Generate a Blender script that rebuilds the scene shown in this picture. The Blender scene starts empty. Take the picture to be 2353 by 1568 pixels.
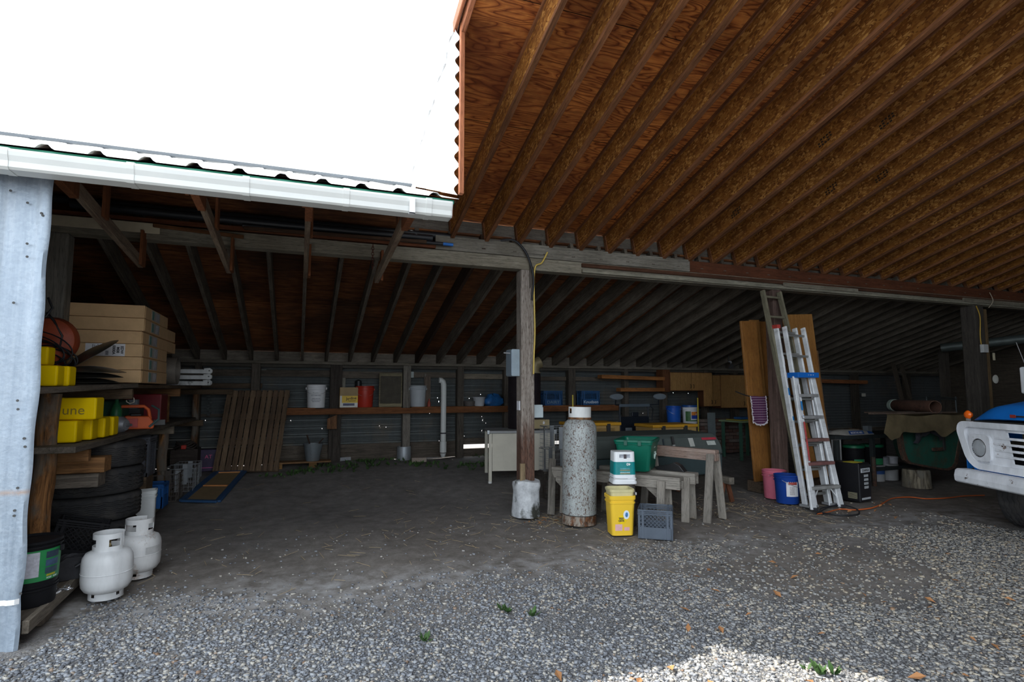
import bpy, bmesh, math, random
import numpy as np
from mathutils import Vector, Matrix, Euler
random.seed(7); RNG = np.random.default_rng(11)
PI = math.pi; R = math.radians
SC = bpy.context.scene; COL = SC.collection

# ------------------------------------------------------------------ camera
F_PX = 1300.0; YAW = R(20.5); PITCH = math.atan(114/1300.0); EYE = 1.48
FW = Vector((math.sin(YAW)*math.cos(PITCH), math.cos(YAW)*math.cos(PITCH), math.sin(PITCH)))
RT = Vector((math.cos(YAW), -math.sin(YAW), 0)); UP = RT.cross(FW)
def ray(px, py): return FW + RT*((px-1176.5)/F_PX) + UP*((784-py)/F_PX)
def at(px, py, X=None, Y=None, Z=None):
    d = ray(px, py)
    t = X/d.x if X is not None else (Y/d.y if Y is not None else (Z-EYE)/d.z)
    return Vector((d.x*t, d.y*t, EYE+d.z*t))
def on_slope(px, py, z0, s, y0=6.4):
    d = ray(px, py); t = (z0+s*y0-EYE)/(d.z+s*d.y)
    return Vector((d.x*t, d.y*t, EYE+d.z*t))
def sstep(a, b, x):
    t = min(1, max(0, (x-a)/(b-a))); return t*t*(3-2*t)
def gz(x, y): return 0.25*sstep(7.3, 10.4, y)
def ground(px, py):
    z = 0
    for _ in range(6):
        p = at(px, py, Z=z); z = 0.6*gz(p.x, p.y)+0.4*z
    return p
cam = bpy.data.objects.new('camera', bpy.data.cameras.new('camera')); COL.objects.link(cam)
cam.data.sensor_width = 36; cam.data.lens = 36*F_PX/2353; cam.data.clip_start = .05; cam.data.clip_end = 500
M3 = Matrix((RT, UP, -FW)).transposed(); cam.matrix_world = Matrix.Translation((0, 0, EYE)) @ M3.to_4x4()
SC.camera = cam

# ------------------------------------------------------------------ materials
MATS = {}
class NT:
    def __init__(s, name):
        s.m = bpy.data.materials.new(name); s.m.use_nodes = True; s.t = s.m.node_tree
        s.b = s.t.nodes['Principled BSDF']; s.out = s.t.nodes['Material Output']
    def n(s, typ, ins=None, **props):
        x = s.t.nodes.new(typ)
        for k, v in props.items(): setattr(x, k, v)
        for k, v in (ins or {}).items(): s.set(x.inputs[k], v)
        return x
    def set(s, sock, v):
        if isinstance(v, bpy.types.NodeSocket): s.t.links.new(v, sock)
        elif isinstance(v, bpy.types.Node): s.t.links.new(v.outputs[0], sock)
        else: sock.default_value = v
    def coord(s, scale=(1, 1, 1), kind='Object', rot=(0, 0, 0)):
        tc = s.n('ShaderNodeTexCoord')
        return s.n('ShaderNodeMapping', {'Vector': tc.outputs[kind], 'Scale': scale, 'Rotation': rot}).outputs[0]
    def noise(s, vec, scale, detail=5, rough=.6, dist=0):
        return s.n('ShaderNodeTexNoise', {'Vector': vec, 'Scale': scale, 'Detail': detail, 'Roughness': rough, 'Distortion': dist}).outputs[0]
    def ramp(s, fac, stops):
        r = s.n('ShaderNodeValToRGB', {'Fac': fac}); e = r.color_ramp.elements
        while len(e) < len(stops): e.new(.5)
        for i, (p, c) in enumerate(stops):
            e[i].position = p; e[i].color = (c if isinstance(c, tuple) else (c, c, c))[:3]+(1,)
        return r.outputs[0]
    def mix(s, fac, a, b, mode='MIX'):
        m = s.n('ShaderNodeMix', data_type='RGBA', blend_type=mode)
        s.set(m.inputs[0], fac)
        for i, v in ((6, a), (7, b)):
            s.set(m.inputs[i], v+(1,) if isinstance(v, tuple) and len(v) == 3 else v)
        return m.outputs[2]
    def math(s, op, a, b=0.0, c=0.0):
        m = s.n('ShaderNodeMath', operation=op)
        for i, v in enumerate((a, b, c)): s.set(m.inputs[i], v)
        return m.outputs[0]
    def bump(s, h, strength=.3, dist=.01):
        s.set(s.b.inputs['Normal'], s.n('ShaderNodeBump', {'Height': h, 'Strength': strength, 'Distance': dist}).outputs[0])
    def col(s, c): s.set(s.b.inputs['Base Color'], c+(1,) if isinstance(c, tuple) else c)
    def fin(s, rough=.6, metal=0.0, spec=.4):
        s.set(s.b.inputs['Roughness'], rough); s.set(s.b.inputs['Metallic'], metal)
        s.b.inputs['Specular IOR Level'].default_value = spec
        return s.m
def memo(f):
    def g(*a, **k):
        key = f.__name__+repr(a)+repr(k)
        if key not in MATS: MATS[key] = f(*a, **k)
        return MATS[key]
    return g
def mul(c, k): return tuple(min(1, x*k) for x in c)

@memo
def wood(c, axis='X', var=.5, rough=.85, dark=.35, warm=None):
    """weathered or sawn timber with grain along one object axis"""
    t = NT('wood'); st = {'X': (.6, 9, 9), 'Y': (9, .6, 9), 'Z': (9, 9, .6)}[axis]
    oi = t.n('ShaderNodeObjectInfo'); v = t.coord(st)
    off = t.n('ShaderNodeVectorMath', {0: v, 1: oi.outputs['Random']}, operation='ADD'); v = off.outputs[0]
    g = t.noise(v, 4, 8, .7, .6); fine = t.noise(v, 22, 4, .6)
    big = t.noise(t.coord((.8, .8, .8)), 2.2, 4, .6)
    k = t.ramp(g, [(.3, mul(c, dark)), (.5, c), (.72, mul(c, 1+var))])
    k = t.mix(t.ramp(big, [(.4, .0), (.7, .55)]), k, warm or mul(c, .45))
    k = t.mix(t.ramp(fine, [(.34, .7), (.46, .0)]), k, mul(c, .25))
    k = t.mix(1.0, k, t.ramp(oi.outputs['Random'], [(0, .75), (1, 1.15)]), 'MULTIPLY')
    t.col(k); t.bump(t.math('ADD', g, fine), .35, .006)
    return t.fin(rough, 0, .25)
@memo
def plain(c, rough=.5, metal=0.0, var=.12, scale=6, bump=.0, spec=.4, dirt=.0):
    t = NT('plain'); v = t.coord(); n = t.noise(v, scale, 6, .65)
    k = t.ramp(n, [(.3, mul(c, 1-var)), (.7, mul(c, 1+var))])
    if dirt:
        d = t.noise(v, scale*2.2, 8, .75); k = t.mix(t.ramp(d, [(.5, 0.0), (.68, dirt)]), k, (.05, .035, .02))
    t.col(k)
    if bump: t.bump(t.noise(v, scale*8, 4), bump, .004)
    return t.fin(rough, metal, spec)
@memo
def rusty(c, rust=(.16, .06, .02), lo=.5, hi=.6, scale=14, rough=.55, metal=0.0, stretch=(1, 1, .45), dark=(.03, .02, .015), wn=.62):
    t = NT('rusty_paint'); v = t.coord(stretch); n = t.noise(v, scale, 9, .78); b = t.noise(t.coord(stretch), scale*.22, 3, .5)
    m = t.math('ADD', t.math('MULTIPLY', n, wn), t.math('MULTIPLY', b, 1-wn))
    base = t.ramp(t.noise(t.coord((1, 1, .3)), 5, 6), [(.3, mul(c, .72)), (.65, mul(c, 1.1))])
    rc = t.ramp(t.noise(v, scale*3, 5), [(.35, dark), (.6, rust), (.8, mul(rust, 1.8))])
    k = t.mix(t.ramp(m, [(lo, 0.0), (hi, 1.0)]), base, rc); t.col(k); t.bump(m, .3, .004)
    return t.fin(rough, metal)
@memo
def plywood():
    t = NT('plywood_deck'); v = t.coord((.55, 2.4, 2.4))
    w = t.noise(v, 1.1, 3, .5, .3)
    bands = t.math('FRACT', t.math('MULTIPLY', w, 26.0))
    fine = t.noise(t.coord((1.2, 26, 26)), 3, 6, .7)
    k = t.ramp(bands, [(.0, (.17, .042, .010)), (.22, (.56, .175, .04)), (.6, (.78, .29, .07)), (.93, (.49, .15, .035)), (1., (.17, .042, .010))])
    blot = t.noise(t.coord((.7, .9, 1)), 1.5, 5, .7)
    k = t.mix(t.ramp(blot, [(.35, .75), (.62, .0)]), k, (.13, .033, .014))
    k = t.mix(t.ramp(fine, [(.38, .55), (.5, .0)]), k, (.09, .022, .008))
    tc = t.n('ShaderNodeTexCoord').outputs['Object']
    br = t.n('ShaderNodeTexBrick', {'Vector': t.coord((1, 1, 1)), 'Scale': 1.0, 'Mortar Size': .004, 'Brick Width': 2.44, 'Row Height': 1.22, 'Color1': (1, 1, 1, 1), 'Color2': (.62, .62, .62, 1), 'Mortar': (.05, .05, .05, 1)}, offset=.5)
    t.col(t.mix(1.0, k, br.outputs[0], 'MULTIPLY'))
    t.bump(fine, .2, .003)
    return t.fin(.75, 0, .2)
@memo
def osb():
    t = NT('strand_board')
    def layer(rot, sc, seed):
        m = t.n('ShaderNodeMapping', {'Vector': t.n('ShaderNodeTexCoord').outputs['Object'], 'Rotation': rot, 'Scale': sc, 'Location': (seed, seed*2, 0)})
        wob = t.noise(m.outputs[0], 1.2, 2)
        vv = t.n('ShaderNodeVectorMath', {0: m.outputs[0], 1: wob}, operation='ADD')
        vo = t.n('ShaderNodeTexVoronoi', {'Vector': vv.outputs[0], 'Scale': 1.0}); return vo.outputs['Color']
    a = layer((0, R(25), 0), (14, 12, 52), 1.3); b = layer((0, R(100), 0), (15, 12, 56), 4.1); c = layer((0, R(62), 0), (13, 12, 48), 7.7)
    sel = t.n('ShaderNodeTexVoronoi', {'Vector': t.coord((1, 1, 1)), 'Scale': 34}).outputs['Color']
    k = t.mix(t.ramp(t.n('ShaderNodeSeparateColor', {'Color': sel}).outputs[0], [(.34, 0.0), (.36, 1.0)]), a, b)
    k = t.mix(t.ramp(t.n('ShaderNodeSeparateColor', {'Color': sel}).outputs[1], [(.6, 0.0), (.62, 1.0)]), k, c)
    g = t.n('ShaderNodeSeparateColor', {'Color': k}).outputs[0]
    colr = t.ramp(g, [(0, (.15, .052, .011)), (.4, (.27, .105, .020)), (.75, (.36, .155, .032)), (.96, (.56, .28, .08))])
    big = t.noise(t.coord(), 3, 4); colr = t.mix(t.ramp(big, [(.4, .0), (.75, .5)]), colr, (.09, .03, .01))
    t.col(colr); t.bump(g, .25, .003)
    return t.fin(.8, 0, .2)
@memo
def galvanised(c=(.52, .57, .62), rough=.42, metal=.55, stain=.25, streak=True):
    t = NT('galvanised_sheet'); v = t.coord()
    sp = t.n('ShaderNodeTexVoronoi', {'Vector': v, 'Scale': 55}).outputs['Color']
    g = t.n('ShaderNodeSeparateColor', {'Color': sp}).outputs[0]
    n = t.noise(t.coord((3, 3, .35)), 3.2, 7, .7)
    k = t.ramp(n, [(.28, mul(c, .74)), (.5, c), (.75, mul(c, 1.22))])
    k = t.mix(.12, k, t.ramp(g, [(0, mul(c, .6)), (1, mul(c, 1.3))]))
    d = t.noise(t.coord((1, 1, 1)), 1.7, 8, .72)
    k = t.mix(t.ramp(d, [(.52, .0), (.75, stain)]), k, (.20, .15, .10))
    t.col(k); t.bump(t.noise(v, 4, 4), .25, .02)
    return t.fin(t.ramp(n, [(.2, rough-.1), (.8, rough+.15)]), metal)
@memo
def bark(c):
    t = NT('peeled_log'); v = t.coord((7, 7, .8)); n = t.noise(v, 2.6, 8, .75, .8); b = t.noise(t.coord((3, 3, 1.2)), 2.5, 5)
    k = t.ramp(n, [(.36, (.03, .02, .014)), (.46, mul(c, .5)), (.56, c), (.68, mul(c, 1.7))])
    k = t.mix(t.ramp(b, [(.45, .0), (.6, .8)]), k, (.16, .15, .13)); t.col(k); t.bump(n, .6, .012)
    return t.fin(.85, 0, .2)
@memo
def concrete():
    t = NT('painted_concrete'); n = t.noise(t.coord(), 9, 9, .75); b = t.noise(t.coord((1, 1, 1)), 3.5, 6, .6)
    k = t.ramp(n, [(.3, (.33, .34, .36)), (.6, (.62, .64, .66)), (.8, (.74, .75, .76))])
    k = t.mix(t.ramp(b, [(.5, .0), (.6, 1.0)]), k, (.055, .055, .045)); t.col(k); t.bump(n, .7, .015)
    return t.fin(.9, 0, .2)
@memo
def rubber(c=(.034, .034, .036), dust=(.14, .125, .11)):
    t = NT('rubber'); n = t.noise(t.coord(), 7, 7, .7); k = t.mix(t.ramp(n, [(.45, .0), (.8, .55)]), c, dust)
    t.col(k); t.bump(t.noise(t.coord(), 60, 3), .2, .002); return t.fin(.8, 0, .25)
@memo
def burlap(c=(.125, .098, .055)):
    t = NT('burlap'); a = t.n('ShaderNodeTexWave', {'Vector': t.coord((1, 0, 1)), 'Scale': 70}, bands_direction='X').outputs[1]
    b = t.n('ShaderNodeTexWave', {'Vector': t.coord((1, 1, 1)), 'Scale': 70}, bands_direction='Z').outputs[1]
    n = t.noise(t.coord(), 5, 5); k = t.ramp(n, [(.3, mul(c, .6)), (.7, mul(c, 1.25))]); t.col(t.mix(.3, k, t.ramp(t.math('MULTIPLY', a, b), [(0, mul(c, .5)), (1, mul(c, 1.5))])))
    t.bump(t.math('ADD', a, b), .3, .002); return t.fin(.95, 0, .1)
@memo
def glassy(c=(.8, .85, .85), rough=.08, tr=.6):
    t = NT('clear_glass'); t.col(c); t.b.inputs['Transmission Weight'].default_value = tr; return t.fin(rough, 0, .6)
@memo
def plaid():
    t = NT('plaid_cloth'); tc = t.n('ShaderNodeTexCoord').outputs['Object']
    a = t.n('ShaderNodeTexWave', {'Vector': tc, 'Scale': 11, 'Distortion': .3}, bands_direction='X').outputs[1]
    b = t.n('ShaderNodeTexWave', {'Vector': tc, 'Scale': 9, 'Distortion': .3}, bands_direction='Z').outputs[1]
    k = t.mix(t.ramp(a, [(.6, .0), (.8, .7)]), (.11, .03, .07), (.018, .018, .09)); k = t.mix(t.ramp(b, [(.75, .0), (.9, .6)]), k, (.40, .30, .36)); t.col(k); return t.fin(.95, 0, .1)
@memo
def floor_mat():
    t = NT('gravel_and_dirt'); v = t.n('ShaderNodeTexCoord').outputs['Object']
    sx = t.n('ShaderNodeSeparateXYZ', {0: v})
    vo = t.n('ShaderNodeTexVoronoi', {'Vector': v, 'Scale': 95, 'Randomness': 1.0}); cell = t.n('ShaderNodeSeparateColor', {'Color': vo.outputs['Color']}).outputs[0]
    stone = t.ramp(cell, [(0, (.10, .105, .115)), (.4, (.20, .21, .23)), (.8, (.30, .30, .31)), (1, (.40, .37, .32))])
    stone = t.mix(t.ramp(vo.outputs['Distance'], [(.25, .0), (.75, .75)]), stone, (.05, .045, .04))
    n1 = t.noise(v, 1.1, 6, .65); n2 = t.noise(v, 6, 6, .7); n3 = t.noise(v, 38, 5, .7)
    dirt = t.ramp(n2, [(.3, (.13, .115, .103)), (.55, (.21, .19, .172)), (.75, (.30, .278, .258))])
    dirt = t.mix(t.ramp(n3, [(.55, .0), (.72, .55)]), dirt, (.27, .25, .225))
    # dirt under the roof and in the worn patches, loose stone out in front
    far = t.math('ADD', sx.outputs[1], t.math('MULTIPLY', t.math('SUBTRACT', n1, .5), 2.4))
    m = t.ramp(t.math('MULTIPLY', far, .1), [(.35, .0), (.45, 1.0)])
    dx = t.math('MULTIPLY', t.math('SUBTRACT', sx.outputs[0], 4.1), .62); dy = t.math('SUBTRACT', sx.outputs[1], 3.7)
    rr = t.math('SQRT', t.math('ADD', t.math('MULTIPLY', dx, dx), t.math('MULTIPLY', dy, dy)))
    patch = t.ramp(t.math('ADD', rr, t.math('MULTIPLY', t.math('SUBTRACT', n1, .5), 1.6)), [(.45, 1.0), (1.0, .0)])
    m = t.math('MAXIMUM', m, patch)
    k = t.mix(m, stone, dirt)
    deep = t.ramp(t.math('MULTIPLY', far, .1), [(.56, .0), (.72, .75)]); k = t.mix(deep, k, t.ramp(n2, [(.3, (.135, .128, .124)), (.7, (.235, .225, .22))]))
    pale = t.math('MULTIPLY', t.ramp(t.math('ABSOLUTE', t.math('SUBTRACT', t.math('ADD', sx.outputs[1], t.math('MULTIPLY', n1, 1.2)), 5.2)), [(.0, .8), (.55, .0)]), t.ramp(n2, [(.4, .0), (.7, 1.0)]))
    k = t.mix(pale, k, (.42, .42, .43))
    t.col(k); h = t.math('ADD', t.math('MULTIPLY', t.math('SUBTRACT', 1.0, m), t.math('SUBTRACT', 1.0, vo.outputs['Distance'])), t.math('MULTIPLY', n3, .35)); t.bump(h, .7, .012)
    return t.fin(.95, 0, .15)
@memo
def stone_mat():
    t = NT('crushed_stone'); g = t.n('ShaderNodeNewGeometry').outputs['Random Per Island']; v = t.n('ShaderNodeTexCoord').outputs['Object']
    c = t.ramp(g, [(0, (.12, .128, .145)), (.3, (.22, .235, .265)), (.65, (.33, .345, .37)), (.86, (.42, .39, .34)), (.97, (.52, .49, .44)), (1, (.26, .16, .10))])
    sx = t.n('ShaderNodeSeparateXYZ', {0: v}); warm = t.ramp(t.math('MULTIPLY', sx.outputs[0], .1), [(.15, .0), (.42, .65)])
    c = t.mix(warm, c, t.mix(1.0, c, (1.12, 1.0, .80), 'MULTIPLY')); t.col(t.mix(t.ramp(t.noise(v, 90, 3), [(.4, .25), (.7, .0)]), c, (.07, .06, .05)))
    return t.fin(.9, 0, .2)
GREY_WOOD = (.21, .195, .165); OLD_WOOD = (.17, .15, .12); DARK_WOOD = (.085, .065, .045); RED_WOOD = (.21, .075, .03); BROWN = (.20, .085, .035)
WHITE = (.80, .81, .82); BLACK = (.012, .012, .014)

# ------------------------------------------------------------------ mesh building
class MB:
    def __init__(s): s.v = []; s.f = []
    def add(s, vs, fs, mtx=None):
        b = len(s.v); s.v += [tuple(mtx @ Vector(p)) if mtx else tuple(p) for p in vs]; s.f += [tuple(b+i for i in q) for q in fs]; return s
    def bx(s, x0, x1, y0, y1, z0, z1, mtx=None):
        vs = [(x, y, z) for z in (z0, z1) for y in (y0, y1) for x in (x0, x1)]
        return s.add(vs, [(0, 2, 3, 1), (4, 5, 7, 6), (0, 1, 5, 4), (2, 6, 7, 3), (0, 4, 6, 2), (1, 3, 7, 5)], mtx)
    def frustum(s, wx0, wy0, wx1, wy1, z0, z1, mtx=None):
        vs = [(-wx0/2, -wy0/2, z0), (wx0/2, -wy0/2, z0), (wx0/2, wy0/2, z0), (-wx0/2, wy0/2, z0), (-wx1/2, -wy1/2, z1), (wx1/2, -wy1/2, z1), (wx1/2, wy1/2, z1), (-wx1/2, wy1/2, z1)]
        return s.add(vs, [(3, 2, 1, 0), (4, 5, 6, 7), (0, 1, 5, 4), (1, 2, 6, 5), (2, 3, 7, 6), (3, 0, 4, 7)], mtx)
    def bar(s, p0, p1, w, h, up=(0, 0, 1)):
        p0 = Vector(p0); p1 = Vector(p1); x = p1-p0; L = x.length; x.normalize(); u = Vector(up); y = u.cross(x)
        if y.length < 1e-4: y = Vector((0, 1, 0)).cross(x)
        y.normalize(); z = x.cross(y); m = Matrix((x, y, z)).transposed().to_4x4(); m.translation = p0
        return s.bx(0, L, -w/2, w/2, -h/2, h/2, m)
    def tube(s, pts, r, n=8, cap=True):
        pts = [Vector(p) for p in pts]; b = len(s.v); rs = r if isinstance(r, (list, tuple)) else [r]*len(pts)
        prev = None
        for i, p in enumerate(pts):
            d = (pts[min(i+1, len(pts)-1)]-pts[max(i-1, 0)]); d = d.normalized() if d.length > 1e-9 else Vector((0, 0, 1))
            if prev is None:
                a = Vector((0, 0, 1)) if abs(d.z) < .9 else Vector((1, 0, 0)); u = d.cross(a).normalized()
            else:
                u = prev-d*prev.dot(d); u = u.normalized() if u.length > 1e-6 else d.orthogonal().normalized()
            prev = u; w = d.cross(u)
            for k in range(n):
                a = 2*PI*k/n; s.v.append(tuple(p+(u*math.cos(a)+w*math.sin(a))*rs[i]))
        for i in range(len(pts)-1):
            for k in range(n): s.f.append((b+i*n+k, b+i*n+(k+1) % n, b+(i+1)*n+(k+1) % n, b+(i+1)*n+k))
        if cap:
            s.f.append(tuple(b+k for k in range(n-1, -1, -1))); e = b+(len(pts)-1)*n; s.f.append(tuple(e+k for k in range(n)))
        return s
    def lathe(s, prof, n=32, mtx=None, wob=None):
        b = len(s.v); m = mtx or Matrix()
        for i, (r, z) in enumerate(prof):
            for k in range(n):
                a = 2*PI*k/n; rr, zz = (wob(i, a, r, z) if wob else (r, z))
                s.v.append(tuple(m @ Vector((rr*math.cos(a), rr*math.sin(a), zz))))
        for i in range(len(prof)-1):
            for k in range(n): s.f.append((b+i*n+k, b+i*n+(k+1) % n, b+(i+1)*n+(k+1) % n, b+(i+1)*n+k))
        return s
    def prism(s, poly, h0, h1, mtx=None):
        n = len(poly); vs = [(x, y, h0) for x, y in poly]+[(x, y, h1) for x, y in poly]
        fs = [tuple(range(n-1, -1, -1)), tuple(range(n, 2*n))]+[(i, (i+1) % n, n+(i+1) % n, n+i) for i in range(n)]
        return s.add(vs, fs, mtx)
    def grid(s, fn, nu, nv):
        b = len(s.v)
        for j in range(nv+1):
            for i in range(nu+1): s.v.append(tuple(fn(i/nu, j/nv)))
        for j in range(nv):
            for i in range(nu): s.f.append((b+j*(nu+1)+i, b+j*(nu+1)+i+1, b+(j+1)*(nu+1)+i+1, b+(j+1)*(nu+1)+i))
        return s
    def build(s, name, mat, parent=None, smooth=False, bevel=0, solid=0, loc=None, subsurf=0, seg=2, origin=True):
        me = bpy.data.meshes.new(name); vs = s.v
        o = bpy.data.objects.new(name, me)
        if parent is None and origin and loc is None:
            xs = np.array(vs); c = (xs.min(0)+xs.max(0))/2; c[2] = xs.min(0)[2]; vs = (xs-c).tolist(); o.location = c
        me.from_pydata(vs, [], s.f); me.validate(); me.update()
        bm = bmesh.new(); bm.from_mesh(me); bmesh.ops.remove_doubles(bm, verts=bm.verts, dist=1e-5); bmesh.ops.recalc_face_normals(bm, faces=bm.faces); bm.to_mesh(me); bm.free()
        if smooth:
            for p in me.polygons: p.use_smooth = True
        me.materials.append(mat); COL.objects.link(o)
        if parent is not None: o.parent = parent
        if loc is not None: o.location = loc
        if solid: m = o.modifiers.new('s', 'SOLIDIFY'); m.thickness = solid; m.offset = 0
        if subsurf: m = o.modifiers.new('u', 'SUBSURF'); m.levels = m.render_levels = subsurf
        if bevel: m = o.modifiers.new('b', 'BEVEL'); m.width = bevel; m.segments = seg; m.limit_method = 'ANGLE'; m.angle_limit = R(40)
        if smooth and not subsurf:
            m = o.modifiers.new('w', 'EDGE_SPLIT'); m.split_angle = R(40)
        return o
def thing(name, label, cat, loc=(0, 0, 0), rz=0, group=None, rot=None):
    o = bpy.data.objects.new(name, None); COL.objects.link(o); o.empty_display_size = .1
    o.location = loc; o.rotation_euler = rot or (0, 0, rz); o['label'] = label; o['category'] = cat
    if group: o['group'] = group
    return o
def tag(o, label=None, cat=None, group=None, kind=None):
    for k, v in (('label', label), ('category', cat), ('group', group), ('kind', kind)):
        if v: o[k] = v
    return o
def struct(o, label=None): o['kind'] = 'structure'; (label and o.__setitem__('label', label)); return o
def dup(root, loc=None, rot=None, label=None, group=None):
    r = root.copy(); COL.objects.link(r)
    if loc is not None: r.location = loc
    if rot is not None: r.rotation_euler = rot
    if label: r['label'] = label
    if group: r['group'] = group
    for ch in list(root.children):
        c = ch.copy(); COL.objects.link(c); c.parent = r
        for g in list(ch.children): d = g.copy(); COL.objects.link(d); d.parent = c
    return r
def timber(name, p0, p1, w, h, mat, parent=None, up=(0, 0, 1), bevel=.004):
    """a straight board from p0 to p1 (w across, h along up), grain on its own X axis"""
    p0 = Vector(p0); p1 = Vector(p1); x = p1-p0; L = x.length; x.normalize(); y = Vector(up).cross(x)
    if y.length < 1e-4: y = Vector((0, 1, 0)).cross(x)
    y.normalize(); z = x.cross(y); m = Matrix((x, y, z)).transposed().to_4x4(); m.translation = p0
    b = MB().bx(0, L, -w/2, w/2, -h/2, h/2); o = b.build(name, mat, parent, bevel=bevel, seg=1, loc=(0, 0, 0)); o.matrix_local = m
    return o
def text(s, size, mat, parent, loc, rot, name='lettering', bold=0.0, sx=1.0):
    cu = bpy.data.curves.new(name, 'FONT'); cu.body = s; cu.size = size; cu.align_x = 'CENTER'; cu.align_y = 'CENTER'; cu.extrude = .0006; cu.offset = bold
    o = bpy.data.objects.new(name, cu); COL.objects.link(o); cu.materials.append(mat); o.parent = parent; o.location = loc; o.rotation_euler = rot; o.scale = (sx, 1, 1); return o
def rotz(a): return Matrix.Rotation(a, 4, 'Z')
def T(x, y, z): return Matrix.Translation((x, y, z))
ORD = 'first second third fourth fifth sixth seventh eighth ninth tenth eleventh twelfth thirteenth fourteenth fifteenth sixteenth seventeenth eighteenth nineteenth twentieth twenty-first twenty-second twenty-third twenty-fourth twenty-fifth twenty-sixth twenty-seventh twenty-eighth twenty-ninth thirtieth thirty-first thirty-second thirty-third thirty-fourth thirty-fifth thirty-sixth thirty-seventh thirty-eighth thirty-ninth fortieth forty-first forty-second forty-third forty-fourth forty-fifth forty-sixth'.split()
# ================================================================== the barn itself
YB, YW, SL = 6.40, 10.5, .295            # beam line, back wall, roof slope
XR = 16.5; XL = -2.9; YF = -6.0
def z_deck(y): return 3.545+SL*(YB-y)      # underside of the plywood over the high bay
def z_rear(y): return 3.35+SL*(YB-y)      # underside of the deck over the low bay
# ground
def axis_steps(lo, hi, fine0, fine1, df, dc):
    a = list(np.arange(lo, fine0, dc))+list(np.arange(fine0, fine1, df))+list(np.arange(fine1, hi+dc, dc)); return np.array(a)
gx = axis_steps(-40, 45, -4, 9, .09, 2.2); gy = axis_steps(-45, 40, 1.4, 11.5, .09, 2.2)
def bumps(x, y): return .012*math.sin(1.7*x+.6)*math.sin(1.3*y)+.008*math.sin(4.1*x+2*y)+.005*math.sin(9.3*x-7.1*y)
vs = [(x, y, gz(x, y)+bumps(x, y)-.008) for y in gy for x in gx]; nx = len(gx)
fs = [(j*nx+i, j*nx+i+1, (j+1)*nx+i+1, (j+1)*nx+i) for j in range(len(gy)-1) for i in range(nx-1)]
fl = MB().add(vs, fs).build('floor', floor_mat(), smooth=True, loc=(0, 0, 0)); struct(fl, 'dirt and gravel ground under and in front of the barn')
# loose crushed stone
N = 150000; xs = RNG.uniform(-3.2, 7.2, N); ys = RNG.uniform(1.3, 6.3, N)
wav = .35*np.sin(1.3*xs+.5)+.25*np.sin(2.9*xs+1.7*ys)
far = (ys+wav*.6-3.75+.10*np.clip(xs, -2, 2))/1.2; keep = RNG.uniform(0, 1, N) > np.clip(far, .0, .985)
pd = np.sqrt(((xs-4.1)*.62)**2+(ys-3.7)**2)+.25*np.sin(5*xs)*np.sin(4*ys)
keep &= ~((pd < .75) & (RNG.uniform(0, 1, N) < .80))
pd2 = np.sqrt(((xs-1.75)*.7)**2+((ys-3.35)*1.2)**2); keep &= ~((pd2 < .25) & (RNG.uniform(0, 1, N) < .7))
keep &= ~((xs < -1.35) & (ys > 4.0))
xs, ys = xs[keep], ys[keep]; n = len(xs)
cube = np.array([(-1, -1, -1), (1, -1, -1), (1, 1, -1), (-1, 1, -1), (-1, -1, 1), (1, -1, 1), (1, 1, 1), (-1, 1, 1)], float)
size = .0047*(1+1.2*RNG.uniform(0, 1, n)**2.2)*np.where(xs > 3.2, 1.15, 1.0)
sc = np.stack([RNG.uniform(.8, 1.5, n), RNG.uniform(.6, 1.1, n), RNG.uniform(.35, .75, n)], 1)*size[:, None]
V = cube[None]*sc[:, None, :]*(1+RNG.uniform(-.38, .38, (n, 8, 3)))
az = RNG.uniform(0, 2*PI, n); tl = RNG.uniform(-.5, .5, n)
y1 = V[:, :, 1]*np.cos(tl)[:, None]-V[:, :, 2]*np.sin(tl)[:, None]; z1 = V[:, :, 1]*np.sin(tl)[:, None]+V[:, :, 2]*np.cos(tl)[:, None]
x2 = V[:, :, 0]*np.cos(az)[:, None]-y1*np.sin(az)[:, None]; y2 = V[:, :, 0]*np.sin(az)[:, None]+y1*np.cos(az)[:, None]
gb = .012*np.sin(1.7*xs+.6)*np.sin(1.3*ys)+.008*np.sin(4.1*xs+2*ys)+.005*np.sin(9.3*xs-7.1*ys)-.008
V = np.stack([x2+xs[:, None], y2+ys[:, None], z1+(gb+size*.35)[:, None]], 2).reshape(-1, 3)
Q = np.array([(0, 3, 2, 1), (4, 5, 6, 7), (0, 1, 5, 4), (1, 2, 6, 5), (2, 3, 7, 6), (3, 0, 4, 7)])
Q = (Q[None]+(np.arange(n)*8)[:, None, None]).reshape(-1, 4)
me = bpy.data.meshes.new('gravel'); me.vertices.add(len(V)); me.vertices.foreach_set('co', V.ravel())
me.loops.add(Q.size); me.loops.foreach_set('vertex_index', Q.ravel().astype(np.int32)); me.polygons.add(len(Q))
me.polygons.foreach_set('loop_start', np.arange(0, Q.size, 4, dtype=np.int32)); me.update(); me.validate()
me.materials.append(stone_mat()); o = bpy.data.objects.new('gravel', me); COL.objects.link(o)
tag(o, 'loose grey crushed gravel covering the ground in front of the barn', 'gravel', kind='stuff')
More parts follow.
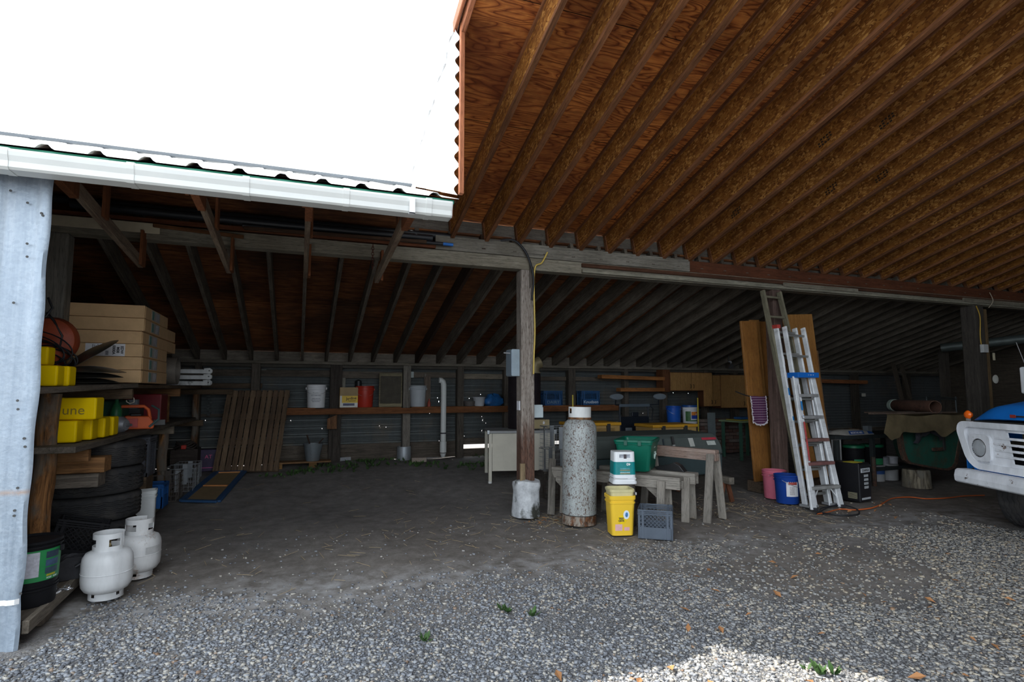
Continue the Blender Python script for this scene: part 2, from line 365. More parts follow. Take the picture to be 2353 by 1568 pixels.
# straw and twigs, leaves, weeds
def scatter_blades(name, spots, mat, fn):
    m = MB()
    for (x, y) in spots: fn(m, x, y, gz(x, y)+bumps(x, y)-.004)
    return m.build(name, mat, origin=False)
def straw(m, x, y, z):
    a = random.uniform(0, PI); L = random.uniform(.03, .16); d = Vector((math.cos(a), math.sin(a), 0))*L/2
    m.bar((x-d.x, y-d.y, z+.006), (x+d.x, y+d.y, z+.008+random.uniform(0, .02)), .0032, .002)
sp = [(random.gauss(3.2, 1.9), random.gauss(5.9, .7)) for _ in range(300)]+[(random.gauss(5.2, .7), random.gauss(5.6, .5)) for _ in range(190)]+[(random.uniform(-1.2, 2.5), random.uniform(4.6, 9)) for _ in range(70)]+[(random.gauss(2.75, .25), random.gauss(6.15, .18)) for _ in range(90)]
tag(scatter_blades('straw_litter', sp, plain((.34, .26, .15), .9), straw), 'pale straw and twigs littering the dirt floor', 'straw', kind='stuff')
def leaf(m, x, y, z):
    a = random.uniform(0, 2*PI); L = random.uniform(.018, .045); mt = T(x, y, z+.014) @ Euler((random.uniform(-.5, .5), random.uniform(-.5, .5), a)).to_matrix().to_4x4()
    m.add([(-L, 0, 0), (-.2*L, -.5*L, .25*L), (L, 0, .1*L), (-.2*L, .5*L, .2*L)], [(0, 1, 2, 3)], mt)
sp = [(random.uniform(2.2, 5), random.uniform(2.0, 4.0)) for _ in range(34)]+[(random.gauss(2.85, .2), random.gauss(6.1, .15)) for _ in range(26)]+[(random.uniform(.2, 2), random.uniform(2.4, 3)) for _ in range(9)]+[(random.uniform(6.2, 7.2), random.uniform(4.6, 5.6)) for _ in range(14)]
tag(scatter_blades('fallen_leaves', sp, plain((.32, .15, .06), .85, var=.5, scale=2), leaf), 'dry orange brown leaves fallen on the gravel', 'leaves', kind='stuff')
def weed(m, x, y, z):
    for _ in range(random.randint(3, 6)):
        a = random.uniform(0, 2*PI); L = random.uniform(.03, .08); lean = random.uniform(.3, 1.1); d = Vector((math.cos(a)*math.sin(lean), math.sin(a)*math.sin(lean), math.cos(lean)))*L
        s = Vector((-math.sin(a), math.cos(a), 0))*random.uniform(.008, .018); p = Vector((x, y, z-.005))
        m.add([p, p+d*.55-s, p+d, p+d*.55+s], [(0, 1, 2, 3)])
sp = []
for cx, cy, rx, ry, k in [(.0, 9.55, .5, .1, 90), (.55, 9.8, .3, .12, 60), (1.1, 9.9, .5, .2, 70), (2.0, 9.75, .25, .12, 60), (3.0, 9.5, .7, .12, 170), (1.3, 10.25, .6, .08, 70), (3.6, 10.2, .4, .1, 60), (2.6, 2.35, .03, .03, 5), (1.35, 3.75, .02, .02, 2), (1.5, 3.55, .02, .02, 2), (.75, 3.5, .03, .03, 2)]:
    sp += [(random.gauss(cx, rx*.6), random.gauss(cy, ry)) for _ in range(k)]
tag(scatter_blades('weeds', sp[::2]+sp[-11:], plain((.045, .10, .025), .7, var=.5, scale=3), weed), 'low green weeds growing along the foot of the back wall', 'weeds', kind='stuff')

# high-bay roof: plywood deck whose rake edge is cut at a slant, white metal sheet lapping over it
XE = 1.06; YI = 3.97
dk = MB(); poly = [(XE, YF), (XR, YF), (XR, YB+.1), (XE, YB+.1)]
nv = len(poly); dk.add([(x, y, z_deck(y)) for x, y in poly]+[(x, y, z_deck(y)+.02) for x, y in poly], [tuple(range(nv)), tuple(range(2*nv-1, nv-1, -1))]+[(i, (i+1) % nv, nv+(i+1) % nv, nv+i) for i in range(nv)])
struct(dk.build('ceiling', plywood(), loc=(0, 0, 0)), 'reddish plywood roof deck over the high bay')
# white corrugated sheet closing the triangle between the low eave roof and the high roof
inf = MB(); zlo = lambda y: min(2.93+(y-3.98)*.385, z_rear(y)+.03); zhi = lambda y: z_deck(y)+.03
inf.grid(lambda u, v: (lambda y: (lambda z: (XE-.018+.018*math.sin(2*PI*z/.125), y, z))(zlo(y)+(zhi(y)-zlo(y))*v))(YI+(6.42-YI)*u), 12, 150)
struct(inf.build('wall_gable', plain((.80, .82, .84), .45, .15, .08, 3), smooth=True, loc=(0, 0, 0)), 'white corrugated sheet closing the gable between the two roofs')
def corr(u, amp, pitch): return amp*math.sin(2*PI*u/pitch)
Y0s, Y1s = YB-.45, YF
ws = MB().grid(lambda u, v: (1.03+u*(XR-1.03), Y0s+(Y1s-Y0s)*v, z_deck(Y0s+(Y1s-Y0s)*v)+.052+corr((Y1s-Y0s)*v, .016, .13)), 4, 560)
struct(ws.build('roof_high', plain((.74, .76, .78), .45, .2), smooth=True, loc=(0, 0, 0)), 'white corrugated roofing sheet lapping over the roof edge')
tr = 0
def trim(p0, p1, w, h, mat, label=None):
    global tr
    tr += 1; return struct(timber('trim_%d' % tr, p0, p1, w, h, mat), label)
FASC = wood((.36, .13, .06), 'X', .5, .75, .45)
up1 = Vector((0, SL, 1)).normalized()
trim((XE+.015, YI-.015, 2.93), (XE+.015, YI-.015, z_deck(YI)+.0), .035, .045, FASC)
trim((XE+.02, YI+.1, z_deck(YI+.1)-.045), (XE+.02, YF, z_deck(YF)-.045), .038, .085, FASC); trim((XE-.03, YI+.05, z_deck(YI)+.0), (XE-.03, YF, z_deck(YF)+.03), .025, .10, FASC)
# engineered joists of the high bay
OSB, FLG = osb(), wood((.23, .095, .04), 'X', .5, .8, .4)
Lj = math.hypot(1, SL); ang = math.atan(SL)
def joist(x, y0, label):
    t = thing('roof_joist', label, 'joist', (x, y0, z_deck(y0)-.311), 0, 'engineered joists under the high roof')
    L = (y0-YF)*Lj; rot = Euler((0, -ang, R(-90)))
    def part(nm, x0, x1, z0, z1, w, mt):
        o = MB().bx(x0, x1, -w/2, w/2, z0, z1).build(nm, mt, t, loc=(0, 0, 0)); o.rotation_euler = rot; return o
    part('web', 0, L, .03, .28, .011, OSB); part('flange', 0, L, 0, .034, .044, FLG); part('flange', 0, L, .266, .298, .044, FLG); part('web_stiffener', 0, .05, .034, .266, .04, FLG)
    return t
j0 = None; JX = [1.62+.42*k for k in range(35)]
for k, x in enumerate(JX):
    lab = 'engineered wood roof joist, %s in from the open roof edge' % ORD[k]
    if j0 is None: j0 = joist(x, YB-.02, lab)
    else: dup(j0, (x, YB-.02, z_deck(YB-.02)-.311), label=lab)
# black stamps printed on some of the joist webs
JO = {round(o.location.x, 3): o for o in COL.objects if o.name.startswith('roof_joist')}
for (px, py) in ((1893, 285), (2035, 245), (1908, 408), (2024, 382), (1690, 465)):
    x = min(JX, key=lambda x: (lambda q: abs(q.z-z_deck(q.y)+.16))(at(px, py, X=x-.0065))); p = at(px, py, X=x-.0065); p.z = z_deck(p.y)-.165
    if True:
        if True:
            s_ = MB()
            for r_ in range(3):
                for c_ in range(5):
                    if (r_*3+c_*2) % 7: a_ = .03*r_-.03; b_ = .036*c_-.07; q_ = Vector((0, -b_*.96, b_*.28))+Vector((0, -a_*.28, -a_*.96)); s_.bar(q_-Vector((0, .011, -.003)), q_+Vector((0, .011, -.003)), .002, .017, (0, 0, 1))
            s_.build('print_stamp', plain((.025, .016, .01), .8), JO[round(x, 3)], loc=p-JO[round(x, 3)].location)
# front beam: lower grey timber, upper grey and red-brown timbers, light strip under
GW, OW = wood(GREY_WOOD, 'X', .45, .85, .4, (.10, .085, .06)), wood((.25, .23, .18), 'X', .35, .85, .5, (.12, .09, .06))
RW = wood((.15, .05, .022), 'X', .35, .8, .5); DW = wood(DARK_WOOD, 'X', .5, .85, .4)
struct(timber('beam_lower', (-2.35, YB, 3.03), (XR, YB, 3.03), .16, .15, OW), 'grey weathered lower timber of the long front beam')
struct(timber('beam_upper', (1.42, YB, 3.195), (4.98, YB, 3.195), .15, .165, GW), 'grey weathered upper timber of the beam above the middle post')
struct(timber('beam_upper.001', (4.98, YB, 3.185), (XR, YB, 3.185), .15, .16, RW), 'red brown upper timber of the beam running to the dark end')
trim((-2.3, YB-.05, 3.14), (1.42, YB-.05, 3.14), .10, .045, RW); trim((-.6, YB-.09, 3.185), (.95, YB-.09, 3.185), .05, .03, wood(BROWN, 'X'))
trim((3.3, YB-.095, 3.065), (XR, YB-.095, 3.065), .03, .05, wood((.10, .045, .025), 'X')); trim((3.3, YB-.1, 2.99), (XR, YB-.1, 2.99), .04, .045, wood((.33, .31, .24), 'X', .3))
trim((6.6, YB-.12, 3.03), (8.1, YB-.12, 3.03), .03, .06, OW); trim((10.6, YB-.12, 3.03), (13.6, YB-.12, 3.03), .03, .07, OW)
struct(timber('rim_board', (1.04, YB+.07, 3.39), (XR, YB+.07, 3.39), .03, .25, wood((.15, .135, .115), 'X', .4)), 'dull grey board closing the gaps between joist ends')
# low bay: rear deck, rafters, left front slope
rd = MB(); yr = 5.81
for (x0, x1, ya) in ((XL, 1.08, yr), (1.08, XR, YB+.02)):
    rd.add([(x, y, z_rear(y)+dz) for dz in (0, .02) for (x, y) in ((x0, ya), (x1, ya), (x1, YW+.25), (x0, YW+.25))], [(0, 1, 2, 3), (7, 6, 5, 4), (0, 4, 5, 1), (1, 5, 6, 2), (2, 6, 7, 3), (3, 7, 4, 0)])
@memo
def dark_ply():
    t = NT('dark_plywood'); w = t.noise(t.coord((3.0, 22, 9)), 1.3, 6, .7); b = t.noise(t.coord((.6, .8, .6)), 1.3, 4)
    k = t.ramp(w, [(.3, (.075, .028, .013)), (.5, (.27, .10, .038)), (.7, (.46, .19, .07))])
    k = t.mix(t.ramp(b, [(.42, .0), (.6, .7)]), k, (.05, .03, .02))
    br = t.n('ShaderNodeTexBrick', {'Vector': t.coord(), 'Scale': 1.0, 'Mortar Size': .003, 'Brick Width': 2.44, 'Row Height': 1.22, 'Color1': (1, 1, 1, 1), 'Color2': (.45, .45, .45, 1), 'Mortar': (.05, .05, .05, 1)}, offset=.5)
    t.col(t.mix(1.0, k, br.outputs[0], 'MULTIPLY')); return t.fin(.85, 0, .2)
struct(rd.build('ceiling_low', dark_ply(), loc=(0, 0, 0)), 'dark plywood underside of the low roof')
rt = MB()
for (x0, x1, ya) in ((XL, 1.08, yr), (1.08, XR, YB+.12)):
    rt.add([(x, y, z_rear(y)+.06+dz) for dz in (0, .01) for (x, y) in ((x0, ya), (x1, ya), (x1, YW+.4), (x0, YW+.4))], [(0, 1, 2, 3), (7, 6, 5, 4), (0, 4, 5, 1), (1, 5, 6, 2), (2, 6, 7, 3), (3, 7, 4, 0)])
struct(rt.build('roof_low', plain(WHITE, .4, .3), loc=(0, 0, 0)), 'metal sheets on the rear slope')
RAFW = wood((.15, .128, .102), 'X', .5, .85, .4, (.05, .04, .03)); RAFD = wood((.06, .032, .02), 'X', .4, .85, .5)
r0 = None
for k in range(-5, 41):
    x = .02+.397*k; ya = YB+.04 if x < 1.05 else YB-.05
    lab = 'rough sawn rafter under the low roof, %s counting from the shelf end' % ORD[k+5]
    mt = RAFD if k == 5 else RAFW
    p0, p1 = Vector((x, ya, z_rear(ya)-.107)), Vector((x, YW-.02, z_rear(YW-.02)-.107))
    o = timber('rafter', p0, p1, .045, .2, mt, up=(0, SL, 1), bevel=0); tag(o, lab, 'rafter', 'rough rafters under the low roof')
# front slope on the left with ribbed roofing, header, short rafters
RP = .26; ribs = MB(); y0f, z0f = 3.98, 2.90; y1f, z1f = yr+.03, z_rear(yr)+.085
def prof(x):
    u = (x+1.585) % RP/RP; return .028*max(0, min(1, (.17-abs(u-.5))/.09))
xs_ = sorted(set([round(XL-1.2+i*.0325*.5, 4) for i in range(int((1.08-XL+1.2)/.01625)+1)]))
b = len(ribs.v)
for x in xs_:
    for y, z in ((y0f, z0f), (y1f, z1f)): ribs.v.append((x, y, z+prof(x)))
for i in range(len(xs_)-1): ribs.f.append((2*i, 2*i+2, 2*i+3, 2*i+1))
o = ribs.build('roof_left', plain((.82, .83, .83), .45, .2), solid=.002, loc=(0, 0, 0)); struct(timber('trim_60', (XL-1.2, yr-.02, z_rear(yr)+.105), (1.04, yr-.02, z_rear(yr)+.105), .05, .03, plain((.10, .11, .12), .5))); struct(o, 'white ribbed metal roofing above the gutter')  # dark ridge strip: its colour stands in for the ridge cap's shadow line
fd = MB(); fd.add([(x, y, z+dz) for dz in (-.03, -.012) for (x, y, z) in ((XL-1.2, y0f+.06, z0f+.02), (1.06, y0f+.06, z0f+.02), (1.06, y1f, z1f-.02), (XL-1.2, y1f, z1f-.02))], [(0, 1, 2, 3), (7, 6, 5, 4), (0, 4, 5, 1), (1, 5, 6, 2), (2, 6, 7, 3), (3, 7, 4, 0)])
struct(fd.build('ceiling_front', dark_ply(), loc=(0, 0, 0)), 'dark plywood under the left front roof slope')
struct(timber('trim_40', (XL-1.2, 4.02, 2.885), (1.04, 4.02, 2.885), .012, .035, plain((.01, .16, .10), .4)), 'green drip edge above the white gutter')
struct(timber('trim_41', (XL-1.2, 4.06, 2.83), (1.04, 4.06, 2.83), .04, .12, RW), 'red brown fascia board behind the gutter')
fs_ = (z1f-z0f)/(y1f-y0f)
for k in range(6):
    x = -1.9+.52*k; o = timber('trim_%d' % (50+k), (x, 4.1, z0f-.09+.05), (x, yr-.02, z1f-.12), .04, .13, RAFW, up=(0, -fs_, 1)); struct(o)
# white gutter
gt = thing('gutter', 'white metal rain gutter along the low eave', 'gutter', (0, 3.93, 2.725))
gp = [(.07, 0), (-.035, 0), (-.048, .012), (-.05, .045), (-.062, .075), (-.066, .098), (-.062, .112), (-.05, .115), (-.05, .108), (-.06, .105), (-.058, .08), (-.045, .05), (-.043, .016), (-.03, .006), (.064, .006), (.064, .11), (.07, .11)]
g = MB(); m = Matrix(((0, 0, 1, 0), (1, 0, 0, 0), (0, 1, 0, 0), (0, 0, 0, 1))); GX1 = at(1035, 480, Y=3.92).x
GWH = plain((.60, .61, .585), .35, 0, .04, 3, spec=.5)
g.prism(gp, XL-1.4, GX1, m); g.build('trough', GWH, gt)
MB().prism(gp[:8]+[(.07, .112)], GX1-.003, GX1+.004, m).build('end_cap', GWH, gt)
for px in (8, 300, 566, 796, 985):
    x = at(px, 430, Y=3.9).x; q = [(a*1.05, c*1.03-.002) for a, c in gp[:8]]; q = q+[(a-.004 if a < 0 else a, c) for a, c in reversed(gp[:8])]
    jb = MB(); jb.prism([(.071, -.003), (-.037, -.003), (-.052, .011), (-.054, .045), (-.066, .075), (-.070, .098), (-.066, .116), (-.05, .12), (.05, .135), (.05, .13), (-.05, .116), (-.06, .11), (-.06, .08), (-.05, .05), (-.045, .012), (-.03, .003), (.071, .003)], x-.02, x+.02, m); jb.build('joint_band', GWH, gt)
x = at(945, 470, Y=3.9).x
sb = MB(); sb.bx(x-.02, x+.02, -.076, -.070, -.008, .10); sb.bx(x-.02, x+.02, -.076, -.03, -.008, -.004); sb.build('hanger_strap', plain((.75, .77, .8), .4), gt)
# brackets reaching from the eave back under the beam
RB = wood(RED_WOOD, 'Z', .5, .8, .45); CH = wood((.22, .17, .12), 'X', .5, .85, .4, (.12, .06, .04))
BX = (-1.50, -.72, .02, .77)
BL = ('beside the sheet metal wall', 'second from the sheet metal wall', 'third from the sheet metal wall', 'at the open end of the gutter')
for k, x in enumerate(BX):
    t = thing('roof_bracket', 'red brown wooden roof bracket under the gutter, '+BL[k], 'bracket', (x, 4.2, 2.7), 0, 'brackets under the low eave')
    timber('chord', (0, .05, .215), (0, 2.2, .03), .045, .10, CH, t)
    MB().bx(-.045, -.022, -.02, .07, .10, .23).build('gusset', RB, t); MB().prism([(.03, .12), (.42, .10), (.42, .36), (.03, .235)], -.024, .03, Matrix(((0, 0, 1, 0), (1, 0, 0, 0), (0, 1, 0, 0), (0, 0, 0, 1)))).build('hanger', RB, t, bevel=.003)
    MB().bx(.024, .046, .9, 1.02, .12, .55).build('hanger', RB, t, bevel=.003); MB().bx(.024, .05, 2.02, 2.16, -.02, .32).build('hanger', RB, t, bevel=.003)
# pipes lying on the beam at the left
PB = plain((.016, .018, .022), .45, 0, .2)
xa, xb = at(165, 480, Y=6.33).x, at(1040, 549, Y=6.33).x
for nm, yy, zz, rr, x0, x1, lb in (('drain_pipe', 6.30, 3.225, .040, xa, xb-.25, 'thick black plastic pipe lying on the beam, end short of its neighbours'), ('drain_pipe', 6.37, 3.285, .036, xa-.2, xb, 'thick black plastic pipe lying behind on the beam, reaching the big joists'), ('water_pipe', 6.27, 3.165, .02, -.6, xb-.13, 'thin black pipe with bright blue end on the beam')):
    t = thing(nm, lb, 'pipe', (x0, yy, zz), 0, 'black pipes stored on the beam' if nm == 'drain_pipe' else None)
    MB().tube([(0, 0, 0), ((x1-x0)*.5, 0, -.008), (x1-x0, 0, 0)], rr, 14).build('tube', PB, t, smooth=True)
    if nm == 'water_pipe': MB().tube([(x1-x0, 0, 0), (x1-x0+.12, 0, 0)], rr*.9, 12).build('blue_end', plain((.02, .16, .55), .4), t, smooth=True)
    else: MB().tube([((x1-x0)*.4, 0, -.0075), ((x1-x0)*.4+.5, 0, -.0075)], rr*1.1, 14).build('coupling', PB, t, smooth=True)
o = timber('siding_strip', at(118, 505, Y=6.27), at(368, 527, Y=6.27), .02, .1, plain((.52, .46, .33), .7, 0, .15, 4)); tag(o, 'cream painted siding strip resting on the beam end', 'board')
for k, (p, q, c) in enumerate((((352, 518), (560, 545), BROWN), ((560, 524), (980, 556), (.09, .05, .03)))):
    o = timber('brown_board', at(*p, Y=6.25), at(*q, Y=6.25), .03, .035, wood(c, 'X')); tag(o, ('short' if k == 0 else 'long')+' brown board lying on the beam under the black pipes', 'board', 'boards stored on the beam')
ch = MB()
for i in range(9):
    a = Vector((0, 0, -.03*i)); rr = .014
    pts = [a+Vector((rr*math.cos(u)*(1 if i % 2 else .3), rr*math.cos(u)*(.3 if i % 2 else 1), .02*math.sin(u))) for u in np.linspace(0, 2*PI, 11)]; ch.tube(pts, .0035, 5, False)
p = at(857, 565, Y=6.22); o = ch.build('hanging_chain', plain((.10, .03, .02), .6, .5), loc=p); tag(o, 'short rusty chain hanging from the beam', 'chain')
# posts along the beam
@memo
def stained_post():
    t = NT('stained_post'); g = t.noise(t.coord((9, 9, .6)), 4, 8, .7, .6); f = t.noise(t.coord((14, 14, 2)), 8, 5); z = t.n('ShaderNodeSeparateXYZ', {0: t.n('ShaderNodeTexCoord').outputs['Object']}).outputs[2]
    k = t.ramp(g, [(.3, (.10, .08, .065)), (.5, (.27, .235, .205)), (.72, (.40, .36, .32))]); k = t.mix(t.ramp(f, [(.36, .7), (.48, .0)]), k, (.07, .045, .03))
    e = t.math('ADD', t.math('MULTIPLY', z, .5), t.math('MULTIPLY', t.math('SUBTRACT', g, .5), .5)); k = t.mix(t.ramp(e, [(.22, .85), (.42, .0)]), k, t.ramp(f, [(.35, (.035, .016, .010)), (.65, (.13, .05, .028))])); t.col(k); t.bump(g, .4, .006); return t.fin(.85, 0, .2)
PW = stained_post()
def post(px, w, mat, z0, lab, x=None):
    x = at(px, 800, Y=YB).x if x is None else x
    o = MB().bx(-w/2, w/2, -w/2, w/2, 0, 2.955-z0).build('barn_post', mat, bevel=.018, loc=(x, YB, z0)); tag(o, lab, 'post'); return o
pc = post(1207, .175, PW, .40, 'grey square timber post carrying the beam on a white concrete footing'); XP = pc.location.x
ft = MB(); ft.lathe([(.0, 0), (.165, 0), (.168, .05), (.16, .2), (.155, .3), (.17, .37), (.162, .41), (.12, .425), (0, .425)], 40, wob=lambda i, a, r, z: (r*(1+.035*math.sin(3*a+z*7)+.03*math.sin(7*a+2*z)), z+.012*math.sin(2*a) if z > .2 else z))
o = ft.build('concrete_footing', concrete(), smooth=True, loc=(XP+.0, YB-.02, 0)); tag(o, 'flaking white painted round concrete footing under the middle post', 'footing')
o = MB().bx(-.03, .03, -.012, .012, 0, .22).build('splice_board', wood((.30, .22, .13), 'Z'), loc=(XP-.085, YB-.115, .405)); tag(o, 'short board scrap nailed at the foot of the middle post', 'board')
o = MB().prism([(0, 0), (.035, .06), (.05, .16), (.045, .26), (.0, .3)], 0, .02, Matrix(((1, 0, 0, 0), (0, 0, -1, 0), (0, 1, 0, 0), (0, 0, 0, 1)))).build('corbel', wood((.10, .085, .07), 'Z'), loc=(XP+.02, YB-.09, 2.72)); tag(o, 'curved dark wood piece nailed to the top of the middle post', 'board')
pl = post(133, .17, wood((.27, .25, .215), 'Z', .4, .85, .5), 0, 'pale grey corner post behind the sheet metal wall', at(133, 650, Y=YB).x)
p2 = post(1781, .17, wood((.13, .085, .07), 'Z', .5, .85, .4), 0, 'dark brown post behind the tall ladders')
x3 = at(2240, 820, Y=YB).x
p3 = post(2240, .24, wood((.075, .065, .055), 'Z', .5, .85, .4), 0, 'wide dark post behind the truck hood', x3)
o = MB().bx(-.04, .04, -.05, .05, 0, 2.9).build('stud', wood((.15, .10, .05), 'Z'), loc=(x3+.19, YB-.05, 0)); tag(o, 'brown stud nailed against the wide dark post', 'post')
# cables
def cable(name, pts, r, mat, lab, cat='cable', n=8, sub=6):
    P = [Vector(p) for p in pts]; out = []
    for i in range(len(P)-1):
        a, b_, c, d = P[max(i-1, 0)], P[i], P[i+1], P[min(i+2, len(P)-1)]
        for k in range(sub):
            u = k/sub; out.append(.5*((2*b_)+(c-a)*u+(2*a-5*b_+4*c-d)*u*u+(3*b_-a-3*c+d)*u**3))
    out.append(P[-1]); o = MB().tube(out, r, n).build(name, mat, smooth=True); tag(o, lab, cat); return o
yc = YB-.115
cable('power_cord_run', [at(1258, 580, Y=yc), at(1245, 604, Y=yc), at(1230, 614, Y=yc), at(1227, 660, Y=yc), at(1229, 760, Y=yc), at(1227, 815, Y=yc), at(1226, 860, Y=yc)], .010, plain((.60, .44, .10), .5), 'yellow electric cable running down the middle post', 'cable')
cable('power_cord_run', [at(1150, 553, Y=yc+.05), at(1180, 552, Y=yc), at(1203, 572, Y=yc), at(1217, 600, Y=yc-.02), at(1226, 640, Y=yc-.02), at(1222, 690, Y=yc+.02)], .014, PB, 'black electric cable looping over the beam to the middle post', 'cable')
# walls
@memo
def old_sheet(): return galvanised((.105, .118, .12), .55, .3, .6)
HOLES = [(668, 967), (1067, 1002), (872, 979), (1009, 1014), (1105, 917), (1104, 907), (1078, 916), (1109, 966), (1116, 972), (1107, 990), (1008, 923), (740, 986), (1240, 910), (1437, 905), (1547, 903), (1581, 904), (1473, 960), (1477, 950), (1418, 970), (446, 905), (471, 955), (1005, 915), (1107, 958), (472, 966), (987, 950), (887, 982)]
hp = [at(a, c, Y=YW) for a, c in HOLES]
xsW = set(np.arange(XL, XR, .6)) | {XR};
for h in hp: xsW |= {h.x-.005, h.x+.005}
xsW = sorted(xsW); zsW = np.arange(.50, 2.06, .0125); w = MB(); nX = len(xsW)
for z in zsW:
    for x in xsW: w.v.append((x, YW+.011*math.sin(2*PI*z/.068), z))
for j in range(len(zsW)-1):
    for i in range(nX-1):
        cx, cz = (xsW[i]+xsW[i+1])/2, (zsW[j]+zsW[j+1])/2
        if any(abs(cx-h.x) < .0055 and abs(cz-h.z) < .0075 for h in hp): continue
        w.f.append((j*nX+i, j*nX+i+1, (j+1)*nX+i+1, (j+1)*nX+i))
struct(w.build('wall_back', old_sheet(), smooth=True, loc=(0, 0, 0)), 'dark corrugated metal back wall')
PLK = wood((.12, .10, .08), 'X', .5, .9, .35)
bb = 0
def bplank(x0, x1, z0, z1, dy=0.0, mat=PLK):
    global bb
    bb += 1; return struct(timber('baseboard_back_%d' % bb, (x0, YW-.04+dy, (z0+z1)/2), (x1, YW-.04+dy, (z0+z1)/2), .03, z1-z0, mat))
# posts of the back wall at their photographed places
YP = YW-.12
def wx(px, py=950): return at(px, py, Y=YP).x
BP = [(452, .10, .08), (585, .14, .10), (770, .20, .05), (933, .14, .16), (1056, .13, .06), (1165, .16, .05), (1312, .16, .06), (1437, .10, .08), (1525, .13, .07), (1620, .12, .05)]
BPL = ['grey back wall post nearest the shelf corner', 'grey back wall post behind the leaning pallet', 'charred black wide back wall post between the white and red buckets', 'grey back wall post with galvanised sleeve at its foot', 'back wall post between downspout and blue bag', 'back wall post behind the black barrel stove', 'dark back wall post between the two blue crates', 'grey back wall post behind the black cart', 'back wall post beside the wall cabinets', 'back wall post below the wall cabinets']
for (px, wd, sh), lb in zip(BP, BPL):
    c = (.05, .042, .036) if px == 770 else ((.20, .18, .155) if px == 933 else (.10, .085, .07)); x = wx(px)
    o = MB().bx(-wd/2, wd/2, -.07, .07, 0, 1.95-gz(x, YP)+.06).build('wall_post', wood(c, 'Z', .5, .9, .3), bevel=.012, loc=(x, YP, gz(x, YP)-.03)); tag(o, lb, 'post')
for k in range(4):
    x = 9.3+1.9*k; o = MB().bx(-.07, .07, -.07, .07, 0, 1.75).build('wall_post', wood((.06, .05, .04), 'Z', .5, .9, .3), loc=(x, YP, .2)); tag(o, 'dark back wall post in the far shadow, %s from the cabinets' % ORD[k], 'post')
p = at(927, 1030, Y=YP-.02); gs = MB().lathe([(.0, 0), (.12, 0), (.125, .02), (.122, .24), (.118, .25), (.11, .25), (.11, .2)], 28); o = gs.build('metal_sleeve', galvanised((.34, .37, .40), .5, .5, .4), smooth=True, loc=(wx(929), YP-.03, gz(0, YP)-.02)); tag(o, 'dented galvanised sleeve around a grey post foot', 'sleeve')
for (a, b_) in ((XL, wx(585)), (wx(585), wx(770)), (wx(770), wx(933)), (wx(933), wx(1056))):
    bplank(a, b_, .40, .54); bplank(a, b_, .25, .40)
bplank(wx(1165), wx(1312), .475, .58); bplank(wx(1165), wx(1312), .2, .41)
for (a, b_) in ((wx(1312), wx(1437)), (wx(1437), XR)): bplank(a, b_, .36, .55); bplank(a, b_, .2, .36)
bplank(wx(1056), wx(1165), .465, .58); bplank(wx(1056)-.05, wx(1165), .2, .385, .02)
bplank(XL, wx(770), 1.72, 1.83, -.02); bplank(wx(770), wx(933), 1.70, 1.82, -.02); bplank(wx(933), wx(1056), 1.72, 1.82, -.02); bplank(wx(1056), wx(1165), 1.70, 1.80, -.02, wood((.2, .17, .13), 'X')); bplank(wx(1165), wx(1312), 1.68, 1.76, -.02); bplank(wx(1312), wx(1525), 1.68, 1.76, -.02)
bplank(wx(452), wx(600), 1.52, 1.6, -.02, wood((.14, .1, .07), 'X')); bplank(wx(452), wx(560), 1.05, 1.1, -.02)
# plate and blocking
struct(timber('beam_plate', (XL, YW-.13, 1.955), (XR, YW-.13, 1.955), .18, .05, wood((.17, .15, .12), 'X', .5)), 'grey plate along the top of the back wall')
struct(timber('beam_plate.001', (XL, YW-.15, 1.90), (XR, YW-.15, 1.90), .05, .05, wood((.10, .09, .075), 'X', .5)))
bl = MB()
for k in range(-8, 43):
    x = .02+.397*k; 
    bl.bx(x+.024, x+.373, YW-.06, YW-.03, 1.98, 2.16+random.uniform(-.02, 0))
struct(bl.build('wall_back_blocking', wood((.20, .175, .145), 'X', .5, .9, .5), loc=(0, 0, 0)), 'grey boards closing the gaps over the back plate')
# left side wall, right wall, front walls
sw = MB()
zs2 = np.arange(.0, 3.5, .0125)
for z in zs2:
    for y in np.arange(4.2, YW+.6, .7): sw.v.append((XL+.011*math.sin(2*PI*z/.068), y, z))
ny = len(np.arange(4.2, YW+.6, .7))
for j in range(len(zs2)-1):
    for i in range(ny-1): sw.f.append((j*ny+i, j*ny+i+1, (j+1)*ny+i+1, (j+1)*ny+i))
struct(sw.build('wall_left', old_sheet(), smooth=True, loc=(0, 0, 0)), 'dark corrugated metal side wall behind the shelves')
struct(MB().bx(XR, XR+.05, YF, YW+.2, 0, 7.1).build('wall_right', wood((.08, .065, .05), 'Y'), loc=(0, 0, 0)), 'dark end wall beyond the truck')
struct(MB().bx(5.0, XR, YF, YF+.05, 0, 7.1).build('wall_front_added', wood((.10, .08, .06), 'X'), loc=(0, 0, 0)), 'unseen board wall added at the front to darken the right side')  # added out of view to keep daylight off the right side
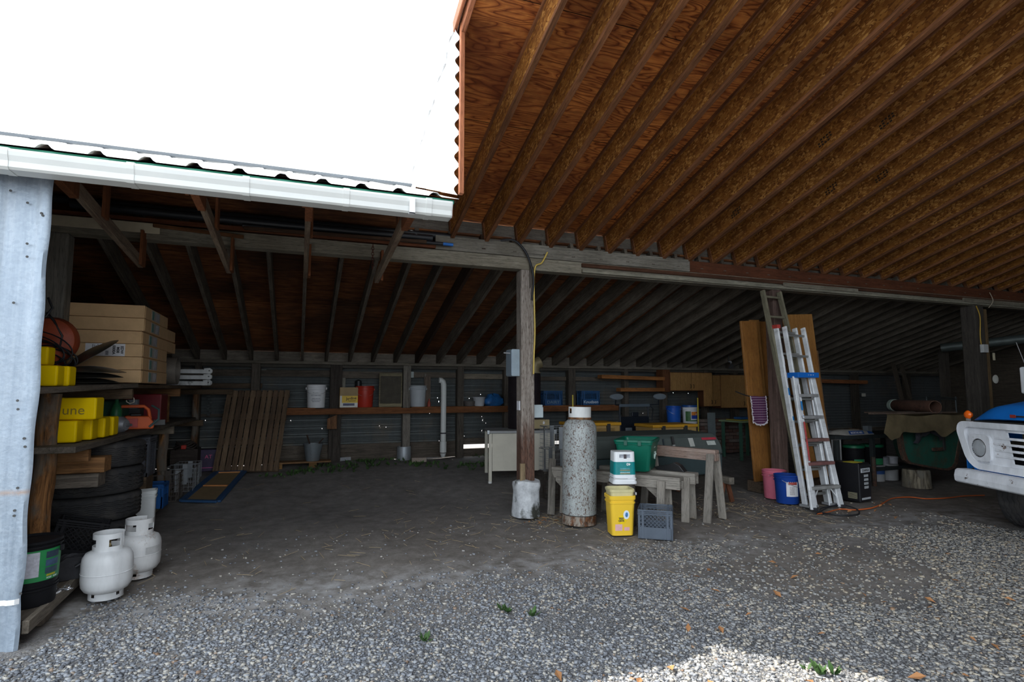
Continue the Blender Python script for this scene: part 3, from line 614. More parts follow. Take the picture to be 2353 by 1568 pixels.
# galvanised sheet wall in front of the shelves
XS = -1.455; fw = MB()
nxs, nzs = 150, 70
def fsheet(u, v):
    x = XS-2.6+2.6*u; z = -.02+2.79*v; d = (XS-x)
    ribu = (d+.08) % .23/.23; rib = .016*max(0, min(1, (.16-abs(ribu-.5))/.07))
    dent = .010*math.sin(9*x+4*z)*math.sin(3.1*z+1)+.006*math.sin(23*x-9*z)*math.exp(-1.2*z)
    y = 4.15-rib+dent*(.5+.8*math.exp(-2*z))
    e = max(0, u-.93)/.07
    x += e*(.004*math.sin(5*z)+.004*math.sin(13*z+1)-.012*math.exp(-abs(z-.3)*9)); y += -e*.02*math.exp(-z*2)
    if v == 0: z += .02*math.sin(30*x)+.05*max(0, u-.9)*math.sin(60*x)
    return (x, y, z)
fw.grid(fsheet, nxs, nzs)
@memo
def front_sheet():
    t = NT('weathered_galvanised_sheet'); v = t.coord(); sp = t.n('ShaderNodeTexVoronoi', {'Vector': v, 'Scale': 60}).outputs['Color']; g = t.n('ShaderNodeSeparateColor', {'Color': sp}).outputs[0]
    n = t.noise(t.coord((5, 5, .25)), 3, 8, .7); b = t.noise(v, 2.3, 7, .68)
    k = t.ramp(n, [(.3, (.19, .235, .285)), (.5, (.28, .335, .395)), (.72, (.40, .45, .505))])
    k = t.mix(.15, k, t.ramp(g, [(0, (.20, .24, .29)), (1, (.55, .60, .66))])); k = t.mix(t.ramp(b, [(.35, .5), (.6, .0)]), k, (.22, .265, .32))
    z = t.n('ShaderNodeSeparateXYZ', {0: v}).outputs[2]; x = t.n('ShaderNodeSeparateXYZ', {0: v}).outputs[0]
    zr = at(50, 1132, Y=4.15).z
    st = t.math('MULTIPLY', t.ramp(t.math('ABSOLUTE', t.math('SUBTRACT', z, t.math('ADD', zr-.006, t.math('MULTIPLY', n, .014)))), [(.0, .6), (.022, .0)]), t.ramp(t.noise(t.coord((6, 6, 6)), 2, 5), [(.35, .1), (.6, .9)]))
    k = t.mix(st, k, (.42, .20, .05)); t.col(k); t.bump(b, .5, .02); return t.fin(t.ramp(n, [(.3, .34), (.8, .52)]), .35)
o = fw.build('wall_front_left', front_sheet(), smooth=True, solid=.0015, loc=(0, 0, 0)); struct(o, 'galvanised ribbed sheet metal wall with a ragged free edge')
zb = at(50, 1380, Y=4.15).z
o = MB().grid(lambda u, v: (XS-2.6+2.585*u, fsheet(u, .105)[1]-.006-.0, zb-.016+.03*v), 150, 1).build('tape_band', plain((.80, .80, .80), .5), solid=.002, loc=(0, 0, 0)); tag(o, 'white tape band across the foot of the sheet metal wall', 'tape')
sc_ = MB()
for (a, c) in [(31, 696), (40, 921), (41, 941), (40, 1122), (33, 1174), (32, 1186), (55, 1008), (57, 1027), (62, 560), (95, 490), (63, 466), (62, 590), (30, 1390), (47, 1365), (24, 438), (98, 495)]:
    p = at(a, c, Y=4.128); sc_.lathe([(0, -.004), (.0075, -.003), (.0075, 0), (0, 0)], 8, T(*p) @ Matrix.Rotation(R(90), 4, 'X'))
o = sc_.build('nail_hole', plain((.05, .05, .05), .6), origin=False); o['kind'] = 'stuff'; tag(o, 'dark nail heads dotted over the sheet metal wall', 'nails')
# ================================================================== kit of repeated things
WIRE = plain((.35, .36, .38), .4, .8)
def bucket(name, label, loc, rb, rtp, h, mat, group=None, handle=True, rz=0, tilt=None, dirt=None, lab=None, open_top=True, hang=-.9, ribs=((.80, .012), (.90, .012))):
    """a plastic pail: tapered wall, ribs, rolled rim, bail handle with ears; lab = (angle0, angle1, z0, z1, material)"""
    t = thing(name, label, 'bucket', loc, rz, group, tilt)
    pr = [(0, 0), (rb*.97, 0), (rb, .008)]; rr = lambda z: rb+(rtp-rb)*z/h
    for z, o in ribs: pr += [(rr(h*z)-.0, h*z-.006), (rr(h*z)+o, h*z-.003), (rr(h*z)+o, h*z+.006), (rr(h*z), h*z+.009)]
    pr += [(rr(h)-.0, h-.02), (rtp+.008, h-.016), (rtp+.009, h-.002), (rtp+.002, h), (rtp-.004, h-.004)]
    if open_top: pr += [(rr(h*.5)-.005, h*.5), (rb-.005, .01), (0, .01)]
    else: pr += [(rtp-.012, h-.012), (0, h-.012)]
    MB().lathe(pr, 36).build('pail', mat, t, smooth=True)
    zz = h*.83
    e = MB()
    for sx in (-1, 1): e.bx(sx*(rr(zz)+.012)-.008, sx*(rr(zz)+.012)+.008, -.015, .015, zz-.018, zz+.018)
    e.build('handle_ear', mat, t, bevel=.003)
    if handle:
        a = [Vector((-(rr(zz)+.02)*math.cos(u), -math.sin(u)*(rr(zz)+.03)*math.cos(hang), zz+math.sin(u)*(rr(zz)+.03)*math.sin(hang))) for u in np.linspace(0, PI, 19)]
        MB().tube(a, .0028, 6).build('bail', WIRE, t, smooth=True)
    if lab:
        a0, a1, z0, z1, m = lab
        MB().grid(lambda u, v: ((rr(z0+(z1-z0)*v)+.0015)*math.cos(a0+(a1-a0)*u), (rr(z0+(z1-z0)*v)+.0015)*math.sin(a0+(a1-a0)*u), z0+(z1-z0)*v), 14, 2).build('label', m, t, smooth=True)
    return t
def curved_text(s, size, mat, parent, r, ang, z, name='lettering', step=None, roll=0):
    """letters round a pail"""
    st = (step or size*.62)/r; n = len(s)
    for i, c in enumerate(s):
        if c == ' ': continue
        a = ang+(i-(n-1)/2)*st; text(c, size, mat, parent, (r*math.cos(a), r*math.sin(a), z), (R(90), 0, a+R(90)), name)
def clip_seg(p, d, w, h):
    t0, t1 = -1e9, 1e9
    for q, dd, lim in ((p[0], d[0], w), (p[1], d[1], h)):
        if abs(dd) < 1e-9:
            if q < 0 or q > lim: return None
            continue
        a, b = (0-q)/dd, (lim-q)/dd
        if a > b: a, b = b, a
        t0, t1 = max(t0, a), min(t1, b)
    return (t0, t1) if t1-t0 > .01 else None
def lattice(m, org, ux, w, z0, z1, nrm, step=.038, th=.004):
    o = Vector(org); ux = Vector(ux); h = z1-z0
    for sg in (1, -1):
        k = -h
        while k < w+h:
            c = clip_seg((k, 0 if sg > 0 else h), (1, sg), w, h)
            if c:
                p = [o+ux*(k+t)+Vector((0, 0, z0+((0 if sg > 0 else h)+sg*t))) for t in c]; m.bar(p[0], p[1], .0055, th, nrm)
            k += step
def milk_crate(name, label, loc, rz, mat, s=.33, h=.28, rot=None, low=.42, group=None, parts=True):
    t = thing(name, label, 'crate', loc, rz, group, rot); a = s/2
    b = MB()
    for sx in (-1, 1):
        for sy in (-1, 1): b.bx(min(sx*a, sx*(a-.022)), max(sx*a, sx*(a-.022)), min(sy*a, sy*(a-.022)), max(sy*a, sy*(a-.022)), 0, h)
    zs = ((0, h*low), (h*.82, h*.87), (h*.885, h*.925), (h*.94, h))
    for z0, z1 in zs:
        o = 0 if z0 > 0 else .004
        b.bx(-a+o, a-o, -a-.004*(z0 > 0), -a+.006, z0, z1); b.bx(-a+o, a-o, a-.006, a+.004*(z0 > 0), z0, z1); b.bx(-a-.004*(z0 > 0), -a+.006, -a, a, z0, z1); b.bx(a-.006, a+.004*(z0 > 0), -a, a, z0, z1)
    for sx in (-.72, .72):
        b.bx(sx*a-.012, sx*a+.012, -a-.003, -a+.006, 0, h); b.bx(sx*a-.012, sx*a+.012, a-.006, a+.003, 0, h); b.bx(-a-.003, -a+.006, sx*a-.012, sx*a+.012, 0, h); b.bx(a-.006, a+.003, sx*a-.012, sx*a+.012, 0, h)
    b.build('frame', mat, t, bevel=.002, seg=1)
    l = MB(); z0, z1 = h*low, h*.84
    lattice(l, (-a, -a+.003, 0), (1, 0, 0), s, z0, z1, (0, 1, 0)); lattice(l, (-a, a-.003, 0), (1, 0, 0), s, z0, z1, (0, 1, 0))
    lattice(l, (-a+.003, -a, 0), (0, 1, 0), s, z0, z1, (1, 0, 0)); lattice(l, (a-.003, -a, 0), (0, 1, 0), s, z0, z1, (1, 0, 0)); l.build('lattice', mat, t)
    g = MB()
    for k in range(9): u = -a+.02+k*(s-.04)/8; g.bx(u-.006, u+.006, -a, a, .004, .012); g.bx(-a, a, u-.006, u+.006, .004, .012)
    g.build('bottom_grid', mat, t)
    return t
def wire_basket(name, label, loc, rz, mat, w=.34, d=.34, h=.28, n=7, group=None, plates=True):
    t = thing(name, label, 'crate', loc, rz, group); b = MB(); a, c = w/2, d/2
    rect = lambda z, r: b.tube([(-a, -c, z), (a, -c, z), (a, c, z), (-a, c, z), (-a, -c, z)], r, 5)
    rect(0.005, .0035); rect(h, .005)
    for k in range(1, 5): rect(h*k/5, .0022)
    for k in range(n+1):
        x = -a+w*k/n; y = -c+d*k/n
        for yy in (-c, c): b.tube([(x, yy, 0.005), (x, yy, h)], .0022, 5)
        for xx in (-a, a): b.tube([(xx, y, 0.005), (xx, y, h)], .0022, 5)
        b.tube([(x, -c, .005), (x, c, .005)], .0022, 5)
    b.build('wire_body', mat, t)
    if plates:
        for sx in (-1, 1): MB().bx(sx*a-.003, sx*a+.003, -.03, .03, 0, h).build('stiffener', mat, t); MB().bx(-.03, .03, sx*c-.003, sx*c+.003, 0, h).build('stiffener', mat, t)
    return t
def box_thing(name, label, cat, loc, sx, sy, sz, mat, rz=0, bevel=.004, group=None, rot=None):
    """open-flap-free closed carton or block with its base centre at loc"""
    o = MB().bx(-sx/2, sx/2, -sy/2, sy/2, 0, sz).build(name, mat, bevel=bevel, loc=loc); o.rotation_euler = rot or (0, 0, rz); return tag(o, label, cat, group)
def shell(m, r, z0, z1, a0, a1, holes=(), n=60, nz=14, taper=0):
    """part of a cylinder wall with openings cut out of it"""
    b = len(m.v)
    for j in range(nz+1):
        for i in range(n+1):
            a = a0+(a1-a0)*i/n; z = z0+(z1-z0)*j/nz; rr = r+taper*(z-z0); m.v.append((rr*math.cos(a), rr*math.sin(a), z))
    for j in range(nz):
        for i in range(n):
            a = a0+(a1-a0)*(i+.5)/n; z = z0+(z1-z0)*(j+.5)/nz
            if any(h[0] < a < h[1] and h[2] < z < h[3] for h in holes): continue
            m.f.append((b+j*(n+1)+i, b+j*(n+1)+i+1, b+(j+1)*(n+1)+i+1, b+(j+1)*(n+1)+i))
    return m
def tyre(name, label, loc, ro=.40, wd=.235, ri=.215, rot=(0, 0, 0), group=None, style=0):
    h = wd/2; pr = []
    side = [(ri, -h*.55), (ri+.01, -h*.78), (ri+.04, -h*.92), (ri+(ro-ri)*.5, -h), (ro-.05, -h*.98), (ro-.018, -h*.90), (ro-.004, -h*.8)]
    tread = []
    for zc in (-.45, -.15, .15, .45): tread += [(ro, h*zc-.012), (ro-.011, h*zc-.008), (ro-.011, h*zc+.008), (ro, h*zc+.012)]
    pr = side+tread+[(r, -z) for r, z in reversed(side)]+[(ri-.0, 0)]
    N = 120
    def wob(i, a, r, z):
        if 7 <= i < 7+16: z += .007*(2*abs((a*N/8/(2*PI)*2) % 1-.5)*2-1) if style == 0 else .005*math.sin(a*26)
        if i in (6, 23): r -= .008*(1 if math.sin(a*44) > .2 else 0)
        return r, z
    m = MB().lathe(pr+[pr[0]], N, wob=wob); o = m.build(name, rubber(), smooth=True, loc=loc); o.rotation_euler = rot
    tag(o, label, 'tyre', group); return o
def lp_tank(label, loc, rz, mat, hh=.30, r=.153, group=None, sticker=None):
    t = thing('propane_cylinder', label, 'gas cylinder', loc, rz, group)
    z0 = .03; pr = [(0, z0+.0), (r*.55, z0+.006), (r*.85, z0+.03), (r*.97, z0+.06), (r, z0+.10), (r, z0+hh*.48), (r+.0025, z0+hh*.485), (r+.0025, z0+hh*.50), (r, z0+hh*.505), (r, z0+hh-.09), (r*.97, z0+hh-.055), (r*.86, z0+hh-.024), (r*.6, z0+hh-.005), (0, z0+hh)]
    MB().lathe(pr, 48).build('tank', mat, t, smooth=True)
    shell(MB(), r*.66, 0, .045, 0, 2*PI, [(k*PI/2+.6, k*PI/2+.9, .025, .05) for k in range(4)], 64, 4).build('foot_ring', mat, t, smooth=True, solid=.004)
    zc = z0+hh-.012; W = .125
    shell(MB(), .095, zc, zc+W, R(-250), R(58), [(R(-130), R(-50), zc+.035, zc+.085), (R(-242), R(-190), zc+.035, zc+.09), (R(0), R(45), zc+.035, zc+.09)], 96, 20).build('collar', mat, t, smooth=True, solid=.005)
    BR = plain((.30, .23, .12), .4, .8); v = MB().lathe([(0, zc), (.02, zc), (.02, zc+.03), (.014, zc+.035), (.014, zc+.07), (0, zc+.07)], 14); v.tube([(0, 0, zc+.045), (.05, 0, zc+.045)], .014, 10); v.build('valve', BR, t, smooth=True)
    MB().lathe([(0, zc+.07), (.022, zc+.072), (.026, zc+.08), (.022, zc+.092), (0, zc+.094)], 12).build('valve_knob', plain((.05, .05, .05), .5), t, smooth=True)
    if sticker:
        for (a0, a1, s0, s1, c) in sticker: shell(MB(), r+.0012, s0, s1, R(a0), R(a1), (), 14, 3).build('sticker', plain(c, .6, 0, .2, 12), t, smooth=True)
        shell(MB(), .1545, .268, .297, R(-35), R(-5), (), 8, 3, -.55).build('yellow_sticker', plain((.62, .46, .05), .6, 0, .2, 12), t, smooth=True)
    return t
# ================================================================== shelves and clutter along the side wall
ZP = .14
# low plank platform on blocks
pt = thing('plank_platform', 'low weathered plank platform on wooden blocks along the side wall', 'platform', (-1.95, 6.8, 0))
PLT = wood((.14, .115, .09), 'X', .4, .9, .45)
for k in range(4):
    x1 = -1.455-.29*k+1.95; timber('deck_board', (x1-.14, -2.55, ZP-.02), (x1-.14-.14, 2.9, ZP-.02), .27, .035, PLT, pt)
timber('edge_board', (.495, -2.6, ZP-.035), (.37, 2.9, ZP-.035), .035, .075, wood((.20, .17, .135), 'X', .4, .9, .45), pt)
for y in (-2.2, -1.35, .4, 2.0): MB().bx(.05, .43-.02*y, y-.09, y+.09, 0, ZP-.07).build('block', wood((.15, .12, .095), 'Z'), pt, bevel=.006)
# log rack with upper and middle shelf
rk = thing('storage_rack', 'rough log and plank storage rack with two shelves along the side wall', 'rack', (-1.7, 6.8, 0))
LOG = bark((.34, .16, .06)); LOGD = bark((.20, .10, .05))
lx1 = at(107, 1000, Y=5.15); lx2 = at(376, 1000, Y=8.5); lx3 = at(449, 960, Y=10.15)
def log_post(x, y, r, h, mat, lean=0.0):
    m = MB(); pts = [Vector((x+lean*k/8+.008*math.sin(k*1.7), y, ZP+.003+(h-ZP-.003)*k/8)) for k in range(9)]; m.tube(pts, [r*(1.08-.012*k+.03*math.sin(k*2.1)) for k in range(9)], 16); m.v = [(a+1.7, b-6.8, c) for a, b, c in m.v]; m.build('log_post', mat, rk, smooth=True)
log_post(lx1.x-.012, 5.15, .066, 1.46, LOG, .02); log_post(lx2.x, 8.5, .055, 1.5, LOG); log_post(lx3.x, 10.15, .05, 1.5, LOGD); log_post(-2.55, 5.3, .06, 1.46, LOGD); log_post(-2.5, 8.4, .06, 1.5, LOGD)
q = lambda p: (p[0]+1.7, p[1]-6.8, p[2])
SH = wood((.15, .125, .10), 'X', .5, .9, .35); SH2 = wood((.16, .11, .07), 'X', .5, .9, .4)
timber('shelf_board', q((-1.70, 4.45, 1.478)), q((-1.62, 6.45, 1.53)), .30, .04, SH, rk); timber('shelf_board', q((-2.45, 4.45, 1.478)), q((-2.45, 8.9, 1.535)), .32, .04, SH, rk); timber('shelf_board', q((-2.69, 4.45, 1.478)), q((-2.69, 8.9, 1.535)), .28, .04, SH, rk)
timber('shelf_board', q((-1.68, 6.46, 1.523)), q((-1.58, 9.9, 1.53)), .30, .04, SH2, rk); timber('cross_bar', q((-2.6, 8.42, 1.455)), q((-1.45, 8.42, 1.455)), .05, .10, wood((.28, .14, .06), 'X'), rk); timber('cross_bar', q((-2.6, 5.28, 1.405)), q((-1.72, 5.28, 1.415)), .05, .09, SH2, rk); timber('cross_bar', q((-2.6, 6.22, 1.42)), q((-1.46, 6.22, 1.45)), .05, .09, SH2, rk); timber('cross_bar', q((-2.6, 10.1, 1.46)), q((-1.0, 10.1, 1.46)), .05, .08, SH2, rk)
zm0, zm1 = 1.06, 1.05
timber('shelf_board', q((-1.62, 4.9, zm0)), q((-1.62, 9.9, zm1)), .28, .045, SH, rk); timber('shelf_board', q((-1.88, 4.9, zm0)), q((-1.88, 9.9, zm1)), .22, .045, SH, rk); timber('shelf_board', q((-2.47, 4.9, zm0)), q((-2.47, 9.9, zm1)), .36, .045, SH, rk)
timber('cross_bar', q((-2.6, 5.28, .985)), q((-1.5, 5.28, .985)), .06, .09, wood((.22, .11, .045), 'X'), rk); timber('cross_bar', q((-2.6, 8.42, .975)), q((-1.5, 8.42, .975)), .05, .10, wood((.24, .2, .15), 'X'), rk); timber('cross_bar', q((-2.6, 10.07, .975)), q((-1.4, 10.07, .975)), .05, .09, SH2, rk)
zs = 1.555                                    # things standing on the upper shelf
# six long flat cartons
CB = plain((.62, .41, .22), .85, 0, .10, 9, .1, .15)
XB0 = at(328, 790, Y=6.5).x; hz = .128
offs = [0, .0, .0, -.035, .012, .012]; ys_ = [.0, .0, .0, .012, -.01, -.012]; lens_ = [1.15, 1.12, 1.10, 1.62, 1.5, 1.05]
BXL = ['bottom carton of the six long cartons stacked on the upper shelf', 'second carton from the shelf in the stack of six long cartons', 'long carton with big white shipping label in the stack on the shelf', 'third carton from the top of the shelf stack, its end set back', 'second carton from the top of the shelf stack with loose end flap', 'top carton of the six long cartons stacked on the upper shelf']
LBL = plain((.72, .72, .74), .6, 0, .03); INK = plain((.03, .03, .035), .6); GRN = plain((.12, .26, .22), .6); GREYI = plain((.3, .3, .33), .6, 0, .4, 60)
for k in range(6):
    L = 1.5; dd = lens_[k]
    t = thing('long_carton', BXL[k], 'box', (XB0+offs[k]*.4-L/2, 6.5+ys_[k]+dd/2, zs+hz*k), 0, 'long cartons on the upper shelf')
    MB().bx(-L/2, L/2, -dd/2, dd/2, .001, hz-.002).build('carton', CB, t, bevel=.005)
    if k in (0, 3, 5): MB().bx(-L/2, L/2-.012, -dd/2-.006, -dd/2-.001, (.008 if k else .004), hz-.004).build('flap', CB, t)
    MB().bx(L/2+.001, L/2+.005, -dd/2+.02, -dd/2+.62, .008, hz-.01).build('end_flap', CB, t)
    e = MB().bx(L/2+.005, L/2+.0065, -dd/2+.26, -dd/2+.62, .012, hz-.014); e.build('end_label', plain((.38, .35, .32), .7, 0, .25, 18), t)
    MB().bx(L/2+.0065, L/2+.0075, -dd/2+.29, -dd/2+.36, .02, hz-.022).build('label_stripe', GRN, t)
    b = MB()
    for i in range(6): b.bx(L/2+.0065, L/2+.0075, -dd/2+.46+i*.022, -dd/2+.47+i*.022, .02+.012*(i % 3), hz-.025)
    b.build('label_print', GREYI, t)
    if k == 2:
        xa, xb = at(195, 800, Y=6.49).x-(XB0-L/2), at(287, 800, Y=6.49).x-(XB0-L/2); yy = -dd/2
        lb = MB().bx(xa, xb, yy-.002, yy-.0005, .004, hz-.004).build('shipping_label', LBL, t); wd = xb-xa
        for i, s in enumerate(('EDW', 'M08', '0000A')): text(s, .033, INK, lb, (xb-.025-.034*i, yy-.0025, hz*.5), (R(90), R(90), 0), 'lettering', .0012)
        pr = MB()
        for i in range(5): pr.bx(xa+.055+i*.014, xa+.063+i*.014, yy-.003, yy-.002, .03+.01*(i % 2), hz-.012-.006*(i % 3))
        pr.bx(xa+.165, xa+.19, yy-.003, yy-.002, .012, .055); pr.build('label_print', GREYI, lb)
        MB().bx(xa+.148, xa+.152, yy-.003, yy-.002, .004, hz-.004).build('label_crease', plain((.85, .85, .87), .5), lb)
# stove pipe lying behind the cartons
p = at(400, 838, Y=7.9); o = MB().lathe([(.16, 0), (.168, .0), (.168, .5), (.165, .5), (.16, .49)], 36).build('duct_pipe', plain((.20, .175, .15), .6, .4, .35, 5), smooth=True, loc=(p.x-.5, 8.15, zs+.17)); o.rotation_euler = (0, R(90), 0); tag(o, 'wide grey duct pipe lying behind the long cartons, open end showing', 'pipe')
# white awning arms
for k, (zz, yy) in enumerate(((.005, 8.95), (.088, 8.95), (.17, 8.97))):
    xr = at(488, 840, Y=8.95).x; L = .62
    lb = ('lowest of the three white metal arms stacked on the shelf, paint flaking', 'middle one of the three white metal arms stacked on the shelf', 'topmost of the three white metal arms stacked on the shelf')[k]
    t = thing('awning_strut', lb, 'metal arm', (xr, yy, 1.548+zz), R(2*k), 'white metal arms on the shelf'); WM = rusty((.62, .64, .64), lo=.5+.06*k, hi=.62+.06*k, rust=(.02, .02, .025), scale=9)
    MB().prism([(-.05, 0), (.05, 0), (.05, .05), (.035, .06), (-.035, .06), (-.05, .05)], -L, -.06, Matrix(((0, 0, 1, 0), (1, 0, 0, 0), (0, 1, 0, 0), (0, 0, 0, 1)))).build('rail', WM, t, bevel=.003)
    for sy in (-1, 1):
        b = MB().prism([(-.10, .0), (-.02, .0), (.0, .02), (.0, .055), (-.03, .078), (-.10, .07)], -.004, .004, Matrix(((1, 0, 0, 0), (0, 0, 1, sy*.045), (0, 1, 0, 0), (0, 0, 0, 1)))); b.build('bracket', WM, t)
    MB().tube([(-.035, -.055, .04), (-.035, .055, .04)], .010, 10).build('pin', plain((.08, .08, .08), .5, .6), t, smooth=True)
# plow discs
DM = plain((.10, .095, .08), .32, .75, .4, 4, .05)
def disc(name, lab, loc, rot, r=.26):
    o = MB().lathe([(.02, .045), (.08, .040), (.15, .028), (.22, .01), (r, -.006), (r+.001, -.002), (.22, .014), (.15, .032), (.08, .044), (.02, .049), (.02, .045)], 48).build(name, DM, smooth=True, loc=loc); o.rotation_euler = rot; return tag(o, lab, 'disc', 'dark steel plough discs')
px_ = at(215, 868, Y=5.9)
for k in range(3): disc('plough_disc', ('bottom', 'second', 'third')[k]+' dark steel disc of the pile in front of the cartons', (px_.x-.09+.02*k, 5.98+.01*k, 1.545+.052*k), (0, R(-2), k))
disc('plough_disc', 'dark steel disc tipped up against the labelled carton', (px_.x-.10, 6.12, 1.80), (R(16), R(-34), 0), .25)
# orange machine with black wire
cr = thing('cable_reel', 'orange red rounded drum with black wire hung over it behind the sheet wall', 'reel', (at(108, 760, Y=5.9).x, 5.95, 1.53))
MB().lathe([(0, -.1), (.14, -.1), (.19, -.07), (.21, 0), (.19, .07), (.14, .1), (0, .1)], 32, T(0, .05, .38) @ Matrix.Rotation(R(90), 4, 'X')).build('drum', plain((.40, .075, .03), .5, 0, .3, 8), cr, smooth=True)
MB().bx(-.1, .1, -.05, .15, 0, .2).build('stand', plain((.22, .03, .03), .5, 0, .3), cr, bevel=.02)
wr = MB()
for k in range(7):
    a = .10+.012*k; wr.tube([Vector((.03+.07*math.sin(k)+a*1.2*math.cos(u), -.06-.012*k, .20+.02*k+a*.7*math.sin(u)-.3*a*math.cos(u))) for u in np.linspace(0, 2*PI, 25)], .006, 6, False)
wr.tube([(-.02, -.02, .62), (.04, -.04, .55), (.11, -.05, .42), (.1, -.05, .33), (.0, -.05, .3)], .009, 6); wr.tube([(-.02, -.02, .75), (.02, -.03, .66), (-.02, -.04, .58)], .009, 6)
wr.build('wire_coil', PB, cr, smooth=True)
# yellow blocks
YEL = plain((.78, .53, .0), .45, 0, .06, 3, .05, .1)
def float_block(loc, lab, sx=.34, sy=.15, sz=.145, rz=0, txt=None, rot=None):
    t = thing('float_block', lab, 'float', loc, rz, 'yellow plastic floats', rot)
    MB().bx(-sx/2, sx/2, -sy/2, sy/2, 0, sz).build('block', YEL, t, bevel=.014, seg=3)
    if txt: text(txt, .10, plain((.24, .17, .02), .6), t, (sx/2-.145, -sy/2-.003, sz*.42), (R(90), 0, 0), 'lettering', 0)
    return t
zc = 1.088
yb = [(5.28, 160), (5.55, 198), (5.83, 228), (6.05, 256)]
NB = ('nearest the first log post', 'second from the first log post', 'third from the first log post', 'last towards the chainsaw')
xe = [at(178, 1000, Y=5.22).x, at(214, 1000, Y=5.46).x, at(243, 1000, Y=5.7).x, at(263, 1000, Y=5.94).x]
for k in range(4): float_block((xe[k]-.17, 5.27+.235*k, zc), 'yellow plastic float in the row on the middle shelf, '+NB[k], .34, .15, .165)
float_block((at(222, 950, Y=5.28).x-.19, 5.36, zc+.168), 'yellow plastic float with letters lying on the row of floats', .38, .19, .17, 0, 'une')
xu = at(158, 865, Y=4.95).x
float_block((xu-.17, 5.03, 1.512), 'yellow plastic float at the end of the upper shelf, in front of the dark discs', .34, .14, .145); float_block((at(127, 865, Y=4.75).x-.17, 4.85, 1.51), 'yellow plastic float on the upper shelf, half behind the sheet wall', .34, .13, .145)
float_block((at(111, 805, Y=4.86).x-.16, 4.93, 1.66), 'yellow plastic float topmost on the upper shelf floats', .32, .13, .13)
# middle shelf clutter
p = at(250, 935, Y=7.0); box_thing('green_bin', 'dark green bin on the middle shelf behind the yellow floats', 'bin', (p.x-.05, 7.15, 1.08), .3, .4, .3, plain((.02, .10, .06), .5), bevel=.02)
p = at(262, 940, Y=6.8); o = MB().lathe([(0, 0), (.05, 0), (.052, .2), (.03, .26), (.016, .28), (.016, .31), (0, .31)], 20).build('green_bottle', plain((.03, .17, .07), .4), smooth=True, loc=(p.x+.02, 6.8, 1.08)); tag(o, 'green plastic bottle on the middle shelf by the chainsaw', 'bottle')
gm = thing('electric_motor', 'grey cylindrical motor lying beside the chainsaw', 'motor', (at(258, 960, Y=6.5).x, 6.5, 1.15), R(-20))
MB().lathe([(0, -.14), (.06, -.14), (.08, -.11), (.08, .10), (.05, .14), (0, .14)], 24, Matrix.Rotation(R(90), 4, 'Y')).build('housing', plain((.26, .27, .29), .5, .4, .3), gm, smooth=True); MB().bx(-.08, .08, -.06, .06, -.085, -.07).build('foot', plain((.1, .1, .1), .6), gm); MB().tube([(.14, 0, 0), (.19, 0, 0)], .012, 10).build('shaft', WIRE, gm, smooth=True)
cs = thing('chainsaw', 'orange chainsaw on the middle shelf in front of the red box', 'chainsaw', (at(312, 950, Y=7.0).x, 7.0, 1.08), R(15))
OR = plain((.60, .11, .03), .45, 0, .15, 6, .1, .2); BK = plain(BLACK, .5)
MB().prism([(-.16, 0), (.16, 0), (.17, .05), (.12, .13), (-.08, .14), (-.16, .09)], -.09, .09, Matrix(((1, 0, 0, 0), (0, 0, 1, 0), (0, 1, 0, 0), (0, 0, 0, 1)))).build('housing', OR, cs, bevel=.012)
MB().tube([(-.15, 0, .09), (-.15, 0, .2), (-.12, 0, .235), (.07, 0, .235), (.11, 0, .2), (.13, 0, .1)], .017, 10).build('handle', OR, cs, smooth=True); MB().tube([(.12, -.1, .02), (.2, -.1, .1), (.2, -.1, .2), (.14, -.02, .24)], .012, 8).build('front_handle', plain((.05, .09, .09), .5), cs, smooth=True)
MB().bx(-.1, .02, -.097, -.09, .02, .11).build('starter_cover', plain((.45, .05, .04), .5), cs, bevel=.004); MB().bx(.16, .27, -.004, .004, .03, .09).build('guide_bar', plain((.05, .05, .05), .5, .6), cs, bevel=.003)
MB().bx(-.05, .05, -.1, .1, .135, .16).build('air_filter', BK, cs, bevel=.01)
p = at(345, 930, Y=7.9); box_thing('red_case', 'large dark red case on the middle shelf behind the chainsaw', 'case', (p.x-.06, 7.95, 1.08), .40, .35, .36, plain((.16, .006, .012), .4), bevel=.012)
p = at(304, 912, Y=7.4); box_thing('small_box', 'small grey box on top of the green bin side of the shelf', 'box', (p.x, 7.45, 1.28), .1, .08, .1, plain((.2, .22, .25), .6)); box_thing('dark_box', 'plain dark box under the small grey box on the middle shelf', 'box', (p.x-.02, 7.5, 1.08), .2, .16, .198, plain((.03, .03, .03), .6))
p = at(303, 880, Y=6.4); o = MB().tube([(0, 0, 0), (.004, 0, -.06), (.03, 0, -.085), (.032, 0, -.12), (0, 0, -.135), (-.03, 0, -.115), (-.03, 0, -.10)], .005, 8).build('wire_hook', plain((.5, .46, .38), .5, .3), smooth=True, loc=(p.x, 6.38, 1.49)); tag(o, 'pale bent wire hook hanging under the upper shelf', 'hook')
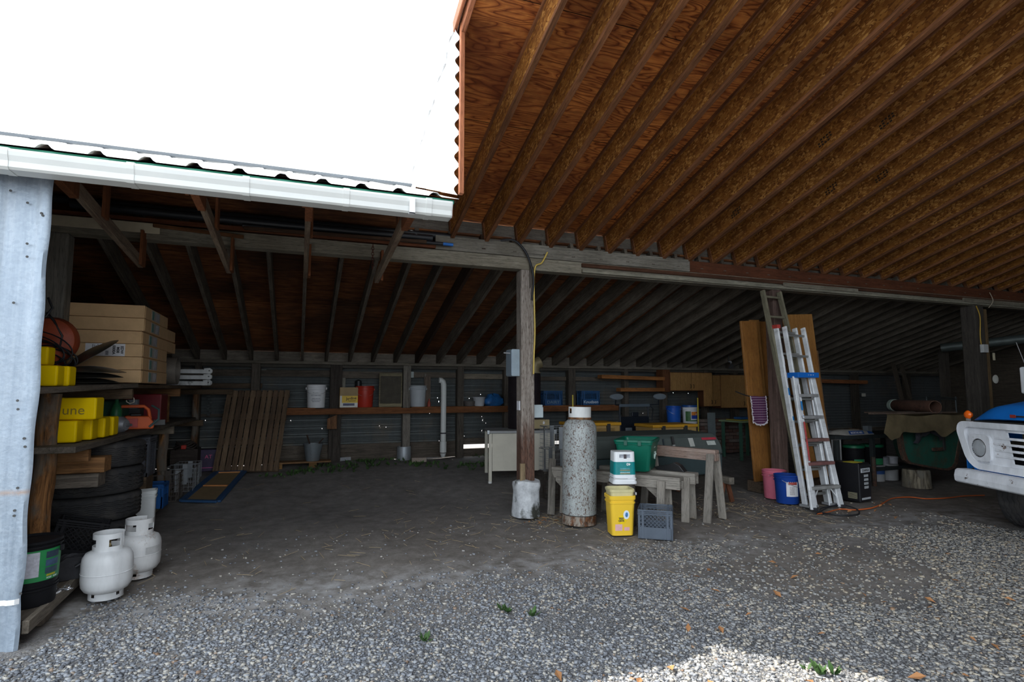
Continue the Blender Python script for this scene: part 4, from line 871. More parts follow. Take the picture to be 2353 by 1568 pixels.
# timber ends under the middle shelf
for k, (x0, y, z, ln, hh, c, lb) in enumerate((( -1.44, 5.52, .83, .62, .12, (.30, .15, .06), 'thick sawn timber end sticking out under the yellow floats'), (-1.47, 5.5, .72, .6, .105, (.19, .16, .13), 'grey timber end lying under the thick sawn timber'))):
    o = MB().bx(-ln, 0, -.09, .09, 0, hh).build('timber_offcut', wood(c, 'X', .5, .85, .35), bevel=.006, loc=(x0, y, z)); tag(o, lb, 'timber')
rp_ = timber('timber_rail', (-1.9, 5.1, .70), (-1.9, 9.0, .70), .1, .038, SH2); tag(rp_, 'rough rail under the timber ends behind the tyre pile', 'board')
for y in (5.35, 8.9):
    o = MB().bx(-.04, .04, -.04, .04, 0, .68-ZP).build('rail_leg', SH2, loc=(-1.9, y, ZP+.0)); tag(o, 'short rough leg under the rail, '+('near the first log' if y < 6 else 'near the second log'), 'post')
# tyres
ty = [(-1.318-.40, 6.05, ZP+.111), (-1.311-.405, 6.1, ZP+.111+.2235), (-1.303-.45, 6.12, ZP+.111+.447), (-1.302-.42, 6.14, ZP+.111+.6705)]
TL = ('bottom tyre of the pile of four on the platform', 'second tyre from the bottom of the pile, dusty sidewall', 'third tyre from the bottom of the pile, wide dark tread', 'top tyre of the pile of four under the shelf')
for k, p in enumerate(ty): tyre('truck_tyre', TL[k], p, ro=(.38, .39, .43, .40)[k], wd=.222, rot=(0, 0, k*1.1), group='tyres piled on the platform', style=k % 2)
# crates, pails on the platform
GC = plain((.085, .09, .105), .55, 0, .15, 6, .1, .2); BC = plain((.012, .012, .014), .5, 0, .2, 6, .05, .1)
p = at(345, 1040, Y=7.6); milk_crate('milk_crate', 'grey plastic crate on its side behind the tyre pile', (-1.66, 7.3, .56), 0, GC, .33, .42, low=.1)
box_thing('crate_stand', 'dark wooden box under the grey crate behind the tyres', 'box', (-1.66, 7.3, ZP), .3, .3, .42, SH2)
p = at(148, 1190, Y=5.35); milk_crate('milk_crate', 'black plastic crate tipped beside the first log post and the tyres', (p.x+.05, 5.42, ZP+.06), R(20), BC, .33, .28, rot=(R(-4), R(14), R(12)), low=.25)
wbk = thing('square_pail', 'white square pail squeezed between the tyre pile and blue crate', 'bucket', (-1.385, 6.62, ZP), R(8), None, (R(0), R(-2), R(8)))
WPL = plain((.66, .68, .68), .5, 0, .1, 5, 0, .15)
def rounded(w, d, r, n=5):
    o = []
    for cx, cy, a0 in ((w/2-r, d/2-r, 0), (-w/2+r, d/2-r, 90), (-w/2+r, -d/2+r, 180), (w/2-r, -d/2+r, 270)):
        for k in range(n+1): a = R(a0+90*k/n); o.append((cx+r*math.cos(a), cy+r*math.sin(a)))
    return o
def square_pail(par, w0, w1, h, mat, rim=True, nm='pail'):
    m = MB(); ls = [(w0, 0), (w0+.004, .01), (w1-.004, h*.80), (w1+.012, h*.805), (w1+.012, h*.84), (w1-.002, h*.845), (w1, h*.9), (w1+.018, h*.905), (w1+.020, h*.985), (w1+.008, h), (w1-.012, h*.99), (w0-.008, .012)]
    n = len(rounded(1, 1, .1)); b = 0
    for w, z in ls:
        for x, y in rounded(w, w*.92, w*.16): m.v.append((x, y, z))
    for i in range(len(ls)-1):
        for k in range(n): m.f.append((i*n+k, i*n+(k+1) % n, (i+1)*n+(k+1) % n, (i+1)*n+k))
    m.f.append(tuple(range(n-1, -1, -1))); e = (len(ls)-1)*n; m.f.append(tuple(e+k for k in range(n)))
    return m.build(nm, mat, par, smooth=True)
square_pail(wbk, .15, .18, .36, WPL)
BLC = plain((.02, .10, .32), .5, 0, .15, 5, 0, .1)
milk_crate('milk_crate', 'blue plastic crate on the platform behind the white square pail', (-1.575, 7.72, ZP), 0, BLC, .3, .27, low=.5)
WB = plain((.30, .32, .34), .45, .6); WBD = plain((.10, .085, .075), .6, .5, .4)
wire_basket('wire_basket', 'dark rusty wire basket between the blue crate and the second log post', (-1.54, 8.2, ZP), 0, WBD, .34, .42, .32)
wire_basket('wire_basket', 'galvanised wire basket on the platform past the second log post', (-1.48, 8.95, ZP), 0, WB, .36, .5, .30)
wire_basket('wire_basket', 'grey wire basket on the platform below the coiled cord', (-1.48, 9.45, ZP), 0, WB, .3, .34, .30)
cc = thing('coiled_cord', 'dark coiled cord with small red plug on a box by the far log post', 'cord', (at(425, 1030, Y=9.4).x-.05, 9.75, .62)); m = MB()
for k in range(5): m.tube([Vector(((.15-.008*k)*math.cos(u), (.15-.01*k)*math.sin(u), .02*k+.02*math.sin(u*3+k))) for u in np.linspace(0, 2*PI, 30)], .011, 6, False)
m.build('loops', plain((.05, .04, .035), .6), cc, smooth=True); MB().bx(-.035, .035, -.17, -.12, .0, .06).build('plug', plain((.45, .03, .015), .5), cc, bevel=.01)
box_thing('dark_crate', 'dark wooden crate carrying the coiled cord', 'box', (cc.location.x, 9.8, ZP), .36, .3, .475, wood((.05, .04, .035), 'X'))
# dark car parts, chain and the labelled black bucket at the front of the platform
wn = thing('hand_winch', 'black greasy hand winch lying on the platform by the black crate', 'winch', (at(165, 1265, Y=5.0).x, 5.05, ZP), R(25)); DKM = plain((.03, .03, .034), .5, .5, .4, 9, .2)
MB().prism([(-.16, 0), (.13, 0), (.16, .05), (.10, .14), (-.05, .16), (-.16, .08)], -.07, -.055, Matrix(((1, 0, 0, 0), (0, 0, 1, 0), (0, 1, 0, 0), (0, 0, 0, 1)))).build('side_plate', DKM, wn, bevel=.003); MB().prism([(-.16, 0), (.13, 0), (.16, .05), (.10, .14), (-.05, .16), (-.16, .08)], .055, .07, Matrix(((1, 0, 0, 0), (0, 0, 1, 0), (0, 1, 0, 0), (0, 0, 0, 1)))).build('side_plate', DKM, wn, bevel=.003)
MB().lathe([(.03, -.055), (.075, -.055), (.075, -.045), (.045, -.04), (.045, .04), (.075, .045), (.075, .055), (.03, .055)], 24, T(0, 0, .085) @ Matrix.Rotation(R(90), 4, 'X')).build('drum', DKM, wn, smooth=True); MB().tube([(.0, -.09, .09), (.08, -.1, .14), (.19, -.1, .15)], .012, 8).build('crank', DKM, wn, smooth=True)
p = at(158, 1305, Y=4.75); ch = MB()
for i in range(13):
    c = Vector((-.08+.017*i+.01*math.sin(i), .03*math.sin(i*1.3), .012+.008*(i % 2))); a = i*1.1
    ch.tube([c+Vector((.019*math.cos(u)*math.cos(a)-.010*math.sin(u)*math.sin(a), .019*math.cos(u)*math.sin(a)+.010*math.sin(u)*math.cos(a), .007*math.sin(u)*(i % 2))) for u in np.linspace(0, 2*PI, 13)], .0042, 6, False)
o = ch.build('steel_chain', plain((.45, .46, .48), .3, .9), smooth=True, loc=(p.x-.10, 4.72, ZP)); tag(o, 'short shiny steel chain lying on the platform edge', 'chain')
LBG = plain((.02, .24, .07), .5)
bkx = at(72, 1285, Y=4.55).x+.03
bk = bucket('roofing_pail', 'black lidded pail with green and white label beside the sheet metal wall', (bkx-.03, 4.55, ZP), .135, .15, .40, BC, open_top=False, handle=False, lab=(R(-120), R(15), .155, .345, LBG), ribs=((.25, .006), (.3, .006), (.91, .01)))
rl = lambda z: .135+.015*z/.4
for (a0, a1, z0, z1, c) in ((-120, -55, .185, .335, (.50, .50, .56)), (-42, -8, .29, .33, (.03, .05, .08)), (-42, -8, .24, .28, (.05, .09, .16)), (-42, -8, .195, .232, (.04, .07, .10)), (-38, -14, .178, .190, (.42, .36, .03))):
    shell(MB(), rl(z0)+.003, z0, z1, R(a0), R(a1), (), 10, 2, .03).build('label_panel', plain(c, .5, 0, .25, 40), bk, smooth=True)
curved_text('ROOF COAT', .014, LBL, bk, rl(.165)+.003, R(-22), .167)
p = at(90, 1362, Y=4.3)
for k, (a, c, d, lb) in enumerate((((64, 1366), (96, 1372), (122, 1357), 'wire bail with white grip lying in front of the black pail'), ((64, 1384), (112, 1372), (139, 1359), 'wire bail with white grip lying at the platform edge'))):
    zz = ZP+.008; P3 = [at(x, y, Z=zz+.004) for x, y in (a, c, d)]; t = thing('bail_handle', lb, 'handle', P3[0], 0, 'loose pail handles'); lp = [(v-P3[0]) for v in P3]
    MB().tube(lp, .002, 6).build('wire', WIRE, t, smooth=True); MB().tube([lp[1], lp[2]], .007, 10).build('grip', plain((.75, .75, .77), .4), t, smooth=True)
# propane cylinders on the ground
WT = rusty((.70, .71, .72), rust=(.38, .17, .04), lo=.66, hi=.72, scale=5, rough=.38, stretch=(1, 1, 1), dark=(.12, .05, .015)); WT2 = rusty((.66, .66, .66), rust=(.40, .19, .05), lo=.545, hi=.63, scale=8, rough=.45, stretch=(1, 1, 1))
p = at(240, 1383, Z=.0); lp_tank('clean white propane cylinder nearest the platform edge', (p.x-.02, p.y+.10, .005), R(-75), WT, .31, .158, 'small propane cylinders')
p = at(303, 1335, Z=.0); lp_tank('rust stained propane cylinder with yellow sticker behind the clean one', (p.x+.01, p.y+.10, .005), R(-40), WT2, .31, .158, 'small propane cylinders', [(-20, 25, .19, .245, (.46, .46, .46))])
# things on the dirt at the back
def gp(px, py): return ground(px, py)
c4 = [gp(418, 1156), gp(500, 1158), gp(561, 1088), gp(497, 1090)]
pan = thing('floor_panel', 'blue edged board panel with orange slats lying flat on the dirt', 'panel', (0, 0, 0)); zpl = [max(gz(v.x, v.y), 0)+.02 for v in c4]
PP = [Vector((v.x, v.y, z)) for v, z in zip(c4, zpl)]
cen = sum(PP, Vector())/4; pan.location = cen; PP = [v-cen for v in PP]
m = MB(); m.add([v+Vector((0, 0, d)) for d in (-.015, .005) for v in PP], [(3, 2, 1, 0), (4, 5, 6, 7), (0, 1, 5, 4), (1, 2, 6, 5), (2, 3, 7, 6), (3, 0, 4, 7)]); m.build('board', plain((.24, .17, .09), .8, 0, .15), pan)
BLU = plain((.02, .07, .17), .55)
for i in range(4):
    b_ = MB().bar(PP[i]+Vector((0, 0, .008)), PP[(i+1) % 4]+Vector((0, 0, .008)), .075, .03); b_.build('edge_strip', BLU, pan, bevel=.006)
for u in (.47, .97): a_, b_ = PP[0].lerp(PP[3], u), PP[1].lerp(PP[2], u); a_, b_ = a_.lerp(b_, .12), a_.lerp(b_, .88); MB().bar(a_+Vector((0, 0, .015)), b_+Vector((0, 0, .015)), .05, .018).build('slat', plain((.50, .21, .07), .6), pan, bevel=.003)
# pallet leaning on the wall
ya_ = 9.72; b0, b1 = at(487, 1083, Y=ya_), at(640, 1083, Y=ya_); yt_ = 10.22; t0, t1 = at(522, 898, Y=yt_), at(667, 897, Y=yt_)
pa = thing('wood_pallet', 'brown slatted wooden panel leaning against the back wall', 'pallet', (b0+b1)/2); o_ = (b0+b1)/2
SLW = [wood((.16, .105, .065), 'X', .4, .85, .45), wood((.185, .125, .078), 'X', .4, .85, .45), wood((.14, .092, .06), 'X', .4, .85, .45)]
nv_ = (t0-b0).cross(b1-b0).normalized()
for k in range(11):
    u = (k+.5)/11; a_ = b0.lerp(b1, u)-o_; c_ = t0.lerp(t1, u)-o_; timber('slat', a_, c_, (b1-b0).length/11*.86, .02, SLW[k % 3], pa, up=nv_)
for u in (.03, .35, .66, .95):
    a_ = b0.lerp(t0, u)-o_; c_ = b1.lerp(t1, u)-o_; s_ = nv_*(.045 if nv_.y > 0 else -.045); timber('rail', a_+s_, c_+s_, .09, .05, SLW[2], pa, up=nv_)
PBX = plain((.03, .015, .06), .5, 0, .3); p = at(483, 1050, Y=9.9); t = thing('printed_box', 'dark purple box with pink letters behind the leaning slatted panel', 'box', (p.x-.03, 10.05, gz(0, 10))); MB().bx(-.16, .16, -.1, .1, 0, .33).build('carton', PBX, t, bevel=.006); text('AT', .08, plain((.6, .08, .22), .5), t, (.0, -.102, .22), (R(90), 0, 0)); MB().bx(-.1, .1, -.103, -.101, .05, .06).build('print', plain((.5, .07, .25), .5), t)
p = at(411, 960, Y=10.0); o = MB()
for k in range(9): o.lathe([(.02, .05*k), (.03, .05*k+.012), (.02, .05*k+.025)], 10, T(.02*math.sin(k*2), 0, 0))
o = o.build('hanging_springs', plain((.22, .25, .25), .4, .6), smooth=True, loc=(at(480, 925, Y=10.25).x, 10.25, 1.08)); tag(o, 'grey coiled metal piece hanging by the far log post', 'spring')
# ================================================================== ledge on the back wall and what stands on it
YS = 10.16; zL = at(700, 938, Y=YS).z
lg = thing('wall_shelf', 'red brown ledge board running along the back wall between the posts', 'shelf', (0, YS, 0))
LB = wood((.24, .095, .035), 'X', .4, .8, .45)
xa, xb, xc, xd = at(655, 946, Y=YS).x, at(1165, 940, Y=YS).x, at(1235, 940, Y=YS).x, at(1425, 935, Y=YS).x
timber('ledger', (xa, 0, zL-.065), (xd, 0, zL-.065), .04, .10, LB, lg)
for a, b in ((xa, at(725, 940, Y=YS).x), (at(782, 940, Y=YS).x, at(922, 940, Y=YS).x), (at(945, 940, Y=YS).x, xd)): timber('shelf_board', (a, .11, zL-.01), (b, .11, zL-.01), .24, .02, LB, lg)
BR2 = MB().prism([(0, 0), (.16, 0), (.16, .24), (0, .17)], -.012, .012, Matrix(((1, 0, 0, 0), (0, 0, 1, 0), (0, 1, 0, 0), (0, 0, 0, 1)))); BR2.build('bracket_board', wood((.2, .1, .05), 'Z'), lg, loc=(at(759, 970, Y=YS).x-.05, .03, zL-.36))
def shelf_at(px, y=None): y = y or YS+.12; return Vector((at(px, 930, Y=y).x, y, zL+.001))
WP = plain((.74, .75, .77), .45, 0, .05); REDP = plain((.42, .03, .015), .4, 0, .1); GRYP = plain((.40, .43, .46), .5, 0, .08)
def vrb(px0, px1, py0, py1, y): s = (at(px1, 900, Y=y)-at(px0, 900, Y=y)).length/2; return s, at(800, py0, Y=y).z-at(800, py1, Y=y).z
t = bucket('plastic_bucket', 'white printed bucket on the wall ledge above the leaning slatted panel', shelf_at(726), .142, .155, .39, WP, hang=-.6)
INKG = plain((.12, .13, .16), .6); curved_text('Powder', .03, INKG, t, .152, R(-92), .25, step=.018)
for z, w_ in ((.10, 24), (.125, 30), (.15, 26), (.2, 32)): shell(MB(), .146+.013*z/.39+.0015, z, z+.012, R(-92-w_), R(-92+w_), (), 10, 1).build('print', plain((.36, .38, .42), .6, 0, .5, 60), t)
bucket('plastic_bucket', 'red bucket on the wall ledge beside the yellow printed carton', shelf_at(838), .135, .152, .37, REDP, hang=-.7)
t = bucket('plastic_bucket', 'grey ribbed bucket on the wall ledge beside the pale post', shelf_at(960), .13, .15, .38, GRYP, handle=False)
p = shelf_at(801); t = thing('printed_carton', 'small white and yellow printed carton with open kraft flap on the ledge', 'box', p)
MB().bx(-.155, .145, -.10, .10, 0, .34).build('carton', plain((.66, .66, .62), .7), t, bevel=.003); MB().bx(-.157, -.154, -.1, .1, .0, .34).build('side_print', plain((.45, .25, .05), .7), t); MB().bx(-.155, .145, -.106, -.101, .20, .345).build('flap', plain((.33, .24, .13), .8), t)
MB().bx(-.12, .145, -.1035, -.101, .08, .205).build('yellow_panel', plain((.72, .48, .06), .6), t); text('Jardine', .062, plain((.03, .02, .01), .6), t, (.035, -.105, .155), (R(90), R(-4), 0), 'lettering', .001); text('Tahitien', .04, plain((.03, .02, .01), .6), t, (.045, -.105, .112), (R(90), R(-4), 0)); MB().bx(-.1, .09, -.1035, -.101, .03, .07).build('print', plain((.08, .09, .15), .6, 0, .6, 90), t)
p = shelf_at(789, YS+.24); box_thing('board_scrap', 'grey narrow board standing behind the printed carton', 'board', (p.x-.02, p.y, zL), .09, .03, .52, GREY_B if 'GREY_B' in globals() else wood((.25, .24, .2), 'Z'))
p = shelf_at(823, YS+.2); o = MB().lathe([(0, 0), (.05, 0), (.05, .3), (.06, .36), (.055, .46), (.0, .49)], 18).build('black_sprayer', plain((.015, .016, .018), .45), smooth=True, loc=(p.x, p.y+.03, zL)); tag(o, 'black canister standing behind the red bucket', 'canister')
p = shelf_at(897); t = thing('framed_screen', 'dark wood framed panel standing on the wall ledge', 'frame', p); w2 = (at(924, 900, Y=p.y).x-at(871, 900, Y=p.y).x)/2; FW_ = wood((.22, .19, .12), 'X')
hF = .60
for a in ((-w2, w2, 0, .06), (-w2, w2, hF-.055, hF)): MB().bx(a[0], a[1], -.015, .02, a[2], a[3]).build('frame_rail', FW_, t, bevel=.003)
for sx in (-1, 1): MB().bx(sx*w2-.02*(sx > 0), sx*w2+.02*(sx < 0), -.015, .02, .06, hF-.055).build('frame_stile', FW_, t, bevel=.003)
MB().bx(-w2+.01, w2-.01, .0, .008, .05, hF-.05).build('panel', plain((.055, .048, .035), .8, 0, .3, 7), t)
p = shelf_at(986); o = MB().lathe([(0, 0), (.03, 0), (.03, .07), (.012, .1), (.012, .14), (0, .14)], 14).build('small_bottle', plain((.30, .05, .03), .4), smooth=True, loc=p); tag(o, 'small brown bottle on the ledge between the grey bucket and downspout', 'bottle')
p = shelf_at(982, YS+.22); box_thing('board_scrap', 'dark board scrap standing behind the small brown bottle', 'board', p, .11, .03, .55, wood((.13, .1, .08), 'Z')); p = shelf_at(976, YS+.25); box_thing('board_scrap', 'pale lath standing behind the grey ribbed bucket', 'board', p, .04, .03, .6, wood((.24, .22, .19), 'Z'))
p = shelf_at(1078); o = MB().lathe([(0, 0), (.09, 0), (.105, .05), (.11, .09), (.1, .095), (.09, .04), (0, .02)], 24).build('clay_bowl', plain((.09, .08, .075), .7), smooth=True, loc=p); tag(o, 'dark round bowl on the ledge beside the pale basin', 'bowl')
p = shelf_at(1101); o = MB().lathe([(0, 0), (.09, 0), (.115, .15), (.125, .16), (.125, .168), (.11, .16), (.086, .008), (0, .006)], 28).build('plastic_basin', plain((.45, .47, .50), .5), smooth=True, loc=p); tag(o, 'pale grey plastic basin on the ledge by the blue bag', 'basin')
p = shelf_at(1133); o = MB().lathe([(0, 0), (.15, .0), (.19, .05), (.18, .13), (.11, .20), (.03, .215), (0, .21)], 26, wob=lambda i, a, r, z: (r*(1+.12*math.sin(3*a+i)+.06*math.sin(7*a+2*i)), z*(1+.12*math.sin(4*a+i)))).build('blue_bag', plain((.02, .12, .34), .3, 0, .5, 9, .3), smooth=True, loc=p); o.scale = (1, .6, 1); tag(o, 'crumpled shiny blue bag on the wall ledge', 'bag')
BLD = plain((.015, .075, .20), .5, 0, .2)
for px, lb, s in ((1266, 'blue plastic crate on the ledge just past the barrel stove', 'DAIRY'), (1352, 'blue plastic crate with white script on the wall ledge', 'Knudsen')):
    p = shelf_at(px, YS+.09); t = milk_crate('milk_crate', lb, p, 0, BLD, .36, .30, low=.42); t.scale = (1.12, .6, .95)
    text(s, .085, plain((.55, .62, .70), .5) if s == 'Knudsen' else plain((.16, .24, .32), .5), t, (0, -.19, .065), (R(90), 0, 0), 'lettering', .001)
# white downspout
ds = thing('downspout', 'white plastic downspout pipe running down the back wall', 'pipe', (at(1019, 950, Y=10.1).x, 10.1, gz(0, 10.1)))
DW_ = plain((.62, .64, .63), .45, 0, .06, 4); z1 = at(1019, 872, Y=10.1).z-gz(0, 10.1); z0 = at(1019, 1036, Y=10.1).z-gz(0, 10.1)
MB().tube([(0, 0, z0), (0, 0, z1-.10), (-.012, .0, z1-.05), (-.05, 0, z1-.02), (-.09, 0, z1-.018)], .05, 18).build('pipe', DW_, ds, smooth=True)
MB().lathe([(.05, z0-.03), (.058, z0-.03), (.06, z0+.16), (.052, z0+.165)], 20).build('lower_socket', DW_, ds, smooth=True); MB().lathe([(.051, z0+.30), (.056, z0+.30), (.056, z0+.325), (.051, z0+.325)], 20).build('clamp', plain((.05, .05, .06), .5), ds, smooth=True); MB().lathe([(.054, z0-.05), (.035, z0-.11), (0, z0-.12)], 16).build('outlet', DW_, ds, smooth=True)
# low things along the foot of the wall
def on_ground(px, py): v = ground(px, py); return Vector((v.x, v.y, gz(v.x, v.y)))
a, b = on_ground(778, 1062), on_ground(932, 1046); o = timber('grey_rail', a+Vector((0, 0, .04)), b+Vector((0, 0, .04)), .07, .06, plain((.30, .31, .33), .7, 0, .2)); tag(o, 'grey rail lying on the dirt along the back wall', 'rail')
cu = MB(); c0, c1 = on_ground(950, 1052), on_ground(1138, 1042); L = (c1-c0).length; n_ = 11
for k in range(n_): cu.bar(c0.lerp(c1, (k+.03)/n_)+Vector((0, 0, .05)), c0.lerp(c1, (k+.97)/n_)+Vector((0, 0, .05+.006*(k % 2))), .12, .11)
tag(cu.build('brick_curb', plain((.17, .13, .115), .85, 0, .35, 9, .3), bevel=.006), 'low row of worn bricks on the dirt below the white downspout', 'curb')
box_thing('loose_brick', 'single pale brick lying on the brick row by the galvanised sleeve', 'brick', Vector((at(963, 1042, Y=9.95).x, 9.98, gz(0, 9.98)-.003)), .26, .11, .08, plain((.28, .23, .19), .85, 0, .2), bevel=.006)
sh = thing('low_ledge', 'low plank ledge at the foot of the wall beside the slatted panel', 'shelf', (at(692, 1055, Y=9.95).x, 9.97, gz(0, 9.97)))
MB().bx(-.52, .46, -.13, .13, .075, .10).build('board', wood((.24, .13, .06), 'X'), sh, bevel=.003)
for x in (-.40, .12): MB().bx(x, x+.12, -.11, -.03, -.005, .075).build('block', wood((.26, .14, .05), 'X'), sh, bevel=.003)
t = thing('metal_pail', 'battered grey metal pail with iron scraps on the low ledge', 'bucket', (at(719, 1035, Y=9.95).x, 9.95, gz(0, 9.97)+.10)); GP = galvanised((.20, .225, .245), .55, .45, .5)
MB().lathe([(0, .0), (.10, 0), (.105, .01), (.15, .27), (.158, .275), (.156, .285), (.146, .28), (.1, .02), (0, .015)], 26, wob=lambda i, a, r, z: (r*(1+.04*math.sin(2*a)), z+.02*z*math.sin(3*a))).build('pail', GP, t, smooth=True); MB().tube([(.0, 0, .02), (-.06, -.02, .3), (-.10, .0, .42)], .012, 8).build('iron_rod', plain((.06, .035, .025), .6, .5), t, smooth=True); MB().tube([(.05, 0, .05), (.10, -.03, .30), (.16, -.04, .36)], .01, 8).build('iron_rod', plain((.06, .035, .025), .6, .5), t, smooth=True)
p = at(606, 858, Y=YW-.1); o = MB().bx(-.04, .04, -.012, 0, 0, .08).build('outlet_box', plain((.55, .56, .54), .5), bevel=.004, loc=(p.x, YW-.062, p.z-.02)); tag(o, 'white outlet box on the plank above the leaning panel', 'outlet')
p = at(947, 862, Y=YW-.1); o = MB().bx(-.035, .035, -.012, 0, 0, .11).build('outlet_box', plain((.40, .46, .45), .5), bevel=.004, loc=(p.x, YW-.07, p.z-.05)); tag(o, 'pale outlet box on the back wall above the grey ribbed bucket', 'outlet')
# shelves and cabinets at the back right
SB = wood((.30, .12, .035), 'X', .4, .75, .5)
for k, (a, b) in enumerate((((1378, 866), (1522, 871)), ((1421, 896), (1522, 896)))):
    o = timber('wall_board', at(*a, Y=10.15), at(*b, Y=10.15), .18, .075, SB); tag(o, ('upper' if k == 0 else 'lower')+' orange brown wall board beside the plywood cabinets', 'board')
CAB = wood((.42, .235, .085), 'Z', .25, .55, .75, (.30, .14, .045)); CABD = wood((.14, .055, .025), 'Z', .3, .6, .6)
def cabinet(name, lab, px0, px1, py0, py1, splits, y=10.05, depth=.32, side=True):
    x0, x1 = at(px0, 900, Y=y).x, at(px1, 900, Y=y).x; z1, z0 = at((px0+px1)/2, py0, Y=y).z, at((px0+px1)/2, py1, Y=y).z
    t = thing(name, lab, 'cabinet', ((x0+x1)/2, y+depth/2, z0)); w_ = (x1-x0)/2; h_ = z1-z0
    MB().bx(-w_, w_, -depth/2+.02, depth/2, 0, h_).build('body', CABD, t, bevel=.003)
    e = [-w_]+[at(s, 900, Y=y).x-(x0+x1)/2 for s in splits]+[w_]
    for i in range(len(e)-1):
        d = MB().bx(e[i]+.008, e[i+1]-.008, -depth/2, -depth/2+.02, .012, h_-.012).build('door', CAB, t, bevel=.004)
        hx = e[i+1]-.04 if i % 2 == 0 else e[i]+.04
        MB().tube([(hx, -depth/2, .06), (hx, -depth/2-.025, .07), (hx, -depth/2-.025, .13), (hx, -depth/2, .14)], .006, 6).build('handle', plain((.03, .025, .02), .5, .5), d, smooth=True)
    return t
cabinet('wall_cabinet', 'short plywood wall cabinet with two doors hung under the rafters', 1541, 1638, 856, 899, [1590]); cabinet('wall_cabinet', 'tall plywood wall cabinet hung beside the stacked doors', 1657, 1760, 862, 938, [1712], 10.03)
cabinet('wall_cabinet', 'narrow plywood wall cabinet between the short and tall cabinets', 1617, 1656, 862, 935, [1638], 10.04, .2)
x0 = at(1521, 900, Y=10.1).x; o = MB().bx(-.09, .09, -.1, .14, 0, .47).build('cabinet_side', CABD, bevel=.003, loc=(x0+.12, 10.2, at(1530, 901, Y=10.1).z)); tag(o, 'dark red cabinet end panel beside the short plywood cabinet', 'panel')
lt = thing('clamp_lamp', 'silver clamp work lamp above the plywood cabinets', 'lamp', at(1680, 842, Y=9.4), 0); SIL = plain((.5, .52, .55), .25, .9)
MB().lathe([(.02, .06), (.025, .05), (.06, .0), (.085, -.05), (.083, -.05), (.058, .0), (.02, .05)], 24).build('reflector', SIL, lt, smooth=True); MB().tube([(0, 0, .05), (0, 0, .09), (-.05, 0, .10)], .018, 10).build('socket', plain((.35, .35, .36), .4), lt, smooth=True); MB().bar((-.06, 0, .10), (-.06, 0, .22), .02, .03).build('clamp', SIL, lt); MB().lathe([(0, -.04), (.025, -.02), (.02, .02), (0, .04)], 14).build('bulb', plain((.7, .7, .68), .3), lt, smooth=True)
# bench against the wall carrying two buckets, bricks, grey panel
hb = thing('wall_bench', 'low dark bench along the wall under the cabinets', 'bench', (at(1565, 975, Y=9.7).x, 9.75, gz(0, 9.7))); zt = at(1550, 975, Y=9.6).z-gz(0, 9.7)
MB().bx(-.55, .38, -.2, .25, zt-.05, zt).build('top', wood((.10, .05, .03), 'X'), hb, bevel=.004)
for x in (-.5, .30): 
    for y in (-.18, .15): MB().bx(x, x+.07, y, y+.07, 0, zt-.05).build('leg', wood((.10, .06, .04), 'Z'), hb)
zz = hb.location.z+zt; BLB = plain((.015, .11, .52), .4, 0, .06); 
bucket('plastic_bucket', 'bright blue bucket on the low bench under the cabinets', (at(1550, 950, Y=9.65).x, 9.68, zz), .13, .145, .36, BLB, hang=-.7)
t = bucket('plastic_bucket', 'white bucket with blue lid and orange printed label under the cabinets', (at(1587, 950, Y=9.65).x, 9.68, zz), .14, .15, .36, WP, handle=False, open_top=False)
MB().lathe([(.158, .335), (.162, .335), (.162, .372), (.155, .378), (0, .378)], 32).build('lid', plain((.02, .09, .30), .4), t, smooth=True)
for a0, a1, z0, z1, c in ((-115, -45, .17, .24, (.62, .20, .03)), (-115, -50, .10, .17, (.02, .06, .36)), (-160, -120, .05, .25, (.06, .16, .05)), (-120, -60, .05, .075, (.05, .16, .06))): shell(MB(), .153, z0, z1, R(a0), R(a1), (), 10, 1).build('label', plain(c, .5, 0, .3, 20), t, smooth=True)
curved_text('00', .05, LBL, t, .156, R(-72), .19)
for k, (px, lb) in enumerate(((1316, 'yellow driveway marker rod by the far yellow box'), (1603, 'yellow driveway marker rod in front of the white lidded bucket'))):
    py1 = (975, 985)[k]; a, b = at(px, (908, 915)[k], Y=(8.6, 9.0)[k]), at(px+1, 1000, Y=(8.6, 9.0)[k]); o = MB().tube([(0, 0, 0), (0, 0, a.z-gz(0, 8.8))], .011, 8).build('marker_rod', plain((.62, .50, .05), .5), smooth=True, loc=(a.x, a.y, gz(0, 8.8))); tag(o, lb, 'rod')
bh = MB(); x0, x1 = at(1600, 990, Y=9.6).x, at(1722, 990, Y=9.6).x; zb0 = gz(0, 9.6); zb1 = at(1650, 962, Y=9.6).z; r_ = 0; z = zb0
while z < zb1:
    x = x0-(.1 if r_ % 2 else 0)
    while x < x1: bh.bx(max(x0, x)+.006, min(x1, x+.2)-.006, 9.45+random.uniform(-.012, .012), 9.65, z, z+.062); x += .2
    z += .07; r_ += 1
@memo
def brickm():
    t = NT('old_brick'); g = t.n('ShaderNodeNewGeometry').outputs['Random Per Island']; t.col(t.mix(t.ramp(t.noise(t.coord(), 14, 5), [(.4, .0), (.7, .6)]), t.ramp(g, [(0, (.10, .055, .045)), (.5, (.17, .09, .07)), (.8, (.20, .16, .14)), (1, (.26, .24, .22))]), (.13, .12, .11))); return t.fin(.9, 0, .2)
o = bh.build('brick_wall_stack', brickm(), bevel=.004, seg=1); o.name = 'brick_hearth'; tag(o, 'low rough brick hearth standing under the cabinets', 'hearth')
p = at(1640, 985, Y=9.3); o = MB().bx(-.09, .09, -.01, .01, 0, at(1640, 949, Y=9.3).z-gz(0, 9.3)).build('leaning_sheet', plain((.16, .19, .20), .6, 0, .15), loc=(p.x, 9.36, gz(0, 9.3))); tag(o, 'narrow grey panel leaning at the brick hearth', 'panel')
